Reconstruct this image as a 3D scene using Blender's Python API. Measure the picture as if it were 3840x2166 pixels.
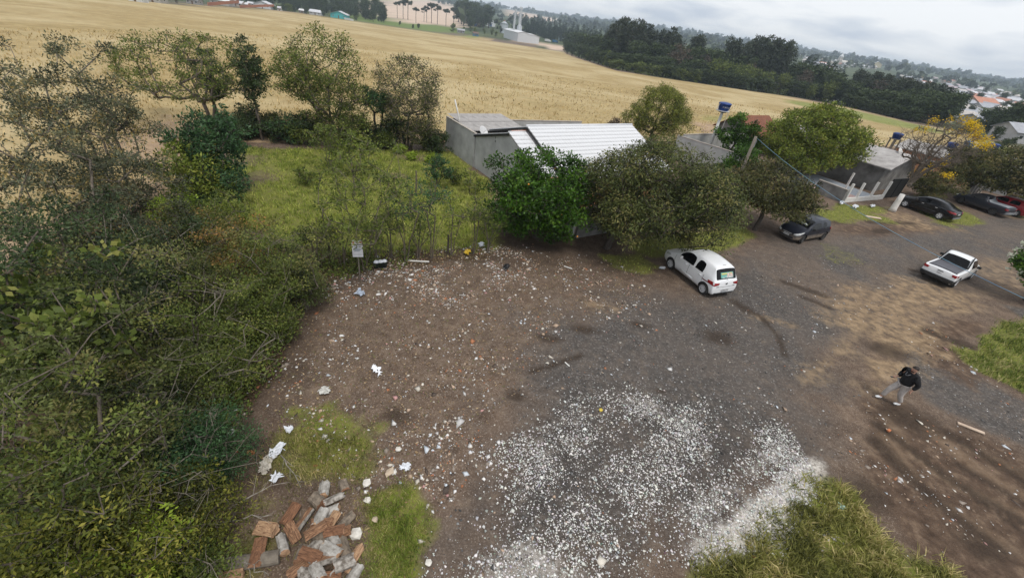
import bpy, bmesh, math, random
import numpy as np
from mathutils import Vector, Matrix
from mathutils.bvhtree import BVHTree
R = math.radians
for o in list(bpy.data.objects): bpy.data.objects.remove(o)
scene = bpy.context.scene
col = scene.collection
# ---------------------------------------------------------------- camera
W_, H_ = 3840.0, 2166.0            # photograph size, used to turn photo pixels into directions
FPX, PITCH, ROLL, CAMZ = 1596.4, 0.5746, 0.1464, 10.55
cp, sp = math.cos(PITCH), math.sin(PITCH)
FW = np.array([0, cp, -sp]); _r = np.array([1., 0, 0]); _u = np.cross(_r, FW)
RT = math.cos(ROLL)*_r + math.sin(ROLL)*_u
UP = -math.sin(ROLL)*_r + math.cos(ROLL)*_u
CAM = np.array([0, 0, CAMZ])
cd = bpy.data.cameras.new('camera'); cam = bpy.data.objects.new('camera', cd); col.objects.link(cam)
cd.sensor_width = 36.0; cd.lens = FPX/W_*36.0; cd.clip_start = 0.1; cd.clip_end = 20000
cam.matrix_world = Matrix(((RT[0], UP[0], -FW[0], 0), (RT[1], UP[1], -FW[1], 0), (RT[2], UP[2], -FW[2], CAMZ), (0, 0, 0, 1)))
scene.camera = cam
# ---------------------------------------------------------------- sky, sun, exposure
SUN_EL, SUN_AZ = R(64), R(150)     # azimuth clockwise from +Y
world = bpy.data.worlds.new('World'); scene.world = world; world.use_nodes = True
nt = world.node_tree; nt.nodes.clear()
def nd(nt, t, **k):
    n = nt.nodes.new(t)
    for a, b in k.items():
        if a == 'inp':
            for i, v in b.items(): n.inputs[i].default_value = v
        else: setattr(n, a, b)
    return n
L = nt.links.new
sky = nd(nt, 'ShaderNodeTexSky', sky_type='NISHITA', sun_disc=False, sun_elevation=SUN_EL, sun_rotation=SUN_AZ, dust_density=2.0, altitude=800)
tc = nd(nt, 'ShaderNodeTexCoord'); sx = nd(nt, 'ShaderNodeSeparateXYZ'); L(tc.outputs['Generated'], sx.inputs[0])
zz = nd(nt, 'ShaderNodeMath', operation='MAXIMUM', inp={1: 0.0}); L(sx.outputs[2], zz.inputs[0])
za = nd(nt, 'ShaderNodeMath', operation='ADD', inp={1: 0.20}); L(zz.outputs[0], za.inputs[0])
dx = nd(nt, 'ShaderNodeMath', operation='DIVIDE'); L(sx.outputs[0], dx.inputs[0]); L(za.outputs[0], dx.inputs[1])
dy = nd(nt, 'ShaderNodeMath', operation='DIVIDE'); L(sx.outputs[1], dy.inputs[0]); L(za.outputs[0], dy.inputs[1])
cx = nd(nt, 'ShaderNodeCombineXYZ'); L(dx.outputs[0], cx.inputs[0]); L(dy.outputs[0], cx.inputs[1])
n1 = nd(nt, 'ShaderNodeTexNoise', inp={'Scale': 1.5, 'Detail': 5.0, 'Roughness': 0.5, 'Distortion': 0.2}); L(cx.outputs[0], n1.inputs['Vector'])
cr = nd(nt, 'ShaderNodeValToRGB'); L(n1.outputs['Fac'], cr.inputs[0])
e = cr.color_ramp.elements
e[0].position = 0.34; e[0].color = (7.6, 8.4, 9.8, 1); e[1].position = 0.56; e[1].color = (12.4, 12.6, 12.9, 1)
m = e.new(0.45); m.color = (10.0, 10.5, 11.3, 1)
mx = nd(nt, 'ShaderNodeMix', data_type='RGBA', inp={0: 0.86}); L(sky.outputs[0], mx.inputs[6]); L(cr.outputs[0], mx.inputs[7])
bg = nd(nt, 'ShaderNodeBackground', inp={1: 0.058}); L(mx.outputs[2], bg.inputs[0])
wo = nd(nt, 'ShaderNodeOutputWorld'); L(bg.outputs[0], wo.inputs[0])
sd = bpy.data.lights.new('sun', 'SUN'); sd.energy = 1.5; sd.angle = R(14); sd.color = (1.0, 0.96, 0.90)
sun = bpy.data.objects.new('sun', sd); col.objects.link(sun)
_sdir = Vector((math.sin(SUN_AZ)*math.cos(SUN_EL), math.cos(SUN_AZ)*math.cos(SUN_EL), math.sin(SUN_EL)))
sun.rotation_euler = _sdir.to_track_quat('Z', 'Y').to_euler(); sun.location = (0, 0, 60)
vs = scene.view_settings; vs.view_transform = 'Standard'; vs.look = 'None'; vs.exposure = 0.58; vs.gamma = 1.0; vs.use_curve_mapping = False
scene.render.engine = 'CYCLES'
# ---------------------------------------------------------------- pixel -> place
def ray(px, py): return (px-W_/2)/FPX*RT - (py-H_/2)/FPX*UP + FW
def smst(x, a, b):
    t = np.clip((x-a)/(b-a), 0, 1); return t*t*(3-2*t)
def softp(x, k): return np.logaddexp(0, x/k)*k
_hs = np.random.default_rng(5).random((256, 256))
def vnoise(x, y):
    x = np.asarray(x, float); y = np.asarray(y, float)
    xi = np.floor(x).astype(int); yi = np.floor(y).astype(int); fx = x-xi; fy = y-yi
    fx = fx*fx*(3-2*fx); fy = fy*fy*(3-2*fy)
    g = lambda a, b: _hs[a % 256, b % 256]
    return (g(xi, yi)*(1-fx)+g(xi+1, yi)*fx)*(1-fy)+(g(xi, yi+1)*(1-fx)+g(xi+1, yi+1)*fx)*fy
def fbm(x, y, o=4):
    s = 0; a = 0.5; t = 0
    for i in range(o):
        s = s+a*vnoise(x*2**i+17*i, y*2**i+9*i); t += a; a *= .5
    return s/t
def terrain(x, y):
    """height of the land: level lot, field falling away, valley, far ridge"""
    x = np.asarray(x, float); y = np.asarray(y, float)
    z = -0.045*(softp(y-60, 7)-softp(np.array(-60.0), 7))
    fl = -19+11*smst(x, 80, 400)
    z = fl+softp(z-fl, 1.2)-softp(-40.0, 1.2)
    z = z+0.011*softp(y-800, 60)*1.0
    far = smst(np.hypot(x, y), 420, 1200)
    z = z+far*(fbm(x/420+3, y/420+1, 3)-.5)*14*smst(np.hypot(x, y), 420, 2600)
    return z
Z0 = float(terrain(0, 10))
def terr(x, y): return terrain(x, y)-Z0
def G(px, py, z=0.0):
    d = ray(px, py); t = (z-CAMZ)/d[2]; return CAM+t*d
def march(px, py, lift=0.0, tmax=6000):
    """where the ray through a photo pixel meets the land (raised by lift)"""
    d = ray(px, py); t = np.concatenate([np.arange(3, 200, .25), np.arange(200, tmax, 2.0)])
    P = CAM+t[:, None]*d; g = P[:, 2]-(terr(P[:, 0], P[:, 1])+lift)
    i = np.where(g < 0)[0]
    if len(i) == 0: return None
    i = i[0]
    if i == 0: return P[0]
    a = g[i-1]/(g[i-1]-g[i]); return P[i-1]+(P[i]-P[i-1])*a
def proj(P):
    d = np.asarray(P, float)-CAM; z = d@FW; return np.array([W_/2+FPX*(d@RT)/z, H_/2-FPX*(d@UP)/z])
def height_at(P, ty):
    hs = np.arange(0.2, 60, .1); q = [abs(proj((P[0], P[1], P[2]+h))[1]-ty) for h in hs]; return float(hs[int(np.argmin(q))])
# ---------------------------------------------------------------- mesh helpers
def npmesh(name, verts, faces, mats, smooth=False, mi=None, attrs=None):
    me = bpy.data.meshes.new(name); verts = np.asarray(verts, np.float32); faces = np.asarray(faces, np.int32)
    n, k = faces.shape
    me.vertices.add(len(verts)); me.vertices.foreach_set('co', verts.ravel())
    me.loops.add(n*k); me.loops.foreach_set('vertex_index', faces.ravel())
    me.polygons.add(n); me.polygons.foreach_set('loop_start', np.arange(0, n*k, k, dtype=np.int32))
    for m in (mats if isinstance(mats, (list, tuple)) else [mats]): me.materials.append(m)
    if mi is not None: me.polygons.foreach_set('material_index', np.asarray(mi, np.int32))
    if smooth: me.polygons.foreach_set('use_smooth', np.ones(n, bool))
    for a, v in (attrs or {}).items():
        v = np.asarray(v, np.float32)
        if v.ndim == 1:
            at = me.attributes.new(a, 'FLOAT', 'POINT'); at.data.foreach_set('value', v)
        else:
            at = me.attributes.new(a, 'FLOAT_COLOR', 'POINT'); at.data.foreach_set('color', np.c_[v, np.ones(len(v))].astype(np.float32).ravel())
    me.update(calc_edges=True); me.validate(); return me
def link(name, me, parent=None, loc=(0, 0, 0), rot=(0, 0, 0), scale=None):
    o = bpy.data.objects.new(name, me); col.objects.link(o); o.location = loc; o.rotation_euler = rot
    if scale is not None: o.scale = scale
    if parent is not None: o.parent = parent
    return o
def tag(o, label=None, cat=None, group=None, kind=None):
    if label: o['label'] = label
    if cat: o['category'] = cat
    if group: o['group'] = group
    if kind: o['kind'] = kind
    return o
def thing(name, label, cat, loc=(0, 0, 0), rz=0, group=None):
    o = bpy.data.objects.new(name, None); col.objects.link(o); o.location = [float(v) for v in loc]; o.rotation_euler = (0, 0, rz)
    o.empty_display_size = .2
    return tag(o, label, cat, group)
_kids = {}
def dup(root, loc=None, rz=None, scale=None, label=None, group=None):
    def cp_(o, par):
        c = o.copy(); col.objects.link(c); c.parent = par
        for ch in o.children: cp_(ch, c)
        return c
    c = cp_(root, None)
    if loc is not None: c.location = [float(v) for v in loc]
    if rz is not None: c.rotation_euler[2] = rz
    if scale is not None: c.scale = scale if hasattr(scale, '__len__') else (scale,)*3
    if label: c['label'] = label
    if group: c['group'] = group
    return c
class MB:
    """collects boxes, prisms and tubes into one mesh"""
    def __init__(s): s.v = []; s.f = []; s.m = []; s.mi = 0
    def add(s, vs, fs):
        b = len(s.v); s.v += [tuple(map(float, q)) for q in vs]; s.f += [tuple(b+i for i in f) for f in fs]; s.m += [s.mi]*len(fs); return s
    def box(s, c, d, rz=0.0, taper=1.0):
        x, y, z = (k/2 for k in d); c0, s0 = math.cos(rz), math.sin(rz); vs = []
        for sz in (-1, 1):
            t = taper if sz > 0 else 1
            for a, b in ((-1, -1), (1, -1), (1, 1), (-1, 1)):
                px, py = a*x*t, b*y*t; vs.append((c[0]+px*c0-py*s0, c[1]+px*s0+py*c0, c[2]+sz*z))
        return s.add(vs, [(3, 2, 1, 0), (4, 5, 6, 7), (0, 1, 5, 4), (1, 2, 6, 5), (2, 3, 7, 6), (3, 0, 4, 7)])
    def prism(s, pts, off):
        """polygon (list of 3d points) extruded by the vector off"""
        n = len(pts); o = np.array(off); vs = [tuple(p) for p in pts]+[tuple(np.array(p)+o) for p in pts]
        fs = [tuple(range(n))[::-1], tuple(range(n, 2*n))]+[(i, (i+1) % n, n+(i+1) % n, n+i) for i in range(n)]
        return s.add(vs, fs)
    def tube(s, pts, rad, n=8, cap=True):
        pts = [np.array(p, float) for p in pts]; rad = rad if hasattr(rad, '__len__') else [rad]*len(pts); vs = []; fs = []
        for i, p in enumerate(pts):
            d = (pts[min(i+1, len(pts)-1)]-pts[max(i-1, 0)]); d = d/(np.linalg.norm(d)+1e-9)
            a = np.cross(d, [0, 0, 1.0] if abs(d[2]) < .9 else [1.0, 0, 0]); a /= np.linalg.norm(a); b = np.cross(d, a)
            for k in range(n):
                t = 2*math.pi*k/n; vs.append(p+rad[i]*(math.cos(t)*a+math.sin(t)*b))
        for i in range(len(pts)-1):
            for k in range(n): fs.append((i*n+k, i*n+(k+1) % n, (i+1)*n+(k+1) % n, (i+1)*n+k))
        if cap: fs += [tuple(range(n))[::-1], tuple(range((len(pts)-1)*n, len(pts)*n))]
        return s.add(vs, fs)
    def lathe(s, prof, c=(0, 0, 0), axis='z', n=20):
        vs = []; fs = []; m = len(prof)
        for k in range(n):
            t = 2*math.pi*k/n; ct, st = math.cos(t), math.sin(t)
            for r, h in prof:
                p = {'z': (r*ct, r*st, h), 'y': (r*ct, h, r*st), 'x': (h, r*ct, r*st)}[axis]; vs.append((c[0]+p[0], c[1]+p[1], c[2]+p[2]))
        for k in range(n):
            k2 = (k+1) % n
            for j in range(m-1): fs.append((k*m+j, k2*m+j, k2*m+j+1, k*m+j+1))
        return s.add(vs, fs)
    def mesh(s, name, mats, smooth=False):
        me = bpy.data.meshes.new(name); me.from_pydata(s.v, [], s.f)
        for m in (mats if isinstance(mats, (list, tuple)) else [mats]): me.materials.append(m)
        me.polygons.foreach_set('material_index', s.m)
        if smooth: me.polygons.foreach_set('use_smooth', [True]*len(s.f))
        me.update(); bm = bmesh.new(); bm.from_mesh(me); bmesh.ops.recalc_face_normals(bm, faces=bm.faces); bm.to_mesh(me); bm.free(); return me
    def obj(s, name, mats, parent=None, loc=(0, 0, 0), rot=(0, 0, 0), smooth=False, bevel=0):
        o = link(name, s.mesh(name, mats, smooth), parent, loc, rot)
        if bevel:
            b = o.modifiers.new('b', 'BEVEL'); b.width = bevel; b.segments = 2; b.limit_method = 'ANGLE'
        return o
# ---------------------------------------------------------------- materials
_mc = {}
def mat(name, c, c2=None, scale=3.0, rough=.75, metal=0.0, bump=0.0, bscale=None, coat=0.0, spec=.4, detail=6, stretch=None, streak=0.0, ramp=(.35, .65)):
    if name in _mc: return _mc[name]
    m = bpy.data.materials.new(name); m.use_nodes = True; t = m.node_tree; b = t.nodes['Principled BSDF']; l = t.links.new
    b.inputs['Roughness'].default_value = rough; b.inputs['Metallic'].default_value = metal; b.inputs['Coat Weight'].default_value = coat
    b.inputs['Specular IOR Level'].default_value = spec; b.inputs['Coat Roughness'].default_value = .05
    c = tuple(c)+(1,) if len(c) == 3 else c
    if max(c[:3]) > .66: c = tuple(v*.90 for v in c[:3])+(1,)
    if c2 is None: c2 = tuple(v*.78 for v in c[:3])
    c2 = tuple(c2)+(1,) if len(c2) == 3 else c2
    tc = nd(t, 'ShaderNodeTexCoord'); vec = tc.outputs['Object']
    if stretch:
        mp = nd(t, 'ShaderNodeMapping'); mp.inputs['Scale'].default_value = stretch; l(vec, mp.inputs[0]); vec = mp.outputs[0]
    n = nd(t, 'ShaderNodeTexNoise', inp={'Scale': scale, 'Detail': detail, 'Roughness': .6}); l(vec, n.inputs['Vector'])
    r = nd(t, 'ShaderNodeValToRGB'); l(n.outputs['Fac'], r.inputs[0]); r.color_ramp.elements[0].color = c2; r.color_ramp.elements[1].color = c
    r.color_ramp.elements[0].position, r.color_ramp.elements[1].position = ramp
    out = r.outputs[0]
    l(out, b.inputs['Base Color'])
    if bump:
        n2 = nd(t, 'ShaderNodeTexNoise', inp={'Scale': bscale or scale*6, 'Detail': 5, 'Roughness': .65}); l(vec, n2.inputs['Vector'])
        bp = nd(t, 'ShaderNodeBump', inp={'Strength': bump, 'Distance': .03}); l(n2.outputs['Fac'], bp.inputs['Height']); l(bp.outputs[0], b.inputs['Normal'])
    _mc[name] = m; return m
LG_ = 1.30
def leafmat(name, dark, light, accent=None, acc=.0, trans=.25, rough=.6, gain=None, isl=.5):
    if name in _mc: return _mc[name]
    gn = LG_ if gain is None else gain; dark = [v*gn*.62 for v in dark]; light = [v*gn for v in light]; accent = accent and [v*gn for v in accent]
    m = bpy.data.materials.new(name); m.use_nodes = True; t = m.node_tree; b = t.nodes['Principled BSDF']; l = t.links.new; out = t.nodes['Material Output']
    at = nd(t, 'ShaderNodeAttribute', attribute_name='tint'); ge = nd(t, 'ShaderNodeNewGeometry')
    a1 = nd(t, 'ShaderNodeMath', operation='MULTIPLY_ADD', inp={1: isl}); l(ge.outputs['Random Per Island'], a1.inputs[0])
    s = nd(t, 'ShaderNodeMath', operation='MULTIPLY', inp={1: 1.25-isl}); l(at.outputs['Fac'], s.inputs[0]); l(s.outputs[0], a1.inputs[2])
    r = nd(t, 'ShaderNodeValToRGB'); l(a1.outputs[0], r.inputs[0]); e = r.color_ramp.elements
    e[0].position = .15; e[0].color = tuple(dark)+(1,); e[1].position = .85; e[1].color = tuple(light)+(1,)
    if accent:
        q = e.new(1.0-acc); q.color = tuple(light)+(1,); q2 = e.new(1.0); q2.color = tuple(accent)+(1,)
    l(r.outputs[0], b.inputs['Base Color']); b.inputs['Roughness'].default_value = rough; b.inputs['Specular IOR Level'].default_value = .25
    tr = nd(t, 'ShaderNodeBsdfTranslucent'); l(r.outputs[0], tr.inputs[0]); ms = nd(t, 'ShaderNodeMixShader', inp={0: trans})
    l(b.outputs[0], ms.inputs[1]); l(tr.outputs[0], ms.inputs[2]); l(ms.outputs[0], out.inputs[0]); _mc[name] = m; return m
def attrmat(name, attr='Col', rough=.8, bump=0):
    if name in _mc: return _mc[name]
    m = bpy.data.materials.new(name); m.use_nodes = True; t = m.node_tree; b = t.nodes['Principled BSDF']; l = t.links.new
    at = nd(t, 'ShaderNodeAttribute', attribute_name=attr); ge = nd(t, 'ShaderNodeTexCoord'); n = nd(t, 'ShaderNodeTexNoise', inp={'Scale': 30.0, 'Detail': 3}); l(ge.outputs['Object'], n.inputs['Vector'])
    mr = nd(t, 'ShaderNodeMapRange', inp={3: .75, 4: 1.15}); l(n.outputs['Fac'], mr.inputs[0])
    mm = nd(t, 'ShaderNodeVectorMath', operation='SCALE'); l(at.outputs['Color'], mm.inputs[0]); l(mr.outputs[0], mm.inputs['Scale'])
    l(mm.outputs[0], b.inputs['Base Color']); b.inputs['Roughness'].default_value = rough; b.inputs['Specular IOR Level'].default_value = .3; _mc[name] = m; return m
# ================================================================= THE LAND
def graded(a, b, st, lo, hi, g=1.12, mid=None):
    c = list(np.arange(a, b, st)); s = st*1.3; x = c[-1]
    if mid:
        while x < mid[0]: x += mid[1]; c.append(x)
        s = mid[1]*1.2
    while x < hi: x += s; s *= g; c.append(min(x, hi))
    s = st*1.3; x = a; p = []
    while x > lo: x -= s; s *= g; p.append(max(x, lo))
    return np.array(p[::-1]+c)
gx = graded(-20, 34, .17, -5600, 5600); gy = graded(2.0, 33, .17, -40, 3900, mid=(60, .32))
GX, GY = np.meshgrid(gx, gy); GX = GX.ravel(); GY = GY.ravel()
GZ = terr(GX, GY)
def pdist(P, X, Y, closed=True):
    """signed distance to a polygon (positive inside) or distance to a polyline"""
    P = np.asarray(P, float)[:, :2]; n = len(P); best = np.full(X.shape, 1e9); ins = np.zeros(X.shape, bool)
    for i in range(n if closed else n-1):
        a, b = P[i], P[(i+1) % n]; d = b-a; L2 = d@d+1e-12
        t = np.clip(((X-a[0])*d[0]+(Y-a[1])*d[1])/L2, 0, 1); best = np.minimum(best, np.hypot(X-a[0]-t*d[0], Y-a[1]-t*d[1]))
        if closed and a[1] != b[1]:
            c = ((a[1] > Y) != (b[1] > Y)) & (X < (b[0]-a[0])*(Y-a[1])/(b[1]-a[1])+a[0]); ins ^= c
    return np.where(ins, best, -best) if closed else best
def gp(pts): return [G(*q)[:2] for q in pts]
def mp_(pts): return [p[:2] for p in (march(*q) for q in pts) if p is not None]
_wob = (fbm(GX/1.6, GY/1.6, 4)-.5); _wob2 = (fbm(GX/.45+9, GY/.45, 3)-.5); _wob3 = (fbm(GX/6+4, GY/6, 3)-.5)
def poly(pts, soft=.5, wob=1.6, world=False):
    d = pdist(pts if world else gp(pts), GX, GY); return smst(d+_wob*wob+_wob2*wob*.5, -soft, soft)
def line(pts, w, world=False, soft=.5):
    d = pdist(pts if world else gp(pts), GX, GY, False)*(1+_wob*.8); return 1-smst(d, w*(1-soft), w*(1+soft))
def spot(px, py, rx, ry=None, soft=.6):
    g = G(px, py); ry = ry or rx; d = np.hypot((GX-g[0])/rx, (GY-g[1])/ry)+_wob*.9+_wob2*.5; return 1-smst(d, 1-soft, 1+soft)
mx_ = np.maximum
near = (GY < 62) & (np.abs(GX) < 110)
# --- gravel of the road and forecourt
ROAD = [(1700, 2230), (1740, 2000), (1830, 1760), (1920, 1560), (1960, 1420), (1930, 1330), (2060, 1200), (2300, 1120), (2560, 1110), (2690, 1040), (2760, 960), (2950, 905), (3130, 875), (3330, 850), (3560, 828), (3840, 790), (4300, 740), (4300, 950), (3840, 1010), (3560, 1110), (3300, 1220), (3150, 1330), (3080, 1480), (3060, 1640), (3020, 1760), (2800, 1980), (2500, 2080), (2350, 2230)]
gravel = poly(ROAD, 2.0, 3.0)
gravel = mx_(gravel, poly([(3400, 1280), (3520, 1330), (3700, 1430), (3840, 1500), (4200, 1640), (4200, 1850), (3840, 1660), (3640, 1580), (3480, 1510), (3390, 1400)], .35, .6))
gravel = mx_(gravel, poly([(3730, 1130), (3840, 1150), (4100, 1220), (4100, 1260), (3840, 1190)], .3, .5))
sand = poly([(3180, 1080), (3400, 1050), (3620, 1100), (3700, 1090), (3640, 1160), (3500, 1200), (3470, 1290), (3400, 1330), (3370, 1420), (3300, 1480), (3230, 1440), (3260, 1290), (3180, 1240), (3080, 1170)], .9, 2.4)
sand = mx_(sand, .75*poly([(3300, 1180), (3220, 1330), (3060, 1420), (3000, 1460), (3040, 1370), (3170, 1240)], .4, 1.2))
sand = mx_(sand, .8*poly([(3280, 775), (3400, 800), (3520, 850), (3600, 860), (3500, 870), (3400, 850), (3270, 810)], .9, 2.0))
sand = mx_(sand, .55*poly([(3700, 960), (3840, 1000), (3840, 1090), (3740, 1080), (3640, 1010)], .8, 2.5))
sand = mx_(sand, .8*poly([(3750, 780), (3840, 770), (3960, 800), (3900, 830), (3770, 810)], .9, 1.6))
for q in ((2860, 1190, .9, .25), (3080, 1110, .7, .35), (2260, 1150, .8, .4), (2960, 1215, .6, .25)): sand = mx_(sand, .6*spot(*q))
mud = poly([(3240, 1500), (3360, 1500), (3500, 1570), (3660, 1640), (3840, 1720), (4300, 1950), (4300, 2400), (3500, 2300), (3420, 2080), (3330, 1950), (3260, 1800), (3210, 1620)], .7, 1.4)
mud = mx_(mud, poly([(3460, 1240), (3560, 1180), (3700, 1200), (3720, 1240), (3640, 1300), (3600, 1350), (3680, 1420), (3640, 1440), (3500, 1360)], .6, 1.4))
mud = mx_(mud, .8*poly([(3330, 830), (3520, 845), (3560, 870), (3300, 890), (3060, 870), (3150, 840)], .9, 2))
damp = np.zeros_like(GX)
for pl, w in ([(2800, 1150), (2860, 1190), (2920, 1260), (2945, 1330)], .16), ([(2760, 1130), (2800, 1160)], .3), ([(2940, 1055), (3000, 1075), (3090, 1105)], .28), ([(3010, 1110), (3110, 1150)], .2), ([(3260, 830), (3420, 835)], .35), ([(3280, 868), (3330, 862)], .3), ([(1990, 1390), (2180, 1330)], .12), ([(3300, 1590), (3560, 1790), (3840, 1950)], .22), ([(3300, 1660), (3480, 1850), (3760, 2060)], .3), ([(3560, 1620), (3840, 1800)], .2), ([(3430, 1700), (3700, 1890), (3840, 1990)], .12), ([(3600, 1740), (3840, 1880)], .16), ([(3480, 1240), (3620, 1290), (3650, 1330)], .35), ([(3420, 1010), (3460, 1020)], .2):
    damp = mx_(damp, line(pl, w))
dark_ground = smst(pdist([(-6.2, 1.0), (-6.3, 5.5), (-7.0, 8.5), (-7.8, 12.5), (-8.2, 14.5), (-7.2, 15.5), (-3.5, 17.8), (-1.5, 18.8), (2.5, 19.4), (3.2, 22), (-8, 17.6), (-16, 18), (-19, 10), (-18, 1.0)], GX, GY)+_wob*1.6, -1.7, .4)*.75  # ground colour darker in and along the thicket and round the citrus foot
dark_ground = mx_(dark_ground, .7*spot(2330, 985, 2.2, 1.2)); dark_ground = mx_(dark_ground, .6*spot(1150, 1700, 1.2, 1.0)); damp = mx_(damp, dark_ground)  # darker patches by domed tree and torn sheet; all merged into the damp mask
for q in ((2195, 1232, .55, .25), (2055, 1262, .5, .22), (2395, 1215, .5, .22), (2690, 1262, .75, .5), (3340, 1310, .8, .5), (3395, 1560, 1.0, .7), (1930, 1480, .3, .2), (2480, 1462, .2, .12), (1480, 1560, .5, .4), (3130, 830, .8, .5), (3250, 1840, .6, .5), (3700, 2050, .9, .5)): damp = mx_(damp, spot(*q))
strk = np.zeros_like(GX)
for pl, w in ([(3330, 1560), (3420, 1700), (3560, 1800), (3840, 1930)], .2), ([(3480, 1600), (3640, 1740), (3840, 1860)], .25), ([(3640, 1680), (3840, 1770)], .2), ([(3560, 1900), (3840, 2080)], .2), ([(3330, 1640), (3420, 1780)], .25): strk = mx_(strk, line(pl, w))
strk = mx_(strk, .42*poly([(2820, 960), (3100, 900), (3500, 860), (3840, 830), (4200, 800), (4200, 960), (3840, 1010), (3500, 1110), (3250, 1200), (3050, 1140)], 1.2, 3.5)*np.clip((fbm(GX/2.2+5, GY/2.2, 3)-.34)*3.5, 0, 1))
# --- grass
LAWN = [(855, 540), (1100, 560), (1400, 555), (1680, 565), (1830, 670), (1850, 930), (1640, 950), (1480, 960), (1250, 960), (1100, 900), (860, 830), (800, 700)]
grass = poly(LAWN, .8, 1.2)
soil = .75*mx_(mx_(spot(960, 670, 1.3, 2.2, .9), spot(1560, 590, 1.6, 1.0)), mx_(spot(930, 600, 1.2, 1.6, .9), spot(1480, 655, .9, .6)))
GR2 = [(3060, 1800), (3220, 1830), (3300, 1960), (3380, 2060), (3560, 2120), (3640, 2230), (2420, 2260), (2560, 2120), (2760, 2060), (2900, 1960), (2960, 1860)]
grass = mx_(grass, poly(GR2, .45, .9))
GR3 = [(1560, 1770), (1650, 1880), (1640, 1990), (1560, 2080), (1560, 2230), (1330, 2230), (1330, 2050), (1340, 1950), (1420, 1850)]
grass = mx_(grass, poly(GR3, .35, .8))
GR4 = [(3660, 1270), (3760, 1200), (3860, 1200), (4300, 1330), (4300, 1640), (3840, 1460), (3700, 1390), (3600, 1320)]
grass = mx_(grass, poly(GR4, .5, 1.2))
GR5 = [(2330, 900), (2500, 880), (2700, 860), (2800, 850), (2830, 890), (2760, 930), (2600, 950), (2440, 960)]
grass = mx_(grass, poly(GR5, .6, 1.0))
GR6 = [(3040, 790), (3160, 765), (3350, 775), (3280, 800), (3360, 830), (3180, 830), (3080, 815)]
grass = mx_(grass, poly(GR6, .8, 1.6))
GR7 = [(3560, 760), (3660, 810), (3700, 840), (3560, 850), (3500, 830), (3460, 780), (3420, 770)]
grass = mx_(grass, poly(GR7, .8, 1.2)); grass = mx_(grass, poly([(3770, 760), (3900, 770), (3980, 800), (3820, 810)], .8, 1.0))
grass = mx_(grass, .7*poly([(2250, 950), (2400, 955), (2480, 1000), (2420, 1030), (2300, 1000)], .5, 1.2))
grass = mx_(grass, .75*poly([(1040, 1480), (1250, 1540), (1330, 1640), (1340, 1760), (1200, 1800), (1080, 1700)], .6, 2.2))
grass = mx_(grass, .62*poly([(870, 1830), (1250, 1850), (1360, 2000), (1340, 2230), (700, 2230), (820, 2000)], .5, 2.2))
grass = mx_(grass, .5*poly([(3080, 900), (3200, 930), (3260, 990), (3130, 1000), (3020, 960)], .8, 2)*.7)
soil = mx_(soil, poly([(1040, 1880), (1200, 1800), (1340, 1860), (1380, 2000), (1360, 2200), (980, 2200), (1000, 2000)], .4, .8)); grass = grass*(1-soil*.85)
# --- shade-loving litter under the thicket (left of the lot) and property yards
THICK = [(-6.2, 1.0), (-6.3, 5.5), (-7.0, 8.5), (-7.8, 12.5), (-8.2, 14.5), (-7.2, 15.5), (-3.5, 17.8), (-1.5, 18.8), (-1.5, 19.8), (-8, 17.5), (-11, 17), (-16, 18), (-19, 17), (-19, 10), (-18, 1.0)]
thick = smst(pdist(THICK, GX, GY)+_wob*.8, -.3, .3)
# --- white pebbles
WH = [(1660, 2260), (1750, 2050), (1830, 1880), (1800, 1720), (1900, 1640), (1990, 1560), (2130, 1490), (2350, 1430), (2480, 1480), (2640, 1520), (2750, 1600), (2900, 1520), (2960, 1560), (3060, 1660), (3100, 1760), (3000, 1860), (2960, 1960), (2780, 2060), (2600, 2120), (2450, 2260)]
white = poly(WH, .8, 1.6)
core = poly([(2840, 1850), (2960, 1780), (3080, 1740), (3060, 1790), (2990, 1880), (2950, 1960), (2800, 2040), (2620, 2110), (2560, 2080), (2740, 1970)], .4, .7)
core = mx_(core, .5*poly([(1720, 2260), (1800, 2060), (1950, 2000), (2150, 2040), (2200, 2130), (2300, 2260)], .5, 1.4))
core = mx_(core, .25*poly([(2250, 1460), (2440, 1470), (2640, 1560), (2660, 1640), (2560, 1640), (2400, 1560)], .6, 1.4))
core = mx_(core, .2*poly([(1860, 1780), (2000, 1560), (2160, 1500), (2200, 1600), (2000, 1800), (1900, 1960)], .6, 1.6))
core = mx_(core, .28*poly([(2500, 1900), (2700, 1760), (2900, 1640), (2960, 1700), (2800, 1860), (2600, 2020)], .6, 1.6))
# --- field and what lies beyond
NEARF = [(-300, -40), (-26, -10), (-21, 6), (-18.8, 13), (-18.2, 20), (-21.5, 30.5), (-15, 34.5), (-8.5, 38.3), (5, 46.8), (22, 57.5), (45, 71), (75, 86), (110, 102)]
FARE = mp_([(3840, 565), (3600, 495), (3400, 455), (3150, 395), (2880, 352), (2600, 310), (2300, 262), (2116, 197), (1990, 172), (1898, 159), (1800, 143), (1659, 124), (1454, 100), (1326, 79), (1232, 66), (1142, 52), (984, 35), (788, 20), (600, 15), (300, -25), (-400, -130)])
FIELD = [tuple(p) for p in NEARF]+[tuple(p) for p in FARE]
d_f = pdist(FIELD, GX, GY); field = smst(d_f+_wob3*.8+_wob*.6, -.4, .6)
bare = mx_(smst(2.6-d_f-_wob3*5, -1.5, 2.5), 0)*field
bare = mx_(bare, poly([(480, 470), (660, 430), (760, 470), (700, 600), (480, 620), (400, 560)], 1.2, 4)*field)
bare = mx_(bare, poly([(2600, 440), (2750, 455), (2950, 480), (2900, 510), (2650, 500)], 1.5, 4)*field)
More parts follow.
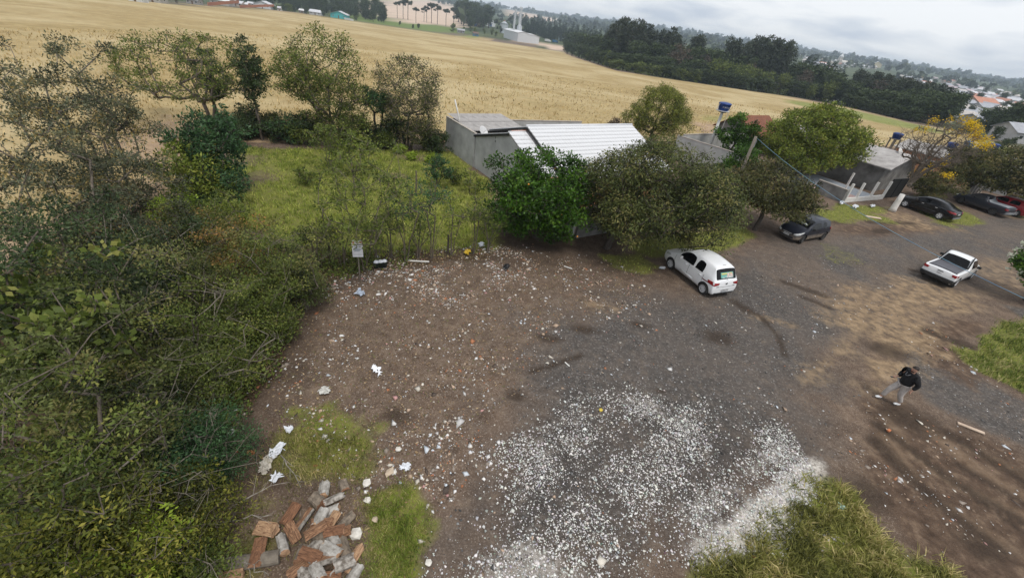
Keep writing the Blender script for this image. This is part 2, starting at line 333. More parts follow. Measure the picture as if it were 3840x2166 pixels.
gfield = smst(pdist(mp_([(2900, 372), (3150, 400), (3400, 455), (3560, 492), (3500, 500), (3300, 462), (3000, 395)]), GX, GY)+_wob3*3, -2, 3)
gfield = mx_(gfield, smst(pdist(mp_([(3640, 505), (3840, 560), (4200, 660), (4200, 760), (3840, 640), (3700, 560)]), GX, GY)+_wob3*3, -1.5, 2))
gfield = mx_(gfield, smst(pdist(mp_([(2640, 430), (2900, 440), (3000, 450), (2960, 475), (2750, 455), (2620, 450)]), GX, GY)+_wob3*4, -2, 4)*.8)
gfield = mx_(gfield, smst(pdist(mp_([(1300, 76), (1330, 50), (1450, 58), (1560, 84), (1700, 106), (1730, 122), (1800, 146), (1659, 124), (1454, 100)]), GX, GY)+_wob3*6, -3, 3))
beyond = smst(-d_f, 2, 8)*((GY > 62) | (GX > 60) | (GX < -60))
pink = smst(pdist(mp_([(1380, 20), (1440, -30), (1620, -10), (1720, 30), (1760, 60), (1740, 108), (1560, 88), (1400, 62)]), GX, GY)+_wob3*10, -6, 6)
pink = mx_(pink, smst(pdist(mp_([(1900, 36), (2040, 62), (2140, 82), (2090, 84), (1900, 60)]), GX, GY)+_wob3*10, -10, 10))
pink = mx_(pink, smst(pdist(mp_([(1895, 155), (1990, 169), (2116, 193), (2122, 178), (2040, 163), (1930, 150)]), GX, GY), -3, 3))
gfar = smst(pdist(mp_([(1660, 0), (1760, -20), (1800, 5), (1720, 15)]), GX, GY), -10, 10)
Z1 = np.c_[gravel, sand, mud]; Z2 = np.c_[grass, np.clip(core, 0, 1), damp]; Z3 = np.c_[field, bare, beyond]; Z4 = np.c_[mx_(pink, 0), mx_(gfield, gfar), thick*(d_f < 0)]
Z5 = np.c_[strk, soil, white]
bumpz = (fbm(GX/.8, GY/.8, 4)-.5)*.05*near*(1-field)+_wob2*.02*near
GZ = GZ+bumpz-np.where(dark_ground > .1, 0, damp)*.025*near+np.where(field > .5, (fbm(GX/3, GY/3, 3)-.5)*.25*smst(d_f, .5, 3), 0)
GZ = GZ-.03*near
nx, ny = len(gx), len(gy)
ii, jj = np.meshgrid(np.arange(nx-1), np.arange(ny-1)); q = (jj*nx+ii).ravel()
FACES = np.c_[q, q+1, q+nx+1, q+nx]
def fm(a): return a[FACES].mean(1)
def ground_material():
    m = bpy.data.materials.new('land'); m.use_nodes = True; t = m.node_tree; l = t.links.new; b = t.nodes['Principled BSDF']
    tc = nd(t, 'ShaderNodeTexCoord'); P = tc.outputs['Object']
    def noise(s, d=6, r=.6, dist=0): n = nd(t, 'ShaderNodeTexNoise', inp={'Scale': s, 'Detail': d, 'Roughness': r, 'Distortion': dist}); l(P, n.inputs['Vector']); return n.outputs['Fac']
    def ramp(f, cs):
        r = nd(t, 'ShaderNodeValToRGB'); l(f, r.inputs[0]); e = r.color_ramp.elements
        e[0].position, e[0].color = cs[0][0], tuple(cs[0][1])+(1,); e[1].position, e[1].color = cs[-1][0], tuple(cs[-1][1])+(1,)
        for p, c in cs[1:-1]: k = e.new(p); k.color = tuple(c)+(1,)
        return r.outputs[0]
    def attr(n):
        a = nd(t, 'ShaderNodeAttribute', attribute_name=n); s = nd(t, 'ShaderNodeSeparateColor'); l(a.outputs['Color'], s.inputs[0]); return s.outputs
    def math_(op, a, b_=None, c=None):
        n = nd(t, 'ShaderNodeMath', operation=op)
        for i, v in enumerate((a, b_, c)):
            if v is None: continue
            if isinstance(v, (int, float)): n.inputs[i].default_value = v
            else: l(v, n.inputs[i])
        return n.outputs[0]
    def mix(f, a, c, blend='MIX'):
        n = nd(t, 'ShaderNodeMix', data_type='RGBA', blend_type=blend)
        for i, v in ((0, f), (6, a), (7, c)):
            if isinstance(v, (int, float)): n.inputs[i].default_value = v
            elif isinstance(v, tuple): n.inputs[i].default_value = v+(1,)
            else: l(v, n.inputs[i])
        return n.outputs[2]
    nA, nB, nC, nF = noise(.35, 5), noise(2.2, 6, .65), noise(11, 5, .7), noise(42, 3, .7)
    edge = math_('ADD', math_('MULTIPLY_ADD', nB, 1.1, -.55), math_('MULTIPLY_ADD', nC, .7, -.35))
    def crisp(w, k=2.2): # ragged edge where a zone fades out
        f = math_('ADD', math_('MULTIPLY', math_('ADD', math_('ADD', w, -.5), math_('MULTIPLY', edge, .62)), k), .5)
        n = nd(t, 'ShaderNodeClamp'); l(f, n.inputs[0]); return n.outputs[0]
    vor = nd(t, 'ShaderNodeTexVoronoi', inp={'Scale': 17.0, 'Randomness': 1.0}); l(P, vor.inputs['Vector'])
    vs_ = nd(t, 'ShaderNodeSeparateColor'); l(vor.outputs['Color'], vs_.inputs[0]); stoneR = vs_.outputs[0]
    vor2 = nd(t, 'ShaderNodeTexVoronoi', inp={'Scale': 34.0}); l(P, vor2.inputs['Vector']); vs2 = nd(t, 'ShaderNodeSeparateColor'); l(vor2.outputs['Color'], vs2.inputs[0]); st2 = vs2.outputs[1]
    z1, z2, z3, z4, z5 = attr('Z1'), attr('Z2'), attr('Z3'), attr('Z4'), attr('Z5')
    dirt = ramp(nB, [(.28, (.070, .048, .036)), (.5, (.135, .098, .074)), (.72, (.235, .182, .14))])
    dirt = mix(math_('MULTIPLY_ADD', nA, 1.4, -.35), dirt, mix(.5, dirt, (.20, .155, .12)))
    dirt = mix(ramp(noise(.9, 4, .6, .6), [(.35, (0, 0, 0)), (.65, (.75, .75, .75))]), dirt, mix(1.0, dirt, (1.45, 1.42, 1.38), 'MULTIPLY'))
    dirt = mix(.26, dirt, ramp(st2, [(.0, (.04, .03, .024)), (.5, (.125, .092, .07)), (.8, (.22, .175, .14)), (.92, (.45, .39, .33)), (1, (.62, .57, .52))]))
    gcol = ramp(stoneR, [(0, (.026, .025, .025)), (.5, (.066, .064, .063)), (.82, (.13, .126, .124)), (1, (.29, .28, .275))])
    gcol = mix(.45, gcol, ramp(nF, [(.3, (.025, .024, .024)), (.7, (.19, .18, .172))]))
    gcol = mix(ramp(nA, [(.42, (0, 0, 0)), (.62, (.55, .55, .55))]), gcol, mix(.45, gcol, (.21, .178, .155)))
    gcol = mix(math_('MULTIPLY', z5[2], .72), gcol, mix(.62, (.0, .0, .0), gcol))
    far_g = mix(ramp(nB, [(.4, (0, 0, 0)), (.7, (.5, .5, .5))]), gcol, (.175, .148, .128))
    c = mix(crisp(z1[0], 1.05), dirt, far_g)
    c = mix(math_('MULTIPLY', crisp(z1[2], 1.5), .9), c, ramp(nB, [(.3, (.055, .035, .024)), (.52, (.125, .085, .060)), (.72, (.26, .19, .135))]))
    sm_ = math_('MULTIPLY', crisp(z1[1], 1.1), ramp(nB, [(.34, (.25, .25, .25)), (.56, (.92, .92, .92))]))
    c = mix(sm_, c, ramp(nB, [(.3, (.17, .122, .078)), (.5, (.32, .235, .145)), (.72, (.46, .35, .225))]))
    c = mix(math_('MULTIPLY', z5[0], .75), c, ramp(nB, [(.3, (.17, .115, .075)), (.7, (.30, .225, .16))]))
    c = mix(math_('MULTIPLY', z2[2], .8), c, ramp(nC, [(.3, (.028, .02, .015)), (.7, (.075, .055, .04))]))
    gr = ramp(nB, [(.25, (.09, .12, .02)), (.5, (.18, .225, .035)), (.75, (.28, .30, .065))])
    gr = mix(ramp(nC, [(.42, (0, 0, 0)), (.68, (.85, .85, .85))]), gr, (.19, .145, .082))
    c = mix(crisp(z2[0], 2.0), c, gr)
    c = mix(math_('MULTIPLY', crisp(z2[1], 1.5), .85), c, ramp(stoneR, [(0, (.30, .285, .26)), (.4, (.58, .56, .52)), (1, (.82, .80, .76))]))
    c = mix(crisp(z4[2], 2.0), c, ramp(nC, [(.3, (.03, .022, .015)), (.55, (.075, .052, .032)), (.75, (.15, .105, .06))]))
    # --- field of dry stubble
    nD, nE, nG = noise(.028, 5, .6, .8), noise(.45, 6, .65), noise(4.0, 5, .75)
    fs = nd(t, 'ShaderNodeMapping'); fs.inputs['Scale'].default_value = (.35, 1.3, 1); fs.inputs['Rotation'].default_value = (0, 0, -.5); l(P, fs.inputs[0])
    nS = nd(t, 'ShaderNodeTexNoise', inp={'Scale': 1.1, 'Detail': 6, 'Roughness': .7}); l(fs.outputs[0], nS.inputs['Vector'])
    fc = ramp(nE, [(.28, (.24, .155, .05)), (.45, (.345, .235, .085)), (.62, (.45, .325, .14)), (.8, (.53, .40, .20))])
    fc = mix(ramp(nD, [(.44, (0, 0, 0)), (.60, (.85, .85, .85))]), fc, ramp(nS.outputs['Fac'], [(.3, (.50, .375, .185)), (.7, (.68, .555, .33))]))
    fc = mix(ramp(nG, [(.5, (0, 0, 0)), (.8, (.45, .45, .45))]), fc, (.215, .165, .055))
    fc = mix(ramp(nS.outputs['Fac'], [(.50, (0, 0, 0)), (.68, (.55, .55, .55))]), fc, (.20, .175, .05))
    fc = mix(.30, fc, (.29, .245, .15))
    fc = mix(math_('MULTIPLY', crisp(z3[1], 1.3), .9), fc, ramp(nE, [(.3, (.22, .15, .105)), (.5, (.36, .255, .17)), (.7, (.46, .33, .20))]))
    fc = mix(math_('MULTIPLY', crisp(z4[1], 1.5), .85), fc, ramp(nE, [(.3, (.115, .155, .03)), (.7, (.245, .265, .07))]))
    c = mix(crisp(z3[0], 3.0), c, fc)
    by = ramp(noise(.02, 6, .6), [(.35, (.035, .05, .022)), (.55, (.065, .085, .032)), (.7, (.11, .12, .05))])
    by = mix(z4[1], by, ramp(nE, [(.3, (.085, .135, .03)), (.7, (.17, .215, .055))]))
    by = mix(z4[0], by, ramp(noise(.05, 4), [(.3, (.50, .375, .28)), (.7, (.60, .47, .36))]))
    c = mix(z3[2], c, by)
    nf_ = math_('SUBTRACT', 1.0, math_('MAXIMUM', z3[0], z3[2])); c = mix(nf_, c, mix(1.0, c, (.84, .80, .76), 'MULTIPLY'))
    l(c, b.inputs['Base Color']); b.inputs['Roughness'].default_value = .92; b.inputs['Specular IOR Level'].default_value = .2
    h = math_('ADD', math_('MULTIPLY', vor.outputs['Distance'], -.9), math_('ADD', nF, math_('MULTIPLY', nC, 1.2)))
    bp = nd(t, 'ShaderNodeBump', inp={'Strength': .75, 'Distance': .035}); l(h, bp.inputs['Height']); l(bp.outputs[0], b.inputs['Normal'])
    return m
LAND = ground_material()
V = np.c_[GX, GY, GZ]
f_field = fm(field) > .5; f_bey = (fm(beyond) > .5) & ~f_field
f_grass = (fm(grass) > .55) & ~f_field & ~f_bey; f_grav = (fm(gravel) > .5) & ~f_field & ~f_grass & ~f_bey
f_gnd = ~(f_field | f_bey | f_grass | f_grav)
for nm, sel, lab in (('ground', f_gnd, 'bare brown earth of the open lot and verges'), ('gravel_road', f_grav, 'dark grey gravel of the road and turning area'), ('grass_ground', f_grass, 'green grassed ground of the fenced lot and road verges'), ('field', f_field, 'wide tan field of dry stubble sloping away'), ('hills', f_bey, 'far valley land and wooded hills beyond the field')):
    F = FACES[sel]; u, inv = np.unique(F, return_inverse=True); F = inv.reshape(F.shape)
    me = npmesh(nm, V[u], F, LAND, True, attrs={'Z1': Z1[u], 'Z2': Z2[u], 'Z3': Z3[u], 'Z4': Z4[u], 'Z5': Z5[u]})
    tag(link(nm, me), lab, kind='structure')
# sampling helpers for scatter: nearest grid value
def gval(a, x, y):
    i = np.clip(np.searchsorted(gx, x), 1, nx-1); j = np.clip(np.searchsorted(gy, y), 1, ny-1); return a[j*nx+i]
# ================================================================= LOOSE STONES, RUBBLE, GRASS
rs = np.random.default_rng(11)
OCT = np.array([(1, 0, 0), (0, 1, 0), (-1, 0, 0), (0, -1, 0), (0, 0, 1), (0, 0, -1)], float)
OCTF = np.array([(0, 1, 4), (1, 2, 4), (2, 3, 4), (3, 0, 4), (1, 0, 5), (2, 1, 5), (3, 2, 5), (0, 3, 5)])
def stones(P, size, flat=.6, jit=.35):
    n = len(P); v = OCT[None]*(1+rs.normal(0, jit, (n, 6, 1)).clip(-.6, .6)); v = v*np.array([1, 1, flat])
    sc = np.ones((n, 1, 3)); sc[:, 0, 0] *= rs.uniform(.7, 1.5, n); sc[:, 0, 1] *= rs.uniform(.7, 1.2, n); v = v*sc
    a = rs.uniform(0, 6.3, n); c, s = np.cos(a)[:, None], np.sin(a)[:, None]
    x = v[:, :, 0]*c-v[:, :, 1]*s; y = v[:, :, 0]*s+v[:, :, 1]*c
    tl = rs.normal(0, .25, (n, 1)); z = v[:, :, 2]+tl*x
    v = np.stack([x, y, z], 2)*size[:, None, None]+P[:, None, :]
    return v.reshape(-1, 3), (OCTF[None]+6*np.arange(n)[:, None, None]).reshape(-1, 3)
def scatter(n, xr, yr, dens):
    x = rs.uniform(*xr, n); y = rs.uniform(*yr, n); k = rs.random(n) < dens(x, y); x, y = x[k], y[k]
    return np.c_[x, y, gval(GZ, x, y)]
cl = lambda x, y: np.clip((fbm(x/1.9+3, y/1.9, 2)-.36)*3.2, 0, 1)
wd = np.clip(white*.85+core*.5, 0, 1.0)
def lanes(x, y):   # where wheels have pushed the pebbles aside
    r = np.zeros_like(x)
    for pl in ([(2050, 1900), (2250, 1700), (2420, 1600), (2560, 1450)], [(2330, 2150), (2560, 1880), (2760, 1650), (2900, 1480)], [(1950, 1560), (2300, 1900), (2420, 2140)]):
        r = np.maximum(r, 1-smst(pdist(gp(pl), x, y, False), .15, .55))
    return r
P = scatter(170000, (-2.5, 10), (3.2, 12.5), lambda x, y: gval(wd, x, y)**1.1*(.22+.55*cl(x, y)+gval(core, x, y)*.8)*(1-.7*lanes(x, y)*(1-gval(core, x, y)))*.60)
v, f = stones(P, rs.lognormal(math.log(.0185), .42, len(P)).clip(.007, .055))
cc = np.repeat(np.clip(rs.normal(.56, .16, (len(P), 1)), .14, .82)*np.array([1, .975, .93])+rs.normal(0, .02, (len(P), 3)), 6, 0)
tag(link('white_pebbles', npmesh('white_pebbles', v, f, attrmat('pebble', rough=.85), attrs={'Col': cc})), 'loose white pebbles spread over the dark gravel', kind='stuff')
# dark and grey road stones
gd = np.clip(gravel, 0, 1)*(1-.6*core)
P = scatter(60000, (-4, 26), (3.2, 26), lambda x, y: gval(gd, x, y)*.42*np.clip(14/np.hypot(x, y), 0, 1)**1.5)
v, f = stones(P, rs.lognormal(math.log(.022), .35, len(P)).clip(.01, .06))
cc = np.repeat(np.clip(rs.lognormal(math.log(.13), .65, (len(P), 1)), .03, .62)*np.array([1, .98, .96]), 6, 0)
tag(link('grey_road_stones', npmesh('grey_road_stones', v, f, attrmat('pebble'), attrs={'Col': cc})), 'loose grey and dark stones on the gravel road', kind='stuff')
# rubble and rubbish on the brown lot
LIT = gp([(1000, 1480), (1130, 1150), (1290, 1040), (1500, 960), (1800, 930), (2150, 950), (2400, 1020), (2430, 1140), (2150, 1250), (2000, 1400), (1850, 1560), (1700, 1700), (1640, 1850), (1500, 1800), (1360, 1900), (1200, 1700)])
lit = smst(pdist(LIT, GX, GY)+_wob*1.5, -.8, .8)
band = smst(pdist(gp([(1260, 1030), (1500, 950), (1850, 920), (2000, 960), (1950, 1060), (1700, 1120), (1500, 1130), (1300, 1110)]), GX, GY)+_wob*1.2, -.6, .6)
low = smst(pdist(gp([(1500, 1700), (1700, 1560), (1850, 1640), (1760, 1900), (1640, 2000), (1560, 1800)]), GX, GY)+_wob, -.5, .5)
mr_ = mx_(mx_(mud*.16, .3*smst(pdist(gp([(3060, 1600), (3200, 1620), (3420, 1760), (3700, 2000), (3600, 2000), (3300, 1800), (3050, 1700)]), GX, GY)+_wob, -.5, .5)), .05*gravel)
ld = np.clip(lit*.30+band*.75+low*.55+mr_*.8+.05*thick, 0, 1)
P = scatter(170000, (-9, 22), (2.6, 24), lambda x, y: gval(ld, x, y)*(.12+.88*np.clip((fbm(x/.9, y/.9+5, 3)-.44)*6, 0, 1)))
n = len(P); v, f = stones(P, rs.lognormal(math.log(.023), .6, n).clip(.008, .12), flat=.35, jit=.5)
pal = np.array([(.70, .68, .66), (.62, .57, .49), (.45, .33, .24), (.40, .17, .085), (.30, .25, .21), (.62, .66, .70), (.10, .075, .06), (.20, .14, .095), (.48, .27, .25)])
pk = pal[rs.choice(9, n, p=[.17, .17, .16, .10, .16, .05, .07, .09, .03])]*rs.uniform(.7, 1.1, (n, 1))
tag(link('rubble', npmesh('rubble', v, f, attrmat('rubble_bits', rough=.8), attrs={'Col': np.repeat(pk, 6, 0)})), 'broken tile, plaster and stone chips strewn over the brown lot', kind='stuff')
# dead leaves and twigs on the earth
P = scatter(60000, (-9, 8), (3, 21), lambda x, y: np.clip(gval(lit, x, y)*.35+gval(thick, x, y)*.8+gval(grass, x, y)*.15, 0, 1)*(1-gval(gravel, x, y)))
n = len(P); a = rs.uniform(0, 6.3, n); ln = rs.uniform(.02, .06, n); wd_ = ln*rs.uniform(.15, .6, n)
d = np.c_[np.cos(a), np.sin(a), rs.normal(0, .2, n)]; s_ = np.c_[-np.sin(a), np.cos(a), rs.normal(0, .3, n)]; P[:, 2] += .012
v = np.stack([P-d*ln[:, None], P+s_*wd_[:, None], P+d*ln[:, None], P-s_*wd_[:, None]], 1).reshape(-1, 3)
pk = np.array([(.16, .10, .055), (.24, .16, .085), (.10, .065, .04), (.33, .24, .14), (.13, .12, .05)])[rs.choice(5, n)]*rs.uniform(.6, 1.2, (n, 1))
tag(link('leaf_litter', npmesh('leaf_litter', v, np.arange(4*n).reshape(-1, 4), attrmat('rubble_bits'), attrs={'Col': np.repeat(pk, 4, 0)})), 'dead leaves and twigs lying on the brown earth', kind='stuff')
# grass blades
def blades(P, h, w, lean=.5, dirb=None):
    n = len(P); a = rs.uniform(0, 6.3, n); h = h*rs.uniform(.5, 1.3, n); w = w*rs.uniform(.6, 1.3, n)
    s = np.c_[-np.sin(a), np.cos(a), np.zeros(n)]*w[:, None]; b = rs.uniform(0, 6.3, n); le = rs.uniform(.1, 1, n)*lean
    tip = np.c_[np.cos(b)*le, np.sin(b)*le, np.ones(n)]*h[:, None]
    if dirb is not None: tip += np.array(dirb)*h[:, None]
    v = np.stack([P-s, P+s, P+tip*.55+s*.8, P+tip], 1); v[:, 3, 2] -= .15*h*le
    return v.reshape(-1, 3), np.c_[4*np.arange(n), 4*np.arange(n)+1, 4*np.arange(n)+2, 4*np.arange(n)+3]
def grassfield(name, n, xr, yr, dens, h, w, m, label, lean=.5, clump=None):
    P = scatter(n, xr, yr, dens); t = np.clip((fbm(P[:, 0]/.9, P[:, 1]/.9+2, 3)-.5)*1.5+(fbm(P[:, 0]/.22, P[:, 1]/.22+5, 2)-.5)*1.3+.5+rs.normal(0, .2, len(P)), 0, 1)
    hh = h*(.4+1.2*fbm(P[:, 0]/.5+8, P[:, 1]/.5, 3)); v, f = blades(P, hh, w, lean)
    tag(link(name, npmesh(name, v, f, m, attrs={'tint': np.repeat(t, 4)})), label, kind='stuff')
gm = leafmat('grass_green', (.055, .095, .014), (.22, .28, .05), (.36, .32, .13), .18, trans=.2, gain=1.15)
gm2 = leafmat('grass_dry', (.085, .095, .022), (.24, .235, .065), (.46, .38, .18), .3, trans=.2, gain=1.25)
gm3 = leafmat('grass_lawn', (.085, .13, .018), (.25, .29, .05), (.34, .33, .10), .15, trans=.2, gain=1.5)
gapn = lambda x, y: np.clip((fbm(x/.55+2, y/.55, 3)-.30)*4.5, .08, 1)
inp = lambda pts: (lambda x, y: (pdist(gp(pts), x, y) > -.4)*gval(grass, x, y)**1.5*gapn(x, y))
grassfield('tall_grass', 62000, (5.2, 13.5), (2.6, 8.5), lambda x, y: inp(GR2)(x, y), .19, .012, gm2, 'tall rough grass beside the white pebbles', 1.3)
grassfield('weedy_grass', 40000, (-4.2, -1.0), (2.8, 7.2), lambda x, y: inp(GR3)(x, y), .10, .008, gm, 'bright green weedy grass beside the firewood', .9)
grassfield('shaded_grass', 45000, (-7, -2), (2.6, 7.5), lambda x, y: np.clip(gval(grass, x, y), 0, 1)*(pdist(gp(GR3), x, y) < .2)*.8, .13, .006, gm2, 'rough grass growing round the firewood and rubbish', 1.0)
grassfield('lawn_grass', 120000, (-22, 0), (17, 37), lambda x, y: inp(LAWN)(x, y)*.8, .16, .017, gm3, 'yellow green grass covering the fenced lot', .9)
grassfield('verge_grass', 60000, (4, 50), (16, 46), lambda x, y: np.clip(gval(grass, x, y)-.2, 0, 1)*(1-inp(LAWN)(x, y)), .13, .014, gm3, 'short green grass on the road verges', .8)
grassfield('patchy_grass', 16000, (-7.5, -2), (7, 11), lambda x, y: gval(grass, x, y)**2*.8, .07, .008, gm, 'patchy green weeds on the brown lot', 1.0)
grassfield('bank_grass', 60000, (17, 34), (10, 24), lambda x, y: (pdist(gp(GR4), x, y) > -.5)*gval(grass, x, y)**1.3*gapn(x, y), .20, .016, leafmat('grass_bank', (.04, .07, .012), (.15, .19, .035), (.33, .29, .13), .22, trans=.2, gain=1.2), 'rough green grass bank beside the gravel strip', 1.1)
# dry stalks on the near part of the field and along its edge
dF = d_f
P = scatter(160000, (-75, 75), (18, 125), lambda x, y: (gval(dF, x, y) > .3)*np.clip(34/np.hypot(x, y), 0, 1)**1.6*(.25+.9*fbm(x/2.2, y/2.2, 3)))
t = np.clip(fbm(P[:, 0]/3, P[:, 1]/3+2, 4)*1.5-.25+rs.normal(0, .12, len(P)), 0, 1); dd = np.hypot(P[:, 0], P[:, 1])
v, f = blades(P, .22+.0018*dd, .012+.0007*dd, 1.1)
tag(link('dry_stalks', npmesh('dry_stalks', v, f, leafmat('stubble', (.27, .19, .07), (.56, .43, .21), (.26, .22, .08), .06, trans=.2, gain=1.12), attrs={'tint': np.repeat(t, 4)})), 'dry straw coloured stalks standing in the field', kind='stuff')
P = scatter(8000, (-60, 120), (24, 150), lambda x, y: (gval(dF, x, y) > .1)*np.clip((fbm(x/4, y/4+7, 3)-.52)*6, 0, 1)*(.25+.75*smst(-gval(dF, x, y), -6, -1)))
v, f = blades(np.repeat(P, 3, 0), .38, .05, 1.2); t = np.repeat(rs.random(len(P)), 12)
tag(link('field_weeds', npmesh('field_weeds', v, f, leafmat('weed', (.11, .11, .035), (.24, .21, .075), trans=.2, gain=1.3), attrs={'tint': t})), 'green weeds scattered through the field', kind='stuff')
# ================================================================= TREES
bark_d = mat('bark_dark', (.085, .068, .054), (.04, .032, .026), 9, .9, bump=.6)
bark_p = mat('bark_pale', (.34, .31, .27), (.16, .14, .115), 9, .9, bump=.5)
bark_b = mat('bark_bare', (.24, .21, .17), (.13, .11, .085), 9, .9, bump=.4)
bark_m = mat('bark_mid', (.17, .14, .11), (.08, .065, .05), 9, .9, bump=.6)
LM = dict(
 olive=leafmat('leaf_olive', (.015, .024, .008), (.104, .124, .035), (.16, .148, .05), .12, isl=.22),
 olive2=leafmat('leaf_olive_dark', (.018, .025, .009), (.095, .098, .031), (.15, .12, .05), .14, isl=.28),
 citrus=leafmat('leaf_citrus', (.006, .022, .003), (.048, .112, .009), (.10, .18, .022), .1, rough=.45, isl=.35),
 grey=leafmat('leaf_grey', (.026, .032, .017), (.112, .124, .070), (.22, .165, .055), .16, rough=.5),
 dark=leafmat('leaf_dark', (.012, .022, .010), (.055, .085, .030), rough=.5),
 deep=leafmat('leaf_deep', (.012, .030, .014), (.050, .105, .038), rough=.5),
 mid=leafmat('leaf_mid', (.030, .048, .010), (.120, .155, .030), (.19, .19, .05), .15),
 lime=leafmat('leaf_lime', (.075, .125, .010), (.25, .33, .035)),
 yel=leafmat('leaf_yellowish', (.030, .042, .008), (.140, .148, .022), (.23, .21, .04), .12),
 rust=leafmat('leaf_rust', (.035, .042, .012), (.14, .125, .034), (.34, .18, .06), .3),
 willow=leafmat('leaf_willow', (.050, .070, .012), (.175, .195, .035)),
 fern=leafmat('leaf_fern', (.045, .075, .010), (.165, .205, .032), (.25, .25, .05), .15),
 brown=leafmat('leaf_brown', (.06, .048, .036), (.13, .10, .075)),
)
def grow(seed, stems, blobs, ncl, cr, nleaf, leaf, ar=.42, twig=2, r0=.012, jit=.12, shell=.5, droop=0.0, trunk_r=None, up=.35, lo=None, expo=2.2, leafless=0.0, tsd=.22, sides=6, step=.5, extra=None):
    """stems: polylines from the ground; blobs: crown ellipsoids (x,y,z,rx,ry,rz). Returns wood mesh data, leaf mesh data."""
    g = np.random.default_rng(seed); N = []; par = []
    for st in stems:
        st = [np.array(p, float) for p in st]; prev = -1
        for i in range(len(st)):
            if i == 0: N.append(st[0]); par.append(prev); prev = len(N)-1; continue
            L_ = np.linalg.norm(st[i]-st[i-1]); k = max(1, int(L_/step))
            for j in range(1, k+1):
                N.append(st[i-1]+(st[i]-st[i-1])*j/k+g.normal(0, jit*.35, 3)*[1, 1, .3]); par.append(prev); prev = len(N)-1
    nst = len(N); w = np.array([b[3]*b[4]*b[5] for b in blobs])**.75; w /= w.sum(); C_ = []
    for b in g.choice(len(blobs), ncl, p=w):
        d = g.normal(size=3); d /= np.linalg.norm(d); r = g.uniform(shell**3, 1)**(1/3); bb = blobs[b]; C_.append(np.array(bb[:3])+d*r*np.array(bb[3:6]))
    C_ = np.array(C_+[np.array(e, float) for e in (extra or [])])
    if lo is not None: C_[:, 2] = np.maximum(C_[:, 2], lo+g.uniform(0, .3, len(C_)))
    base = np.array(N[nst-1]); order = np.argsort(np.linalg.norm(C_-np.mean(N[:nst], 0), axis=1)); ends = []
    for ci in order:
        c = C_[ci]; A = np.array(N); d = np.linalg.norm(A-c, axis=1)+1.1*np.maximum(0, A[:, 2]-c[2]+.15)+np.where(A[:, 2] < .25*base[2], .8, 0)
        k = int(np.argmin(d)); p = A[k]; L_ = np.linalg.norm(c-p); m = max(1, int(L_/(step*1.1))); prev = k; off = np.array([0, 0, up*L_*.35])
        for j in range(1, m+1):
            t = j/m; q = p+(c-p)*t+off*math.sin(math.pi*t)*.6+(g.normal(0, jit, 3) if j < m else 0); N.append(q); par.append(prev); prev = len(N)-1
        ends.append(prev)
    N = np.array(N); par = np.array(par); n = len(N); acc = np.zeros(n); acc[ends] += r0**expo
    for i in range(n-1, -1, -1):
        if acc[i] == 0: acc[i] = r0**expo*.5
        if par[i] >= 0: acc[par[i]] += acc[i]
    rad = acc**(1/expo)
    if trunk_r: rad = r0+(rad-r0)*(trunk_r-r0)/max(1e-6, rad.max()-r0); rad = np.maximum(rad, r0*.4)
    rad[par < 0] *= 1.25
    idx = np.where(par >= 0)[0]; A = N[par[idx]]; B = N[idx]; ra = np.minimum(rad[par[idx]], rad[idx]*1.35); rb = rad[idx]; ex = []
    if twig:
        e = np.array(ends); T0 = np.repeat(N[e], twig, 0); dv = g.normal(size=T0.shape); dv[:, 2] = dv[:, 2]*.7+.25-droop; dv /= np.linalg.norm(dv, axis=1)[:, None]
        T1 = T0+dv*cr*g.uniform(.5, 1.25, (len(T0), 1)); A = np.r_[A, T0]; B = np.r_[B, T1]; ra = np.r_[ra, np.full(len(T0), r0*.8)]; rb = np.r_[rb, np.full(len(T0), r0*.35)]
    ok = np.linalg.norm(B-A, axis=1) > 1e-3; A, B, ra, rb = A[ok], B[ok], ra[ok], rb[ok]; s = sides if len(A) < 1500 else 4
    D = B-A; D /= np.linalg.norm(D, axis=1)[:, None]+1e-9; ref = np.where(np.abs(D[:, 2:3]) < .9, [[0, 0, 1.]], [[1., 0, 0]]); U = np.cross(D, ref); U /= np.linalg.norm(U, axis=1)[:, None]+1e-9; Vv = np.cross(D, U)
    an = 2*np.pi*np.arange(s)/s; ring = np.cos(an)[None, :, None]*U[:, None]+np.sin(an)[None, :, None]*Vv[:, None]
    wv = np.concatenate([A[:, None]-D[:, None]*ra[:, None, None]*.3+ring*ra[:, None, None], B[:, None]+ring*rb[:, None, None]], 1).reshape(-1, 3)
    k = np.arange(s); q = np.stack([k, (k+1) % s, s+(k+1) % s, s+k], 1); wf = (q[None]+2*s*np.arange(len(A))[:, None, None]).reshape(-1, 4)
    keep = g.random(len(ends)) >= leafless; ce = N[np.array(ends)[keep]]; nc = len(ce)
    if nc == 0: return (wv, wf), None
    M = nc*nleaf; cc = np.repeat(ce, nleaf, 0); d = g.normal(size=(M, 3)); d /= np.linalg.norm(d, axis=1)[:, None]; rr = g.uniform(.05, 1, M)**.5
    rel = d*rr[:, None]*cr*np.array([1.15, 1.15, .8]); p = cc+rel; p[:, 2] -= droop*g.uniform(0, 1, M)*cr*2
    if lo is not None: p[:, 2] = np.maximum(p[:, 2], lo*.5+g.uniform(0, .1, M))
    ax = d+g.normal(0, .6, (M, 3)); ax[:, 2] += .25-droop*2.5; ax /= np.linalg.norm(ax, axis=1)[:, None]
    sd = np.cross(ax, g.normal(size=(M, 3))); sd /= np.linalg.norm(sd, axis=1)[:, None]+1e-9
    l_ = leaf*g.uniform(.6, 1.3, M)[:, None]; w_ = l_*ar
    lv = np.stack([p-ax*l_*.5, p+sd*w_*.5, p+ax*l_*.5, p-sd*w_*.5], 1).reshape(-1, 3)
